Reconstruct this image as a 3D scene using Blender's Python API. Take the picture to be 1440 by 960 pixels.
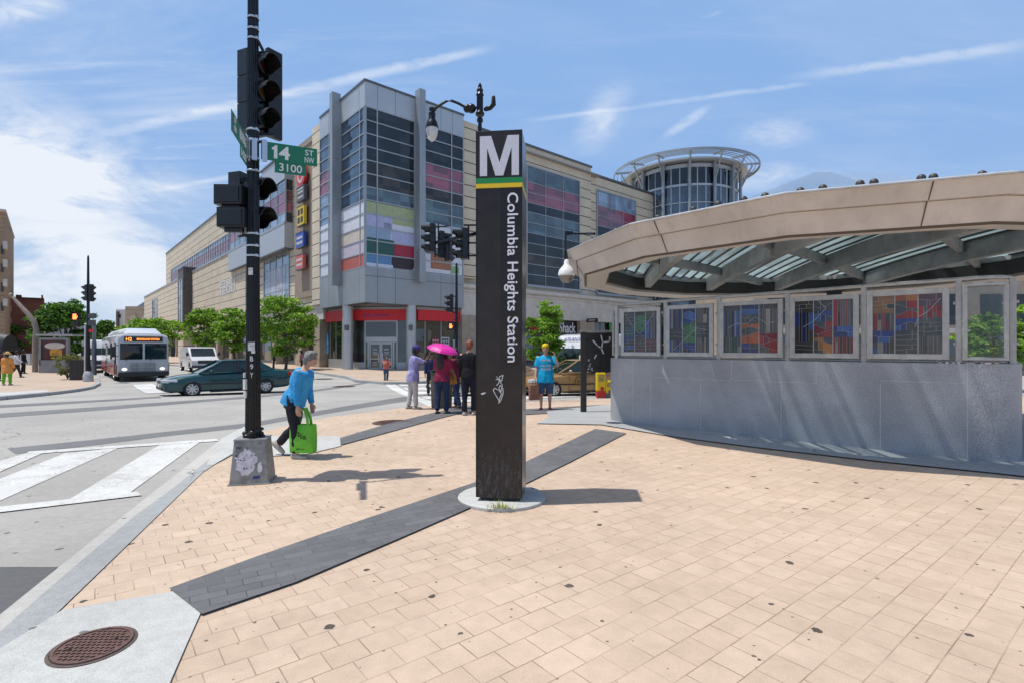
import bpy, bmesh, math, random
from math import sin, cos, pi, radians as R
from mathutils import Vector, Matrix
from mathutils.geometry import tessellate_polygon
for o in list(bpy.data.objects): bpy.data.objects.remove(o)
SC = bpy.context.scene
COL = SC.collection
V3 = Vector
# ------------------------------------------------------------------ camera
F, HX, HY, EYE = 740.0, 720.0, 488.0, 1.6
cd = bpy.data.cameras.new('camera'); cam = bpy.data.objects.new('camera', cd); COL.objects.link(cam)
cam.location = (0, 0, EYE); cam.rotation_euler = (R(90), 0, 0)
cd.sensor_width = 36; cd.lens = 36*F/1440; cd.shift_y = (HY-480)/1440
cd.clip_start = .05; cd.clip_end = 6000
SC.camera = cam
# ------------------------------------------------------------------ light
SUN_EL, SHADOW_DIR = R(71.5), R(7)          # shadows fall towards +X, 7 degrees towards +Y
sl = bpy.data.lights.new('sun', 'SUN'); sl.energy = 3.4; sl.angle = R(.53); sl.color = (1, .955, .89)
sun = bpy.data.objects.new('sun', sl); COL.objects.link(sun)
ld = V3((cos(SUN_EL)*cos(SHADOW_DIR), cos(SUN_EL)*sin(SHADOW_DIR), -sin(SUN_EL)))
sun.rotation_euler = ld.to_track_quat('-Z', 'Y').to_euler(); sun.location = (-20, 0, 60)
SC.view_settings.view_transform = 'Standard'; SC.view_settings.look = 'None'
SC.view_settings.exposure = 0.30; SC.view_settings.gamma = 1.0
SC.view_settings.use_curve_mapping = False
SC.cycles.max_bounces = 8; SC.cycles.transparent_max_bounces = 12
SC.cycles.use_denoising = True
SC.cycles.sample_clamp_indirect = 6

# ------------------------------------------------------------------ node helper
class NT:
    def __init__(s, tree): s.t = tree; s.n = tree.nodes; s.l = tree.links
    def new(s, typ, **kw):
        n = s.n.new(typ)
        for k, v in kw.items(): setattr(n, k, v)
        return n
    def link(s, a, b): s.l.new(a, b)
    def put(s, sock, v):
        if hasattr(v, 'links') or hasattr(v, 'is_linked'): s.l.new(v, sock)
        else: sock.default_value = v
    def math(s, op, a, b=None, c=None, clamp=False):
        n = s.new('ShaderNodeMath', operation=op, use_clamp=clamp)
        s.put(n.inputs[0], a)
        if b is not None: s.put(n.inputs[1], b)
        if c is not None: s.put(n.inputs[2], c)
        return n.outputs[0]
    def vmath(s, op, a, b=None):
        n = s.new('ShaderNodeVectorMath', operation=op); s.put(n.inputs[0], a)
        if b is not None: s.put(n.inputs[1], b)
        return n.outputs['Value'] if op in ('DOT_PRODUCT', 'LENGTH', 'DISTANCE') else n.outputs[0]
    def noise(s, vec, scale, detail=3, rough=.55, dist=0):
        n = s.new('ShaderNodeTexNoise'); s.put(n.inputs['Vector'], vec)
        n.inputs['Scale'].default_value = scale; n.inputs['Detail'].default_value = detail
        n.inputs['Roughness'].default_value = rough; n.inputs['Distortion'].default_value = dist
        return n.outputs['Fac']
    def smooth(s, v, lo, hi, a=0., b=1.):
        n = s.new('ShaderNodeMapRange', interpolation_type='SMOOTHSTEP'); s.put(n.inputs['Value'], v)
        n.inputs['From Min'].default_value = lo; n.inputs['From Max'].default_value = hi
        n.inputs['To Min'].default_value = a; n.inputs['To Max'].default_value = b
        return n.outputs[0]
    def mix(s, fac, a, b, blend='MIX'):
        n = s.new('ShaderNodeMix', data_type='RGBA', blend_type=blend)
        s.put(n.inputs[0], fac); s.put(n.inputs[6], c4(a)); s.put(n.inputs[7], c4(b))
        return n.outputs[2]
    def mapping(s, vec, rot=(0,0,0), scale=(1,1,1), loc=(0,0,0)):
        n = s.new('ShaderNodeMapping'); s.put(n.inputs['Vector'], vec)
        n.inputs['Rotation'].default_value = rot; n.inputs['Scale'].default_value = scale; n.inputs['Location'].default_value = loc
        return n.outputs[0]
def c4(c):
    return c if hasattr(c, 'is_linked') else (tuple(c)+(1,) if len(c) == 3 else tuple(c))

# ------------------------------------------------------------------ sky
w = bpy.data.worlds.new('World'); SC.world = w; w.use_nodes = True
W = NT(w.node_tree); W.n.clear()
sky = W.new('ShaderNodeTexSky', sky_type='NISHITA'); sky.sun_disc = False
sky.sun_elevation = SUN_EL; sky.sun_rotation = R(270)+R(-7); sky.altitude = 50; sky.air_density = 1.0; sky.dust_density = 1.2; sky.ozone_density = 1.6
SKY_STRENGTH = .10
tc = W.new('ShaderNodeTexCoord'); D = tc.outputs['Generated']
sep = W.new('ShaderNodeSeparateXYZ'); W.link(D, sep.inputs[0])
dx, dy, dz = sep.outputs
yy = W.math('MAXIMUM', dy, .02); az = W.math('DIVIDE', dx, yy); el = W.math('DIVIDE', dz, yy)   # fixed directions of the sky over the crossing
ahead = W.smooth(dy, .02, .2)
def sd(x, y): return V3(((x-HX)/F, 1, (HY-y)/F)).normalized()
comb = W.new('ShaderNodeCombineXYZ')
zz = W.math('ADD', W.math('MAXIMUM', dz, 0), .10)
W.link(W.math('DIVIDE', dx, zz), comb.inputs[0]); W.link(W.math('DIVIDE', dy, zz), comb.inputs[1])
PL = comb.outputs[0]
n1 = W.noise(W.mapping(PL, rot=(0,0,.5), scale=(.55,1.3,1)), 1.1, 9, .62, .6)
n2 = W.noise(W.mapping(PL, rot=(0,0,-.35), scale=(.5,2.6,1), loc=(3,7,0)), 1.7, 8, .65, .9)
n3 = W.noise(W.mapping(D, rot=(0,R(25),0), scale=(.5,1,1.5)), 22, 7, .62, .8)
nb = W.noise(W.mapping(D, loc=(0,.0,0), scale=(1,1,2.2)), 5.5, 8, .6, .35)
def blob(cx, cy, rx, ry, tilt=0):
    a = W.math('SUBTRACT', az, (cx-HX)/F); b = W.math('SUBTRACT', el, (HY-cy)/F)
    ca, sa = cos(tilt), sin(tilt)
    p = W.math('ADD', W.math('MULTIPLY', a, ca*F/rx), W.math('MULTIPLY', b, sa*F/rx))
    q = W.math('ADD', W.math('MULTIPLY', a, -sa*F/ry), W.math('MULTIPLY', b, ca*F/ry))
    r = W.math('SQRT', W.math('ADD', W.math('MULTIPLY', p, p), W.math('MULTIPLY', q, q)))
    return W.math('MULTIPLY', W.smooth(r, 1.15, .15), ahead)
def madd(*xs):
    o = xs[0]
    for x in xs[1:]: o = W.math('ADD', o, x)
    return o
# soft banks at the left, low haze, thin veils above
bank = W.math('MULTIPLY', W.math('MAXIMUM', blob(20, 235, 330, 110, -.22), blob(60, 370, 420, 95, 0)), W.smooth(nb, .36, .60))
bank2 = W.math('MULTIPLY', blob(-60, 200, 360, 120, -.35), W.smooth(nb, .30, .52))
veil = W.math('MULTIPLY', W.math('MAXIMUM', blob(280, 90, 560, 260, .1), .22), W.smooth(n1, .40, .78))
veil2 = W.math('MULTIPLY', W.smooth(n2, .50, .82), W.math('ADD', .13, W.math('MULTIPLY', blob(250, 120, 620, 330), .30)))
wisp = W.math('MULTIPLY', W.math('MAXIMUM', blob(848, 165, 62, 34, .95), blob(965, 172, 44, 9, .58)), W.smooth(n3, .18, .75))
puff = W.math('MULTIPLY', W.math('MAXIMUM', blob(1090, 188, 70, 26, .1), blob(1075, 250, 70, 22, .15)), W.smooth(n3, .25, .75))
topc = W.math('MULTIPLY', blob(20, 15, 110, 26, .2), W.smooth(n3, .3, .65))
def trail(p0, p1, wd, strength, fade=.10):
    a, b = sd(*p0), sd(*p1); n = a.cross(b).normalized(); e = (b-a).normalized(); L = (b-a).length
    d = W.math('ABSOLUTE', W.math('ADD', W.vmath('DOT_PRODUCT', D, n), W.math('MULTIPLY', W.math('SUBTRACT', n3, .5), wd*1.3)))
    s = W.vmath('DOT_PRODUCT', W.vmath('SUBTRACT', D, a), e)
    m = W.math('MULTIPLY', W.smooth(s, -.01, fade), W.smooth(s, L+.01, L-fade*.6))
    return W.math('MULTIPLY', W.math('MULTIPLY', W.smooth(d, wd, wd*.1), m), W.math('MULTIPLY', W.smooth(n3, .15, .6), strength*1.0))
tr = madd(trail((90, 200), (700, 66), .0105, .46, .12), trail((1090, 112), (1470, 62), .0095, .34, .1),
          trail((730, 172), (1150, 116), .006, .26, .08), trail((180, 275), (420, 232), .006, .3, .08), trail((990, 24), (1010, 18), .004, .2, .01))
hazev = W.math('MULTIPLY', W.smooth(el, .34, .02), .22)
hazev = W.math('MULTIPLY', hazev, W.math('ADD', .55, W.math('MULTIPLY', nb, .9)))
cl = W.math('MINIMUM', madd(W.math('MULTIPLY', bank, .9), W.math('MULTIPLY', bank2, .6), W.math('MULTIPLY', veil, .72), veil2, W.math('MULTIPLY', wisp, .62), W.math('MULTIPLY', puff, .5), W.math('MULTIPLY', topc, .55), tr, W.math('MULTIPLY', hazev, .9)), .93)
up = W.smooth(dz, -.02, .03)
skyc = W.new('ShaderNodeMix', data_type='RGBA', blend_type='MULTIPLY'); skyc.inputs[0].default_value = 1
W.link(sky.outputs[0], skyc.inputs[6]); skyc.inputs[7].default_value = (SKY_STRENGTH,)*3+(1,)
low = W.math('MULTIPLY', W.smooth(dz, .86, .50), .92)
hz_ = W.mix(W.smooth(dz, .02, .34), (.36, .49, .67), (.225, .385, .675))
base_ = W.mix(low, skyc.outputs[2], hz_)
fin = W.mix(W.math('MULTIPLY', cl, up), base_, (.71, .745, .80))
bg = W.new('ShaderNodeBackground'); W.link(fin, bg.inputs[0]); bg.inputs[1].default_value = 1.0
wo = W.new('ShaderNodeOutputWorld'); W.link(bg.outputs[0], wo.inputs[0])

# ------------------------------------------------------------------ materials
MATS = {}
def mat(name, col, rough=.6, metal=0., var=.0, scale=6., bump=0., bscale=60., spec=.5, coat=0., emit=None, estr=1., dirt=None, trans=0.):
    if name in MATS: return MATS[name]
    m = bpy.data.materials.new(name); m.use_nodes = True; N = NT(m.node_tree)
    b = N.n['Principled BSDF']
    b.inputs['Base Color'].default_value = c4(col); b.inputs['Roughness'].default_value = rough; b.inputs['Metallic'].default_value = metal
    b.inputs['Specular IOR Level'].default_value = spec; b.inputs['Coat Weight'].default_value = coat
    if emit: b.inputs['Emission Color'].default_value = c4(emit); b.inputs['Emission Strength'].default_value = estr
    t = N.new('ShaderNodeTexCoord').outputs['Object']
    if var:
        f = N.noise(t, scale, 6, .6)
        k = N.smooth(f, .25, .75, 1-var, 1+var)
        g = N.new('ShaderNodeMix', data_type='RGBA', blend_type='MULTIPLY'); g.inputs[0].default_value = 1
        g.inputs[6].default_value = c4(col)
        cmb = N.new('ShaderNodeCombineColor')
        for i in range(3): N.link(k, cmb.inputs[i])
        N.link(cmb.outputs[0], g.inputs[7]); o = g.outputs[2]
        if dirt:
            o = N.mix(N.smooth(N.noise(t, scale*2.3, 8, .7), .52, .72), o, dirt)
        N.link(o, b.inputs['Base Color'])
        rr = N.smooth(f, .2, .8, max(rough-.1, .02), min(rough+.12, 1)); N.link(rr, b.inputs['Roughness'])
    if bump:
        bp = N.new('ShaderNodeBump'); bp.inputs['Strength'].default_value = bump; bp.inputs['Distance'].default_value = .02
        N.link(N.noise(t, bscale, 5, .6), bp.inputs['Height']); N.link(bp.outputs[0], b.inputs['Normal'])
    MATS[name] = m
    return m
def bsdf(m): return m.node_tree.nodes['Principled BSDF']

def paver_mat(name, c1, c2, mort, ang, bw, rh, mort_size=.0035, gum=True, loc=(0,0,0), bumpd=.5):
    m = bpy.data.materials.new(name); m.use_nodes = True; N = NT(m.node_tree); b = N.n['Principled BSDF']
    t = N.new('ShaderNodeTexCoord').outputs['Object']
    wob = N.noise(t, 1.7, 2)
    q = N.mapping(t, rot=(0, 0, -ang), loc=loc)
    cx = N.new('ShaderNodeCombineXYZ'); N.link(N.math('MULTIPLY', N.math('SUBTRACT', wob, .5), .012), cx.inputs[1])
    q = N.vmath('ADD', q, cx.outputs[0])
    br = N.new('ShaderNodeTexBrick'); N.link(q, br.inputs['Vector'])
    br.offset = .5; br.inputs['Scale'].default_value = 1; br.inputs['Brick Width'].default_value = bw; br.inputs['Row Height'].default_value = rh
    br.inputs['Mortar Size'].default_value = mort_size; br.inputs['Mortar Smooth'].default_value = .3; br.inputs['Bias'].default_value = 0
    br.inputs['Color1'].default_value = c4(c1); br.inputs['Color2'].default_value = c4(c2)
    big = N.noise(t, .55, 5, .6); fine = N.noise(t, 130, 4, .7); midn = N.noise(t, 7, 5, .65)
    shade = N.math('MULTIPLY', N.smooth(big, .3, .7, .91, 1.06), N.math('MULTIPLY', N.smooth(fine, .25, .75, .86, 1.12), N.smooth(midn, .3, .7, .93, 1.05)))
    cmb = N.new('ShaderNodeCombineColor'); [N.link(shade, cmb.inputs[i]) for i in range(3)]
    col = N.mix(1, br.outputs['Color'], cmb.outputs[0], 'MULTIPLY')
    mw = N.math('MULTIPLY', br.outputs['Fac'], N.smooth(N.noise(t, 2.4, 4), .33, .66, .22, .95))
    br.inputs['Mortar'].default_value = c4(c1)
    col = N.mix(mw, col, mort)
    if gum:
        for sc, thr, keep, dark in ((2.3, .072, .60, (.035,.03,.028)), (5.5, .07, .80, (.12,.09,.065)), (1.1, .04, .4, (.05,.045,.04)), (9., .09, .88, (.2,.15,.11))):
            vo = N.new('ShaderNodeTexVoronoi', voronoi_dimensions='2D'); vo.inputs['Scale'].default_value = sc
            N.link(N.vmath('ADD', t, N.vmath('MULTIPLY', N.new('ShaderNodeTexNoise').outputs['Color'], (.0,.0,0))), vo.inputs['Vector'])
            dd = N.math('ADD', vo.outputs['Distance'], N.math('MULTIPLY', N.math('SUBTRACT', N.noise(t, 24, 3), .5), .10))
            sepc = N.new('ShaderNodeSeparateColor'); N.link(vo.outputs['Color'], sepc.inputs[0])
            on = N.math('GREATER_THAN', sepc.outputs[0], keep)
            size = N.math('MULTIPLY', sepc.outputs[1], thr)
            spot = N.math('MULTIPLY', N.math('LESS_THAN', dd, size), on)
            col = N.mix(N.math('MULTIPLY', spot, .88), col, dark)
        stain = N.smooth(N.noise(N.mapping(t, loc=(5,2,0)), 1.9, 7, .7), .60, .78)
        col = N.mix(N.math('MULTIPLY', stain, .20), col, (.25,.2,.16))
    N.link(col, b.inputs['Base Color']); b.inputs['Roughness'].default_value = .82; b.inputs['Specular IOR Level'].default_value = .3
    bp = N.new('ShaderNodeBump'); bp.inputs['Strength'].default_value = bumpd; bp.inputs['Distance'].default_value = .004
    N.link(N.math('SUBTRACT', N.math('MULTIPLY', fine, .25), br.outputs['Fac']), bp.inputs['Height']); N.link(bp.outputs[0], b.inputs['Normal'])
    return m

def road_mat(name, base, spots=.5, crack=True, wear=None):
    m = bpy.data.materials.new(name); m.use_nodes = True; N = NT(m.node_tree); b = N.n['Principled BSDF']
    t = N.new('ShaderNodeTexCoord').outputs['Object']
    big = N.noise(t, .35, 6, .6); fine = N.noise(t, 160, 3, .8); mid = N.noise(t, 14, 6, .75)
    s = N.math('MULTIPLY', N.smooth(big, .3, .7, .85, 1.08), N.math('MULTIPLY', N.smooth(fine, .25, .75, .72, 1.22), N.smooth(mid, .3, .7, .9, 1.07)))
    cmb = N.new('ShaderNodeCombineColor'); [N.link(s, cmb.inputs[i]) for i in range(3)]
    col = N.mix(1, base, cmb.outputs[0], 'MULTIPLY')
    streak = N.smooth(N.noise(N.mapping(t, rot=(0,0,-R(44)), scale=(.05,1.1,1)), 1.2, 5, .6), .5, .75)
    col = N.mix(N.math('MULTIPLY', streak, .22), col, tuple(x*.55 for x in base))
    vo = N.new('ShaderNodeTexVoronoi', voronoi_dimensions='2D'); vo.inputs['Scale'].default_value = 2.6; N.link(t, vo.inputs['Vector'])
    sepc = N.new('ShaderNodeSeparateColor'); N.link(vo.outputs['Color'], sepc.inputs[0])
    dd = N.math('ADD', vo.outputs['Distance'], N.math('MULTIPLY', N.math('SUBTRACT', N.noise(t, 20, 3), .5), .12))
    sp = N.math('MULTIPLY', N.math('LESS_THAN', dd, N.math('MULTIPLY', sepc.outputs[1], .075)), N.math('GREATER_THAN', sepc.outputs[0], spots))
    col = N.mix(N.math('MULTIPLY', sp, .75), col, (.06,.058,.055))
    if crack:
        ve = N.new('ShaderNodeTexVoronoi', voronoi_dimensions='2D', feature='DISTANCE_TO_EDGE'); ve.inputs['Scale'].default_value = .16
        wv = N.new('ShaderNodeTexNoise'); wv.inputs['Scale'].default_value = 1.1; wv.inputs['Detail'].default_value = 6; N.link(t, wv.inputs['Vector'])
        N.link(N.vmath('ADD', t, N.vmath('MULTIPLY', wv.outputs['Color'], (1.4,1.4,0))), ve.inputs['Vector'])
        ck = N.math('MULTIPLY', N.math('LESS_THAN', ve.outputs['Distance'], .0022), N.smooth(N.noise(t, .3, 3), .45, .55))
        col = N.mix(N.math('MULTIPLY', ck, .7), col, tuple(x*.35 for x in base))
        pt = N.smooth(N.noise(N.mapping(t, loc=(9,4,0)), .9, 7, .7), .58, .70)
        col = N.mix(N.math('MULTIPLY', pt, .28), col, tuple(x*.55 for x in base))
    if wear:
        wm = N.smooth(N.math('ADD', N.math('MULTIPLY', N.noise(t, 1.6, 6, .7), .5), N.math('MULTIPLY', N.noise(t, 38, 4, .8), .5)), .50, .58)
        col = N.mix(N.math('MULTIPLY', wm, .8), col, wear)
    N.link(col, b.inputs['Base Color']); b.inputs['Roughness'].default_value = .85; b.inputs['Specular IOR Level'].default_value = .3
    bp = N.new('ShaderNodeBump'); bp.inputs['Strength'].default_value = .4; bp.inputs['Distance'].default_value = .006
    N.link(N.math('ADD', fine, mid), bp.inputs['Height']); N.link(bp.outputs[0], b.inputs['Normal'])
    return m

def coursed_mat(name, c1, c2, joint, pitch, off=0., jw=.055, brick=True):
    """tan masonry with a recessed joint every PITCH metres of height"""
    m = bpy.data.materials.new(name); m.use_nodes = True; N = NT(m.node_tree); b = N.n['Principled BSDF']
    t = N.new('ShaderNodeTexCoord').outputs['Object']
    s = N.new('ShaderNodeSeparateXYZ'); N.link(t, s.inputs[0])
    fr = N.math('FRACT', N.math('DIVIDE', N.math('ADD', s.outputs[2], off+100*pitch), pitch))
    j = N.math('LESS_THAN', fr, jw)
    cx = N.new('ShaderNodeCombineXYZ'); N.link(N.math('ADD', s.outputs[0], s.outputs[1]), cx.inputs[0]); N.link(s.outputs[2], cx.inputs[1])
    br = N.new('ShaderNodeTexBrick'); N.link(cx.outputs[0], br.inputs['Vector']); br.inputs['Scale'].default_value = 1
    br.inputs['Brick Width'].default_value = .30; br.inputs['Row Height'].default_value = .1; br.inputs['Mortar Size'].default_value = .006
    br.inputs['Color1'].default_value = c4(c1); br.inputs['Color2'].default_value = c4(c2); br.inputs['Mortar'].default_value = c4(tuple(x*.75 for x in c1))
    v = N.smooth(N.noise(N.mapping(cx.outputs[0], scale=(1,1,1)), .5, 6, .65), .3, .7, .9, 1.08)
    cmb = N.new('ShaderNodeCombineColor'); [N.link(v, cmb.inputs[i]) for i in range(3)]
    col = N.mix(1, br.outputs['Color'], cmb.outputs[0], 'MULTIPLY')
    col = N.mix(j, col, joint)
    N.link(col, b.inputs['Base Color']); b.inputs['Roughness'].default_value = .85
    bp = N.new('ShaderNodeBump'); bp.inputs['Strength'].default_value = .8; bp.inputs['Distance'].default_value = .05
    N.link(N.math('SUBTRACT', 1., j), bp.inputs['Height']); N.link(bp.outputs[0], b.inputs['Normal'])
    return m

def glass_mat(name, col, rough=.04, var=.3, trans=0., metal=0.0, spec=1.0):
    m = bpy.data.materials.new(name); m.use_nodes = True; N = NT(m.node_tree); b = N.n['Principled BSDF']
    t = N.new('ShaderNodeTexCoord').outputs['Object']
    f = N.smooth(N.noise(t, .45, 4, .6), .3, .7, 1-var, 1+var)
    cmb = N.new('ShaderNodeCombineColor'); [N.link(f, cmb.inputs[i]) for i in range(3)]
    wn_ = N.new('ShaderNodeTexWhiteNoise', noise_dimensions='3D'); N.link(N.vmath('FLOOR', N.vmath('MULTIPLY', t, (.62,.62,.94))), wn_.inputs['Vector'])
    pane = N.new('ShaderNodeCombineColor'); [N.link(N.smooth(wn_.outputs['Value'], 0, 1, .55, 1.5), pane.inputs[i]) for i in range(3)]
    N.link(N.mix(1, N.mix(1, col, cmb.outputs[0], 'MULTIPLY'), pane.outputs[0], 'MULTIPLY'), b.inputs['Base Color'])
    b.inputs['Roughness'].default_value = rough; b.inputs['Specular IOR Level'].default_value = spec; b.inputs['Metallic'].default_value = metal
    b.inputs['IOR'].default_value = 1.6
    bp = N.new('ShaderNodeBump'); bp.inputs['Strength'].default_value = .06; bp.inputs['Distance'].default_value = .05
    N.link(N.noise(t, .9, 2), bp.inputs['Height'])
    tilt = N.vmath('MULTIPLY', N.vmath('SUBTRACT', wn_.outputs['Color'], (.5,.5,.5)), (.07,.07,.07))
    N.link(N.vmath('NORMALIZE', N.vmath('ADD', bp.outputs[0], tilt)), b.inputs['Normal'])
    if trans:
        tr = N.new('ShaderNodeBsdfTransparent'); mx = N.new('ShaderNodeMixShader'); mx.inputs[0].default_value = trans
        N.link(b.outputs[0], mx.inputs[1]); N.link(tr.outputs[0], mx.inputs[2]); N.link(mx.outputs[0], N.n['Material Output'].inputs[0])
    return m
def leaf_mat(name, col, tl=.35):
    m = bpy.data.materials.new(name); m.use_nodes = True; N = NT(m.node_tree); b = N.n['Principled BSDF']
    t = N.new('ShaderNodeTexCoord').outputs['Object']
    f = N.smooth(N.noise(t, 1.6, 3), .3, .7, .7, 1.35)
    cmb = N.new('ShaderNodeCombineColor'); [N.link(f, cmb.inputs[i]) for i in range(3)]
    c = N.mix(1, col, cmb.outputs[0], 'MULTIPLY'); N.link(c, b.inputs['Base Color']); b.inputs['Roughness'].default_value = .5
    b.inputs['Specular IOR Level'].default_value = .35
    tb = N.new('ShaderNodeBsdfTranslucent'); N.link(N.mix(1, c, (1.25,1.5,.55), 'MULTIPLY'), tb.inputs[0])
    mx = N.new('ShaderNodeMixShader'); mx.inputs[0].default_value = tl
    N.link(b.outputs[0], mx.inputs[1]); N.link(tb.outputs[0], mx.inputs[2]); N.link(mx.outputs[0], N.n['Material Output'].inputs[0])
    return m

# ------------------------------------------------------------------ geometry helpers
def zg(y):
    t = min(max((y-10)/17, 0), 1); return -.42*t*t*(3-2*t)
def G(x, y, dz=0.):
    lo, hi = .3, 3000.
    for _ in range(60):
        m = (lo+hi)/2
        if HY+F*(EYE-zg(m)-dz)/m > y: lo = m
        else: hi = m
    return V3(((x-HX)/F*lo, lo, zg(lo)))
def P(x, y, d): return V3(((x-HX)/F*d, d, EYE-(y-HY)/F*d))
def frame_from(t, side):
    t = t.normalized(); s = side - t*side.dot(t)
    if s.length < 1e-4:
        s = V3((0,1,0)) - t*t.y
        if s.length < 1e-4: s = V3((1,0,0))
    s.normalize(); return s, t.cross(s)
class MB:
    def __init__(s): s.v = []; s.f = []; s.m = []; s.M = Matrix.Identity(4); s.mi = 0
    def add(s, vs, fs, mi=None):
        o = len(s.v); s.v += [s.M @ V3(p) for p in vs]
        for f in fs: s.f.append([i+o for i in f]); s.m.append(s.mi if mi is None else mi)
        return s
    def box(s, c, d, rot=None, mi=None, taper=1.0):
        x, y, z = d[0]/2, d[1]/2, d[2]/2
        vs = [V3((i*x*(taper if k > 0 else 1), j*y*(taper if k > 0 else 1), k*z)) for k in (-1,1) for j in (-1,1) for i in (-1,1)]
        if rot is not None:
            Rm = rot if isinstance(rot, Matrix) else Matrix.Rotation(rot, 4, 'Z'); vs = [Rm @ p for p in vs]
        return s.add([p+V3(c) for p in vs], [(0,2,3,1),(4,5,7,6),(0,1,5,4),(2,6,7,3),(0,4,6,2),(1,3,7,5)], mi)
    def bx(s, x0, x1, y0, y1, z0, z1, mi=None): return s.box(((x0+x1)/2,(y0+y1)/2,(z0+z1)/2), (abs(x1-x0),abs(y1-y0),abs(z1-z0)), None, mi)
    def bar(s, a, b, wd, h=None, up=(0,0,1), mi=None):
        a, b = V3(a), V3(b); h = h or wd; t = (b-a); sd_ = t.cross(V3(up))
        if sd_.length < 1e-5: sd_ = V3((1,0,0))
        sd_.normalize(); u = sd_.cross(t.normalized())
        vs = []
        for p in (a, b):
            for i, j in ((-1,-1),(1,-1),(1,1),(-1,1)): vs.append(p+sd_*i*wd/2+u*j*h/2)
        return s.add(vs, [(0,1,2,3),(7,6,5,4),(0,4,5,1),(1,5,6,2),(2,6,7,3),(3,7,4,0)], mi)
    def prism(s, pts, z0, z1, mi=None):
        n = len(pts); vs = [(p[0],p[1],z0) for p in pts]+[(p[0],p[1],z1) for p in pts]
        return s.add(vs, [tuple(range(n))[::-1], tuple(range(n,2*n))]+[(i,(i+1)%n,n+(i+1)%n,n+i) for i in range(n)], mi)
    def plate(s, pts, th, M, mi=None):
        """polygon in the XY plane of matrix M, thickness TH along its +Z"""
        n = len(pts); vs = [M @ V3((p[0],p[1],0)) for p in pts]+[M @ V3((p[0],p[1],th)) for p in pts]
        return s.add(vs, [tuple(range(n))[::-1], tuple(range(n,2*n))]+[(i,(i+1)%n,n+(i+1)%n,n+i) for i in range(n)], mi)
    def rings(s, rs, cap=True, closed=False, mi=None):
        n = len(rs[0]); vs = [p for r in rs for p in r]; fs = []
        for k in range(len(rs)-(0 if closed else 1)):
            a, b = k*n, ((k+1) % len(rs))*n
            fs += [(a+i, a+(i+1)%n, b+(i+1)%n, b+i) for i in range(n)]
        if cap and not closed: fs += [tuple(range(n))[::-1], tuple(range((len(rs)-1)*n, len(rs)*n))]
        return s.add(vs, fs, mi)
    def tube(s, pts, rad, n=10, side=(1,0,0), rounded=False, mi=None):
        pts = [V3(p) for p in pts]; N_ = len(pts)
        if not isinstance(rad, (list,)): rad = [rad]*N_
        rad = [r if isinstance(r, tuple) else (r, r) for r in rad]
        P_, R_ = list(pts), list(rad)
        if rounded:
            t0 = (pts[0]-pts[1]).normalized(); t1 = (pts[-1]-pts[-2]).normalized(); r0 = min(rad[0]); r1 = min(rad[-1])
            sc = lambda r, k: (r[0]*k, r[1]*k)
            P_ = [pts[0]+t0*r0*.95, pts[0]+t0*r0*.62]+pts+[pts[-1]+t1*r1*.62, pts[-1]+t1*r1*.95]
            R_ = [sc(rad[0],.28), sc(rad[0],.76)]+rad+[sc(rad[-1],.76), sc(rad[-1],.28)]
        rs = []; sv = V3(side)
        for i, p in enumerate(P_):
            t = (P_[min(i+1,len(P_)-1)]-P_[max(i-1,0)])
            a, b = frame_from(t, sv)
            rs.append([p+a*cos(2*pi*k/n)*R_[i][0]+b*sin(2*pi*k/n)*R_[i][1] for k in range(n)])
        return s.rings(rs, mi=mi)
    def lathe(s, prof, n=20, M=None, cap=True, mi=None):
        rs = [[V3((r*cos(2*pi*k/n), r*sin(2*pi*k/n), z)) for k in range(n)] for r, z in prof]
        if M is not None: rs = [[M @ p for p in r] for r in rs]
        return s.rings(rs, cap, mi=mi)
    def ball(s, c, r, n=14, m=9, mi=None, M=None):
        r = r if isinstance(r, tuple) else (r,r,r); rs = []
        for j in range(m+1):
            a = -pi/2+pi*min(max(j/m,.012),.988)
            rs.append([V3((r[0]*cos(a)*cos(2*pi*k/n), r[1]*cos(a)*sin(2*pi*k/n), r[2]*sin(a))) for k in range(n)])
        rs = [[(M @ p if M is not None else p)+V3(c) for p in q] for q in rs]
        return s.rings(rs, mi=mi)
    def quad(s, a, b, c, d, mi=None): return s.add([a,b,c,d], [(0,1,2,3)], mi)
    def mesh(s, vf, M, mi=None):
        return s.add([M @ V3(p) for p in vf[0]], vf[1], mi)
    def build(s, name, mats, parent=None, smooth=False, bevel=0., loc=None, rotz=None, ang=40):
        me = bpy.data.meshes.new(name); me.from_pydata([tuple(p) for p in s.v], [], s.f); me.update()
        for mm in (mats if isinstance(mats, (list,tuple)) else [mats]): me.materials.append(mm)
        if any(s.m): me.polygons.foreach_set('material_index', s.m)
        bm = bmesh.new(); bm.from_mesh(me); bmesh.ops.recalc_face_normals(bm, faces=bm.faces); bm.to_mesh(me); bm.free()
        ob = bpy.data.objects.new(name, me); COL.objects.link(ob)
        if smooth: shade(me, ang)
        if bevel:
            md = ob.modifiers.new('edge', 'BEVEL'); md.width = bevel; md.segments = 2; md.limit_method = 'ANGLE'; md.angle_limit = R(35)
        if parent: ob.parent = parent
        if loc is not None: ob.location = loc
        if rotz is not None: ob.rotation_euler = (0,0,rotz)
        return ob
def shade(me, ang=40):
    me.polygons.foreach_set('use_smooth', [True]*len(me.polygons))
    bm = bmesh.new(); bm.from_mesh(me)
    for e in bm.edges:
        e.smooth = len(e.link_faces) == 2 and e.calc_face_angle(0) < R(ang)
    bm.to_mesh(me); bm.free()
def tag(o, label=None, cat=None, group=None, kind=None):
    for k, v in (('label',label),('category',cat),('group',group),('kind',kind)):
        if v: o[k] = v
    return o
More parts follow.
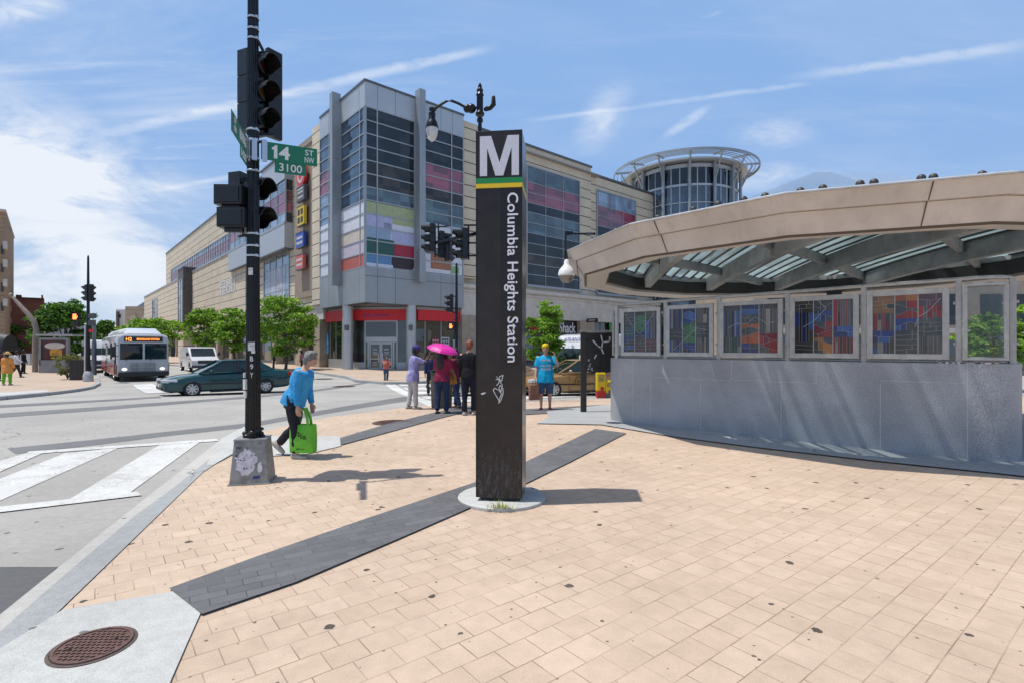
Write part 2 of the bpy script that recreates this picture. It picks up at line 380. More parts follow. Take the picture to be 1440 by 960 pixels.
def thing(name, label, cat, loc=(0,0,0), rotz=0., group=None):
    o = bpy.data.objects.new(name, None); COL.objects.link(o); o.location = loc; o.rotation_euler = (0,0,rotz); o.empty_display_size = .3
    return tag(o, label, cat, group)
def copy_tree(o, parent=None, loc=None, rotz=None, label=None, scale=None):
    c = o.copy(); COL.objects.link(c); c.parent = parent
    if parent is None:
        if loc is not None: c.location = loc
        if rotz is not None: c.rotation_euler = (0,0,rotz)
        if scale is not None: c.scale = scale
        if label: c['label'] = label
    for ch in [x for x in list(bpy.data.objects) if x.parent == o]: copy_tree(ch, c)
    return c
def evald(ob):
    bpy.context.view_layer.update(); dg = bpy.context.evaluated_depsgraph_get()
    return bpy.data.meshes.new_from_object(ob.evaluated_get(dg))
def apply_mods(ob):
    me = evald(ob); old = ob.data; ob.modifiers.clear(); ob.data = me; bpy.data.meshes.remove(old); return ob
TEXTS = {}
def text(body, w=None, h=None, bold=.0, spacing=1.0):
    """filled outline of BODY, centred, scaled to W x H: (verts, faces) in the XY plane"""
    cu = bpy.data.curves.new('lettering', 'FONT'); cu.body = body; cu.align_x = 'CENTER'; cu.size = 1; cu.offset = bold; cu.space_character = spacing; cu.extrude = .02; cu.resolution_u = 4
    ob = bpy.data.objects.new('lettering', cu); COL.objects.link(ob); me = evald(ob)
    vs = [v.co.copy() for v in me.vertices]; fs = [tuple(p.vertices) for p in me.polygons]
    bpy.data.objects.remove(ob); bpy.data.curves.remove(cu); bpy.data.meshes.remove(me)
    x0, x1 = min(p.x for p in vs), max(p.x for p in vs); y0, y1 = min(p.y for p in vs), max(p.y for p in vs)
    sx = w/(x1-x0) if w else None; sy = h/(y1-y0) if h else None
    sx = sx or sy; sy = sy or sx
    return [V3(((p.x-(x0+x1)/2)*sx, (p.y-(y0+y1)/2)*sy, p.z*.1)) for p in vs], fs
def plane_M(o, xdir, ydir):
    x, y = V3(xdir).normalized(), V3(ydir).normalized(); z = x.cross(y)
    m = Matrix((x, y, z)).transposed().to_4x4(); m.translation = V3(o); return m

def sheet(name, pts, dz, m, thick=0., label=None, cat=None, kind='structure', ribbon=False):
    """a ground sheet that follows the fall of the crossing"""
    bm = bmesh.new(); vs = [bm.verts.new((p[0], p[1], 0)) for p in pts]; n = len(pts)
    if ribbon: tris = [(i, i+1, n-2-i, n-1-i) for i in range(n//2-1)]
    else: tris = tessellate_polygon([[V3((p[0], p[1], 0)) for p in pts]])
    for t in tris:
        try: bm.faces.new([vs[i] for i in t])
        except ValueError: pass
    y0, y1 = min(p[1] for p in pts), max(p[1] for p in pts)
    for k in range(36):
        y = 9.75+k*.5
        if y0 < y < y1: bmesh.ops.bisect_plane(bm, geom=bm.verts[:]+bm.edges[:]+bm.faces[:], plane_co=(0,y,0), plane_no=(0,1,0))
    for v in bm.verts: v.co.z = zg(v.co.y)+dz
    for f in bm.faces:
        f.normal_update()
        if f.normal.z < 0: f.normal_flip()
    if thick:
        be = [e for e in bm.edges if len(e.link_faces) == 1]
        r = bmesh.ops.extrude_edge_only(bm, edges=be)
        for v in r['geom']:
            if isinstance(v, bmesh.types.BMVert): v.co.z -= thick
        bmesh.ops.recalc_face_normals(bm, faces=bm.faces)
    me = bpy.data.meshes.new(name); bm.to_mesh(me); bm.free(); me.materials.append(m)
    ob = bpy.data.objects.new(name, me); COL.objects.link(ob)
    return tag(ob, label, cat, None, kind)
def strip(line, wd):
    """polygon of a band of width WD along a polyline (to its left)"""
    L = [V3((p[0],p[1],0)) for p in line]; out = []
    for i, p in enumerate(L):
        t = (L[min(i+1,len(L)-1)]-L[max(i-1,0)]).normalized(); out.append(p+V3((-t.y,t.x,0))*wd)
    return L+out[::-1]
def PX(*pts): return [G(*p) for p in pts]
# ================================================================== the ground
ROWDIR = R(90-51.6)
PAVER = paver_mat('paver_beige', (.555,.43,.325), (.51,.39,.29), (.24,.16,.105), ROWDIR, .205, .185)
DARKP = paver_mat('paver_charcoal', (.155,.155,.16), (.12,.121,.127), (.055,.055,.06), R(33), .205, .10, gum=False)
FARP = paver_mat('paver_far', (.50,.39,.30), (.46,.36,.27), (.3,.22,.16), ROWDIR, .4, .2, gum=False)
ROAD = road_mat('road_concrete', (.40,.385,.355), .45)
ASPH = road_mat('asphalt_dark', (.135,.135,.137), .9)
SEAM = road_mat('asphalt_seam', (.19,.19,.192), .9)
CONC = road_mat('concrete_pale', (.50,.50,.475), .78)
GUT = road_mat('concrete_gutter', (.50,.485,.45), .6)
KERB = road_mat('kerb_granite', (.36,.375,.37), .75)
WPAINT = road_mat('road_paint', (.66,.66,.63), .72, False, (.36,.345,.32))
APRON = road_mat('apron_concrete', (.40,.41,.41), .8)

S = 1800
far_g = [(-S, -60), (S, -60), (S, 2*S), (-S, 2*S)]
sheet('road', far_g, 0, ROAD)
sheet('asphalt_patch', PX((-260,797),(82,797),(0,868),(-180,1015),(-700,1015)), .004, ASPH)
# the plaza
sheet('plaza_paving', PX((-75,1010),(88,857),(285,665),(300,655),(340,634),(366,607),(460,587),(570,573),(660,566),(800,562),(1000,556))+[V3((60,16.2,0)), V3((60,-40,0)), V3((-60,-40,0)), V3((-3.5,1.2,0))], .008, PAVER)
sheet('gutter', PX((312,617),(215,693),(85,797),(0,866),(-170,1000),(-560,1300),(-520,1320),(-120,990),(0,891),(104,799),(192,725),(240,690),(325,622)), .012, GUT)
sheet('kerb', PX((325,622),(240,690),(192,725),(104,799),(0,891),(-120,990),(-520,1320),(-470,1340),(-40,1000),(60,884),(88,857),(285,665),(300,655),(345,629)), .016, KERB)
sheet('ramp_concrete', PX((312,617),(345,600),(366,606),(368,614),(478,614),(480,628),(430,640),(345,644),(330,637),(300,655),(290,655)), .020, CONC)
sheet('dark_plaza_band', PX((238,831),(363,785),(520,730),(668,680),(739,651),(837,604),(881,610),(867,617),(800,652),(739,682),(657,718),(557,762),(417,822),(284,868)), .024, DARKP)
sheet('dark_plaza_band', PX((478,617),(545,597),(610,581),(652,571),(676,573),(650,581),(560,605),(479,627)), .024, DARKP)
sheet('dark_plaza_band', PX((660,575),(735,576),(858,569),(1000,560),(1000,566),(858,576),(735,584),(660,582)), .024, DARKP)  # darker strip across the street side of the plaza, same charcoal material
sheet('concrete_slab', PX((88,861),(300,825),(262,911),(228,990),(150,1180),(-420,1180)), .020, CONC)
sheet('road_seam', PX((10,630),(120,619),(240,606),(345,595),(364,592),(445,578),(570,557),(640,549),(648,555),(570,564),(445,584),(364,598),(345,601),(240,612),(120,627),(22,638)), .004, SEAM)
sheet('road_seam', PX((-60,575),(0,569),(120,563),(225,557),(226,559),(120,566),(0,573),(-60,579)), .004, SEAM)
sheet('road_seam', PX((-60,587),(0,581),(150,571),(345,557),(520,536),(520,538),(345,560),(150,576),(0,587),(-60,594)), .004, SEAM)
# near crossing
for i_, q in enumerate((((92,637),(168,629),(0,704),(-60,733),(-70,706),(0,673)), ((230,622),(284,619),(181,694),(88,708)), ((-60,668),(0,648),(38,637),(60,637),(-60,690)),
          ((40,635),(304,617),(308,620),(36,639)), ((-60,719),(0,713),(192,692),(200,697),(0,721),(-60,728)))):
    sheet('road_marking', PX(*q), .006+.0015*i_, WPAINT)
# far crossing, stop bar and lane line
for i_, q in enumerate((((537,537),(551,537),(640,578),(618,578)), ((566,545),(700,542),(705,545),(572,548)), ((577,551),(705,547.5),(708,551),(584,554)), ((590,557),(712,553),(716,557),(600,561)),
          ((605,563.5),(700,560),(720,563),(612,567)), ((560,540),(690,537.5),(694,539.5),(564,542.5)), ((740,556),(860,551),(880,554),(740,561)),
          ((186,541),(214,539),(244,552),(206,553)), ((300,538),(330,536),(332,537),(303,539.5)))):
    sheet('road_marking', PX(*q), .006+.0015*i_, WPAINT)
# the pavements over the road: raised, with kerbs
kf = PX((60,503),(200,511.5),(330,519.5),(440,524.5),(486,531.5),(500,537),(540,540.2),(570,540.2),(620,537.2),(700,532),(800,526.5),(960,518.5),(1200,511))
sheet('far_pavement', kf+[V3((140,150,0)), V3((-130,230,0))], .13, FARP)
sheet('kerb', strip(kf, .22), .136, KERB, .16, ribbon=True)
kl = PX((-420,600),(-150,577),(0,562.5),(70,555.5),(112,550),(132,546),(141,541),(139,532),(124,513),(108,502),(99,496))
sheet('corner_pavement', kl+[V3((-110,235,0)), V3((-200,120,0)), V3((-80,20,0))], .12, FARP)
sheet('kerb', strip(kl, .2), .126, KERB, .16, ribbon=True)
sheet('ramp_concrete', PX((-150,576),(0,561.5),(70,554.5),(64,551.5),(0,556),(-150,566)), .130, CONC)
# covers set in the ground
IRON = mat('iron_cover', (.15,.085,.07), .62, .35, .25, 30, .3, 90)
RUST = mat('iron_rust', (.19,.105,.085), .7, .2, .3, 22)
def cover(label, c, r, z):
    t = thing('manhole_cover', label, 'manhole cover', (c.x, c.y, zg(c.y)+z))
    m = MB(); m.lathe([(r*1.09,0),(r*1.09,.004),(r*1.01,.006),(r*1.0,.001)], 40); m.build('rim', mat('cover_rim', (.10,.075,.065), .7, .2, .3, 20), t)
    m = MB(); m.lathe([(r*.99,-.002),(r*.99,.006)], 40)
    for i in range(-6,7):
        for j in range(-6,7):
            x, y = (i+(j%2)*.5)*r*.152, j*r*.148
            if math.hypot(x,y) < r*.84: m.box((x,y,.009), (r*.095,r*.07,.006), R(35))
    for a in (0.6, 3.7): m.box((r*.55*cos(a), r*.55*sin(a), .0125), (r*.10,r*.06,.003), a, 1)
    m.lathe([(r*.99,.004),(r*.985,.012),(r*.9,.012),(r*.895,.004)], 40, cap=False)
    m.build('lid', [IRON, mat('cover_hole', (.01,.01,.01), .9)], t, True)
cover('reddish round iron manhole cover set in the pale concrete slab by the kerb', G(131,913), .178, .020)
cover('brown round manhole cover in the beige paving beside the dark band, near the walking woman', G(553,594.5), .40, .012)
c = G(455,532.5); cover('small grey manhole cover in the road in front of the glass corner', c, .55, .010)
c = G(484,543); cover('flat manhole cover in the road right of the smaller one, near the far kerb', c, .5, .010)

# ================================================================== the station pylon
PYB = mat('pylon_brown', (.030,.025,.023), .24, 0, .18, 5, .03, 200, .30)
def wear(m):
    N = NT(m.node_tree); b = bsdf(m); t = N.new('ShaderNodeTexCoord').outputs['Object']
    s = N.new('ShaderNodeSeparateXYZ'); N.link(t, s.inputs[0])
    low = N.smooth(s.outputs[2], .75, .12)
    f = N.noise(N.mapping(t, scale=(14,14,3)), 2.2, 8, .75); f2 = N.noise(t, 55, 5, .8); f3 = N.noise(N.mapping(t, scale=(1,1,.35)), 4, 6, .7)
    msk = N.math('MULTIPLY', low, N.smooth(N.math('ADD', N.math('MULTIPLY', f, .6), N.math('MULTIPLY', f2, .4)), .48, .66))
    spec = N.math('MULTIPLY', N.math('MULTIPLY', N.smooth(f2, .66, .74), N.smooth(s.outputs[2], 1.1, .3)), .8)
    base = b.inputs['Base Color'].links[0].from_socket
    o = N.mix(N.math('MULTIPLY', msk, .70), base, (.15,.17,.19)); o = N.mix(spec, o, (.35,.30,.24)); o = N.mix(N.math('MULTIPLY', N.smooth(f3, .55, .75), .35), o, (.06,.045,.035))
    N.link(o, b.inputs['Base Color'])
    N.link(N.math('ADD', .22, N.math('MULTIPLY', msk, .4)), b.inputs['Roughness'])
wear(PYB)
PYP = mat('pylon_text_panel', (.020,.0145,.0125), .16, 0, .15, 3, 0, 1, .35)
SIGNW = mat('sign_white', (.60,.61,.66), .35, 0, .06, 40)
SCR = mat('graffiti_silver', (.62,.63,.66), .45)
c = V3((-.105, 5.55, 0))
pd = tag(MB().lathe([(.464,0),(.464,.026),(.452,.034),(0.001,.034)], 48).build('pylon_slab', CONC, None, True, loc=(c.x, c.y, .010)), 'round concrete footing slab under the dark station pylon', 'footing')
T = thing('station_pylon', 'tall dark brown station pylon with white M and vertical lettering', 'sign pylon', (c.x, c.y, .044), R(-6.5))
W2, HT = .233, 3.745
m = MB(); m.bx(-W2,W2,-W2,W2,.036,HT); m.build('shaft', PYB, T, bevel=.006)
MB().bx(-W2+.045,W2-.03,-W2+.03,W2-.03,-.004,.036).build('plinth', mat('plinth_black', (.008,.008,.008), .6), T)
fz = lambda y: EYE-(y-HY)/F*5.32-.044
def fx(x): return (x-703.2)/65*.466
m = MB()
for x in (-W2-.004, W2-.004):
    m.bx(x, x+.008, -W2-.004, -W2+.004, .04, HT-.002)
m.build('edge_strip', mat('pylon_edge', (.012,.011,.011), .2), T)
m = MB(); m.bx(fx(705.5), fx(735.3), -W2-.004, -W2, fz(513), fz(265.5)); m.build('name_panel', PYP, T)
m = MB(); m.bx(-W2-.003, W2+.003, -W2-.006, W2+.003, fz(258), fz(250.5)); m.build('green_stripe', mat('stripe_green', (.012,.23,.055), .35), T)
m = MB(); m.bx(-W2-.003, W2+.003, -W2-.006, W2+.003, fz(264.5), fz(258.3)); m.build('yellow_stripe', mat('stripe_yellow', (.75,.50,.015), .35), T)
FM = plane_M((0, -W2-.001, 0), (1,0,0), (0,0,1))
x0,x1,y0,y1 = fx(676), fx(731.5), fz(247.5), fz(191.5); ww = x1-x0; hh = y1-y0
Mp = [(0,0),(.185,0),(.185,.70),(.40,0),(.60,0),(.815,.70),(.815,0),(1,0),(1,1),(.71,1),(.505,.33),(.29,1),(0,1)]
m = MB(); m.plate([(x0+p[0]*ww, y0+p[1]*hh) for p in Mp], .006, FM)
m.build('letter_m', SIGNW, T)
tx = text('Columbia Heights Station', fz(272)-fz(509), (fx(730.5)-fx(710.5))*1.0, .012, 1.03)
m = MB(); m.mesh(tx, plane_M((fx(720.5), -W2-.0045, (fz(272)+fz(509))/2), (0,0,-1), (1,0,0)))
m.build('lettering', mat('letter_white', (.74,.75,.77), .4), T)
m = MB(); rr = random.Random(4)
el = [(fx(681)+.024*cos(a)+.006*sin(2*a), fz(553)+.010*sin(a)+.006*cos(a)) for a in [k*2*pi/14 for k in range(14)]]
m.plate(el, .003, FM); m.build('sticker', mat('sticker_white', (.66,.66,.64), .6), T)
def scrawl(m, pts, wd, M):
    for i in range(len(pts)-1):
        a, b = V3((*pts[i],0)), V3((*pts[i+1],0)); t = (b-a).normalized()*wd*.5; nn = V3((-t.y,t.x,0))
        m.add([M @ (a-t+nn), M @ (b+t+nn), M @ (b+t-nn), M @ (a-t-nn)], [(0,1,2,3)])
FM2 = plane_M((0, -W2-.003-.0001, 0), (1,0,0), (0,0,1))
pt = [(703,562),(698,554),(695,548),(697,545),(703,548),(707,553),(704,560),(703,566),(706,562),(709,553),(709,546),(705,541),(703,545),(706,550),(708,541),(704,534),(701,531),(707,535),(709,527),(704,529),(703,538),(700,541)]
m = MB(); scrawl(m, [(fx(a), fz(b)) for a,b in pt], .0075, FM2)
scrawl(m, [(fx(a), fz(b)) for a,b in [(700,529),(702,533),(699,533)]], .006, FM2)
m.build('graffiti_tag', SCR, T)
# grass tuft at its foot
m = MB(); rg = random.Random(8)
for k in range(110):
    a, rad = rg.uniform(0,6.28), rg.gauss(0,.042); b = V3((rad*1.3, rad*.4*rg.uniform(-1,1), 0)); l = rg.uniform(.05,.15); le = V3((cos(a)*.6, sin(a)*.5, 1)).normalized()*l
    s_ = V3((cos(a+1.57), sin(a+1.57), 0))*.003; m.mi = 0 if rg.random() < .65 else 1
    m.add([b-s_, b+s_, b+le*.6+s_*.7, b+le+V3((cos(a),sin(a),-.4))*l*.25, b+le*.6-s_*.7], [(0,1,2,3,4)])
tag(m.build('grass_tuft', [leaf_mat('grass_straw', (.60,.52,.17)), leaf_mat('grass_green', (.14,.19,.035))], None, loc=G(705,719.5)+V3((0,0,.012))), 'small tuft of yellowing grass at the pylon footing', 'grass tuft')

# ================================================================== near signal pole
BLK = mat('pole_black', (.006,.006,.007), .28, 0, .25, 9, .04, 120, .35)
SIGB = mat('signal_black', (.008,.0085,.010), .36, 0, .2, 14)
BANDM = mat('band_steel', (.55,.56,.58), .32, .9)
GALV = mat('galvanised', (.33,.335,.33), .5, .55, .25, 12, .1, 50)
c = V3((-3.09, 6.28, .012))
T = thing('signal_pole', 'tall black traffic signal pole with grey metal base box and white tag', 'signal pole', c, R(13))
m = MB(); m.box((0,0,.255), (.43,.38,.51), taper=.79); m.build('base_box', mat('base_box_grey', (.255,.262,.25), .55, .35, .35, 9, .15, 40, dirt=(.16,.155,.14)), T, bevel=.012)
m = MB(); m.box((0,0,.5125), (.350,.31,.015)); m.box((0,0,.006), (.455,.405,.012)); m.build('base_cap', GALV, T)
# remains of posters on the front of the box
fr = plane_M((0,-.1915,0), (1,0,0), (0,.0795,.9968)); rp = random.Random(3)
def torn(cx, cy, rx, ry, seed, n=34):
    q = random.Random(seed); return [(cx+rx*cos(a)*q.uniform(.72,1.1), cy+ry*sin(a)*q.uniform(.75,1.08)) for a in [k*2*pi/n for k in range(n)]]
m = MB(); m.plate(torn(-.035,.255,.125,.165,5), .0012, fr); m.plate(torn(.115,.19,.03,.07,9,18), .0012, fr); m.build('torn_poster', mat('paper_torn', (.58,.56,.62), .8, 0, .22, 12, dirt=(.36,.35,.38)), T)
m = MB(); rq = random.Random(12)
for k in range(26):
    a, b = rq.uniform(-.15,.10), rq.uniform(.18,.43); m.plate(torn(a,b,rq.uniform(.004,.014),rq.uniform(.003,.012),k,8), .0022, fr)
tx = text('NYC', .055, .028, .02); m.mesh(tx, fr @ Matrix.Translation((-.115,.425,.002)))
m.build('poster_scraps', mat('paper_dark', (.05,.045,.06), .8), T)
m = MB(); m.plate([(.03,.06),(.115,.065),(.12,.10),(.05,.098)], .002, fr); m.build('sticker', mat('sticker_blue', (.035,.05,.19), .6), T)
PH = 6.55
m = MB(); rs = []
for z, r in ((.52,.088),(2.2,.074),(PH,.056)):
    rs.append([V3((r*(1 if k % 2 else .90)*cos(2*pi*k/32), r*(1 if k % 2 else .90)*sin(2*pi*k/32), z)) for k in range(32)])
m.rings(rs); m.lathe([(.062,PH),(.05,PH+.05),(.02,PH+.09),(.004,PH+.13)], 16); m.build('pole', BLK, T)
pole_r = lambda z: .088-(z-.52)*(.014/1.68) if z < 2.2 else .074-(z-2.2)*(.018/(PH-2.2))
pz = lambda y: EYE-(y-HY)/F*6.22-.012
m = MB(); rw = random.Random(2)
for k in range(26):
    a = rw.uniform(0,6.28); m.ball((.095*cos(a)*rw.uniform(.6,1.15), .095*sin(a)*rw.uniform(.6,1.15), .525+rw.uniform(.0,.085)), (rw.uniform(.022,.04), rw.uniform(.022,.04), rw.uniform(.018,.034)), 8, 6)
tag(m.build('plastic_wrap', mat('black_bag', (.012,.012,.013), .22, 0, .3, 20, .5, 40), T, True))
for y in (22,38,52,181,196,221,239,328,345,359):
    z = pz(y); r = pole_r(z)+.004; m = MB(); m.lathe([(r,z-.011),(r+.003,z-.008),(r+.003,z+.008),(r,z+.011)], 20, cap=False); m.box((.05,-r*.8,z), (.03,.02,.03), R(30))
    m.build('band_clamp', BANDM, T, True)
# taped notice remains and a painted tag
m = MB()
for (y,h,wd,o) in ((382,10,.05,-.01),(487,12,.075,.0),(494,5,.04,.02)): m.box((o,-pole_r(pz(y))-.0015,pz(y)), (wd,.004,h/F*6.2))
m.box((-.075,-.045,pz(540)), (.05,.03,.12), R(-50)); m.box((-.07,-.05,pz(554)), (.04,.03,.08), R(-40)); m.box((-.08,-.04,pz(527)), (.02,.03,.06), R(-50))
m.build('paper_scraps', mat('paper_white', (.6,.6,.58), .8, 0, .3, 30), T)
for ch, y in (('B',504),('9',515),('Y',527)):
    z = pz(y); m = MB(); m.mesh(text(ch, .035, .06, .02), plane_M((.004,-pole_r(z)-.003,z), (.97,.03,-.05), (0,.0,1))); m.build('painted_tag', SCR, T)
# signal heads --------------------------------------------------------
LENS = [mat('lens_red', (.10,.01,.008), .2), mat('lens_amber', (.12,.06,.008), .2), mat('lens_green', (.008,.06,.04), .2)]
def visor(m, o, dirv, r, L, mi=0):
    """open-bottomed tunnel hood along DIRV"""
    d = V3(dirv).normalized(); a, b = frame_from(d, V3((0,0,1)).cross(d)); up = V3((0,0,1)); sd2 = d.cross(up).normalized()
    up = sd2.cross(d)
    rs = []
    for (t, k) in ((0,1.0),(L,1.0),(L,.92),(0,.92)):
        rs.append([V3(o)+d*(t*(1 if k2 in range(4,13) else .62))+(sd2*cos(x)+up*sin(x))*r*k for k2, x in enumerate([R(-75)+R(330)*i/16 for i in range(17)])])
    for q in range(4):
        A, B = rs[q], rs[(q+1)%4]; n = len(A)
        m.add(A+B, [(i,i+1,n+i+1,n+i) for i in range(n-1)], mi)
def signal_head(parent, loc, rot, n=3, s=1.0, lit=None, back=False):
    """three-section head facing local +X"""
    h = bpy.data.objects.new('signal_head', None)
    hw, hh, dp = .30*s, .335*s, .17*s
    m = MB(); M0 = Matrix.Translation(loc) @ Matrix.Rotation(rot, 4, 'Z'); m.M = M0
    for k in range(n):
        zc = (n-1)/2*hh-k*hh; m.bx(-dp,0,-hw/2,hw/2,zc-hh/2+.004,zc+hh/2-.004)
        m.lathe([(.125*s,0),(.125*s,.012)], 16, Matrix.Translation((0,0,zc)) @ Matrix.Rotation(R(90),4,'Y'))
        visor(m, (.01,0,zc), (1,0,-.10), .128*s, .27*s)
    m.bx(-dp-.02,-dp,-hw*.3,hw*.3,-n*hh/2+.03,n*hh/2-.03)
    head = m.build('signal_head', SIGB, parent, bevel=.006)
    for k in range(n):
        zc = (n-1)/2*hh-k*hh; lm = MB(); lm.M = M0; lm.ball((.010*s,0,zc), (.03*s,.108*s,.108*s), 16, 8)
        L = LENS[k if n == 3 else 0]
        if lit == k: L = mat('lens_red_lit', (.4,.03,.01), .3, emit=(1,.10,.02), estr=3)
        lm.build('lens', L, head, True)
    return head
hz = (pz(68)+pz(197))/2
d6 = 6.28
def at(px, d): return V3(((px-HX)/F*d, d, 0))-c
Mi = Matrix.Rotation(R(-13),4,'Z')          # back to the pole's own axes
def loc_of(px, py, d): return Mi @ (P(px,py,d)-c)
signal_head(T, loc_of(361.5,131,6.42), R(-36), 3, .97)
m = MB(); m.M = Matrix.Translation(loc_of(385,134,6.62)) @ Matrix.Rotation(R(-45),4,'Z'); m.bx(-.035,.035,-.10,.10,-.55,.55); m.build('back_plate', SIGB, T, bevel=.008)
m = MB(); m.tube([loc_of(358,52,6.27), loc_of(364,60,6.27), loc_of(370,72,6.3), loc_of(371,78,6.32)], .018, 8); m.tube([loc_of(356,201,6.27), loc_of(372,199,6.3)], .018, 8)
m.bar(loc_of(356,140,6.28), loc_of(372,140,6.35), .03, .05); m.bar(loc_of(362,75,6.38), loc_of(385,75,6.44), .03, .03); m.bar(loc_of(362,190,6.38), loc_of(385,190,6.44), .03, .03); m.build('bracket', BLK, T, True)
# two pedestrian heads, their backs to the plaza
for (x,y,rz) in ((326,276.5,R(78)), (330,308,R(78))):
    m = MB(); m.M = Matrix.Translation(loc_of(x,y,6.22)) @ Matrix.Rotation(rz,4,'Z')
    m.bx(-.10,.06,-.16,.16,-.115,.115); m.bx(-.045,.0,-.115,.10,-.165,-.115); m.bx(-.112,-.10,-.13,.13,-.09,.09)
    for q in (-.135,.135):
        for z in (-.09,.09): m.lathe([(.006,0),(.006,.006)], 8, Matrix.Translation((-.112,q,z)) @ Matrix.Rotation(R(-90),4,'Y'))
    ph = m.build('pedestrian_signal', SIGB, T, bevel=.008)
    m = MB(); m.M = Matrix.Translation(loc_of(x,y,6.22)) @ Matrix.Rotation(rz,4,'Z'); m.bx(.06,.19,-.16,-.145,-.115,.115); m.bx(.06,.19,.145,.16,-.115,.115); m.bx(.06,.19,-.145,.145,.10,.115); m.build('visor', SIGB, ph)
m = MB(); m.bar(loc_of(340,256,6.24), loc_of(352,250,6.28), .03); m.bar(loc_of(340,330,6.24), loc_of(352,334,6.28), .03); m.bar(loc_of(335,333,6.24), loc_of(352,331,6.27), .02); m.build('bracket', BLK, T)
h2 = signal_head(T, loc_of(351.5,286,6.50), R(-30), 2, 1.06)
# street name plates
GREEN = mat('sign_green', (.006,.165,.085), .38, 0, .08, 8)
LET = mat('letter_sign_white', (.72,.75,.73), .4)
def name_plate(label, A, B, h, tabw, tab0, lines, tabtxt, backtxt=False):
    """plate hung from A (at the pole) to B, H tall, with a block number tab below"""
    A, B = V3(A), V3(B); L = (B-A).length; xd = (B-A).normalized(); M = plane_M(A, xd, (0,0,1))
    t = thing('street_sign', label, 'street sign', A+V3((0,0,-h/2))); Minv = Matrix.Translation(-(A+V3((0,0,-h/2)))); M = Minv @ M
    m = MB(); m.plate([(0,-h),(L,-h),(L,0),(0,0)], .004, M); pl = m.build('plate', GREEN, t)
    m = MB(); m.plate([(tab0,-h-h*.62),(tab0+tabw,-h-h*.62),(tab0+tabw,-h+.004),(tab0,-h+.004)], .004, M @ Matrix.Translation((0,0,-.0045))); m.build('number_tab', GREEN, t)
    m = MB()
    for face in ((0,1),) if not backtxt else ((0,1),(1,-1)):
        for (s_, cx, cy, w_, h_, bd) in lines+[(tabtxt[0], tab0+tabw/2, -h-h*.29, tabtxt[1], tabtxt[2], tabtxt[3])]:
            if face[0] == 0: MM = M @ Matrix.Translation((cx,cy,.0045))
            else: MM = M @ Matrix.Translation((cx,cy,-.005 if s_ != tabtxt[0] else -.006)) @ Matrix.Rotation(pi,4,'Y')
            if s_ == '14':      # heavy upright one with a flag, then the four
                m.plate([(p*.075-.10, q*h_-h_/2) for p,q in ((.28,0),(.78,0),(.78,1),(.42,1),(.30,.86),(0,.80),(0,.64),(.28,.67))], .003, MM); m.mesh(text('4', .118, h_, bd), MM @ Matrix.Translation((.035,0,0)))
                continue
            m.mesh(text(s_, w_, h_, bd), MM)
    m.build('lettering', LET, t)
    m = MB()
    for k in (-.095,.012):
        m.plate([(k,-h-.02),(k+.055,-h-.02),(k+.055,.02),(k,.02)], .02, M @ Matrix.Translation((0,0,-.012)))
    m.build('bracket', BANDM, t)
d1 = 6.10
A = P(367,198.5,d1); B = P(446,203.5,6.36); B.z = A.z
name_plate('green street sign reading 14 ST NW with block number 3100 under it', A, B, .212, .345, .145, [('14',.215,-.105,.205,.155,.03), ('ST',.525,-.062,.095,.066,.006), ('NW',.525,-.148,.105,.066,.006)], ('3100',.25,.092,.006))
A = P(349,196,6.12); B = P(325.5,154,5.34); B.z = A.z
name_plate('green street sign seen almost edge on, left of the signal pole', A, B, .215, .33, .1, [('IRVING',.30,-.105,.32,.11,.01), ('ST',.66,-.06,.085,.06,.0), ('NW',.66,-.15,.1,.06,.0)], ('1400',.25,.09,.006), True)
# ================================================================== the station entrance: granite wall, glass panels
GRAN = bpy.data.materials.new('granite_grey'); GRAN.use_nodes = True
N = NT(GRAN.node_tree); b = bsdf(GRAN); t = N.new('ShaderNodeTexCoord').outputs['Object']
f = N.noise(t, 72, 6, .85); g2 = N.noise(t, 1.1, 5, .6); vn = N.new('ShaderNodeTexVoronoi'); vn.inputs['Scale'].default_value = 85; N.link(t, vn.inputs['Vector'])
s1 = N.math('MULTIPLY', N.smooth(f, .32, .68, .45, 1.55), N.smooth(g2, .3, .7, .82, 1.12))
cmb = N.new('ShaderNodeCombineColor'); [N.link(s1, cmb.inputs[i]) for i in range(3)]
col = N.mix(1, (.36,.368,.382), cmb.outputs[0], 'MULTIPLY')
col = N.mix(N.math('MULTIPLY', N.math('LESS_THAN', vn.outputs['Distance'], .17), .7), col, (.06,.065,.075))
N.link(col, b.inputs['Base Color']); b.inputs['Roughness'].default_value = .42
STEEL = mat('frame_steel', (.44,.43,.405), .38, .55, .15, 10, .05, 90)
STEELD = mat('post_steel', (.34,.335,.325), .4, .55, .15, 10)
K0 = V3((2.04, 11.32, 0)); KT = V3((.743,-.669,0)).normalized(); KW = V3((.669,.743,0)).normalized()
kang = math.atan2(KT.y, KT.x)
T = thing('entrance_wall', 'low curved grey granite wall round the station entrance', 'wall', K0+V3((0,0,.008)), kang)
SL, DW = 6.44, 6.2
def foot(off=0., r0=.9, r1=.55):
    """outer line in the wall's own axes (s along the front, w inwards), rounded at both ends"""
    pts = []
    for k in range(9):
        a = pi+ (pi/2)*k/8; pts.append((r0+(r0+off)*cos(a)-.30, r0+(r0+off)*sin(a)))
    for k in range(9):
        a = -pi/2+(pi/2)*k/8; pts.append((SL-r1+(r1+off)*cos(a), r1+(r1+off)*sin(a)))
    return [(-.30-off, DW)]+pts+[(SL+off, DW)]
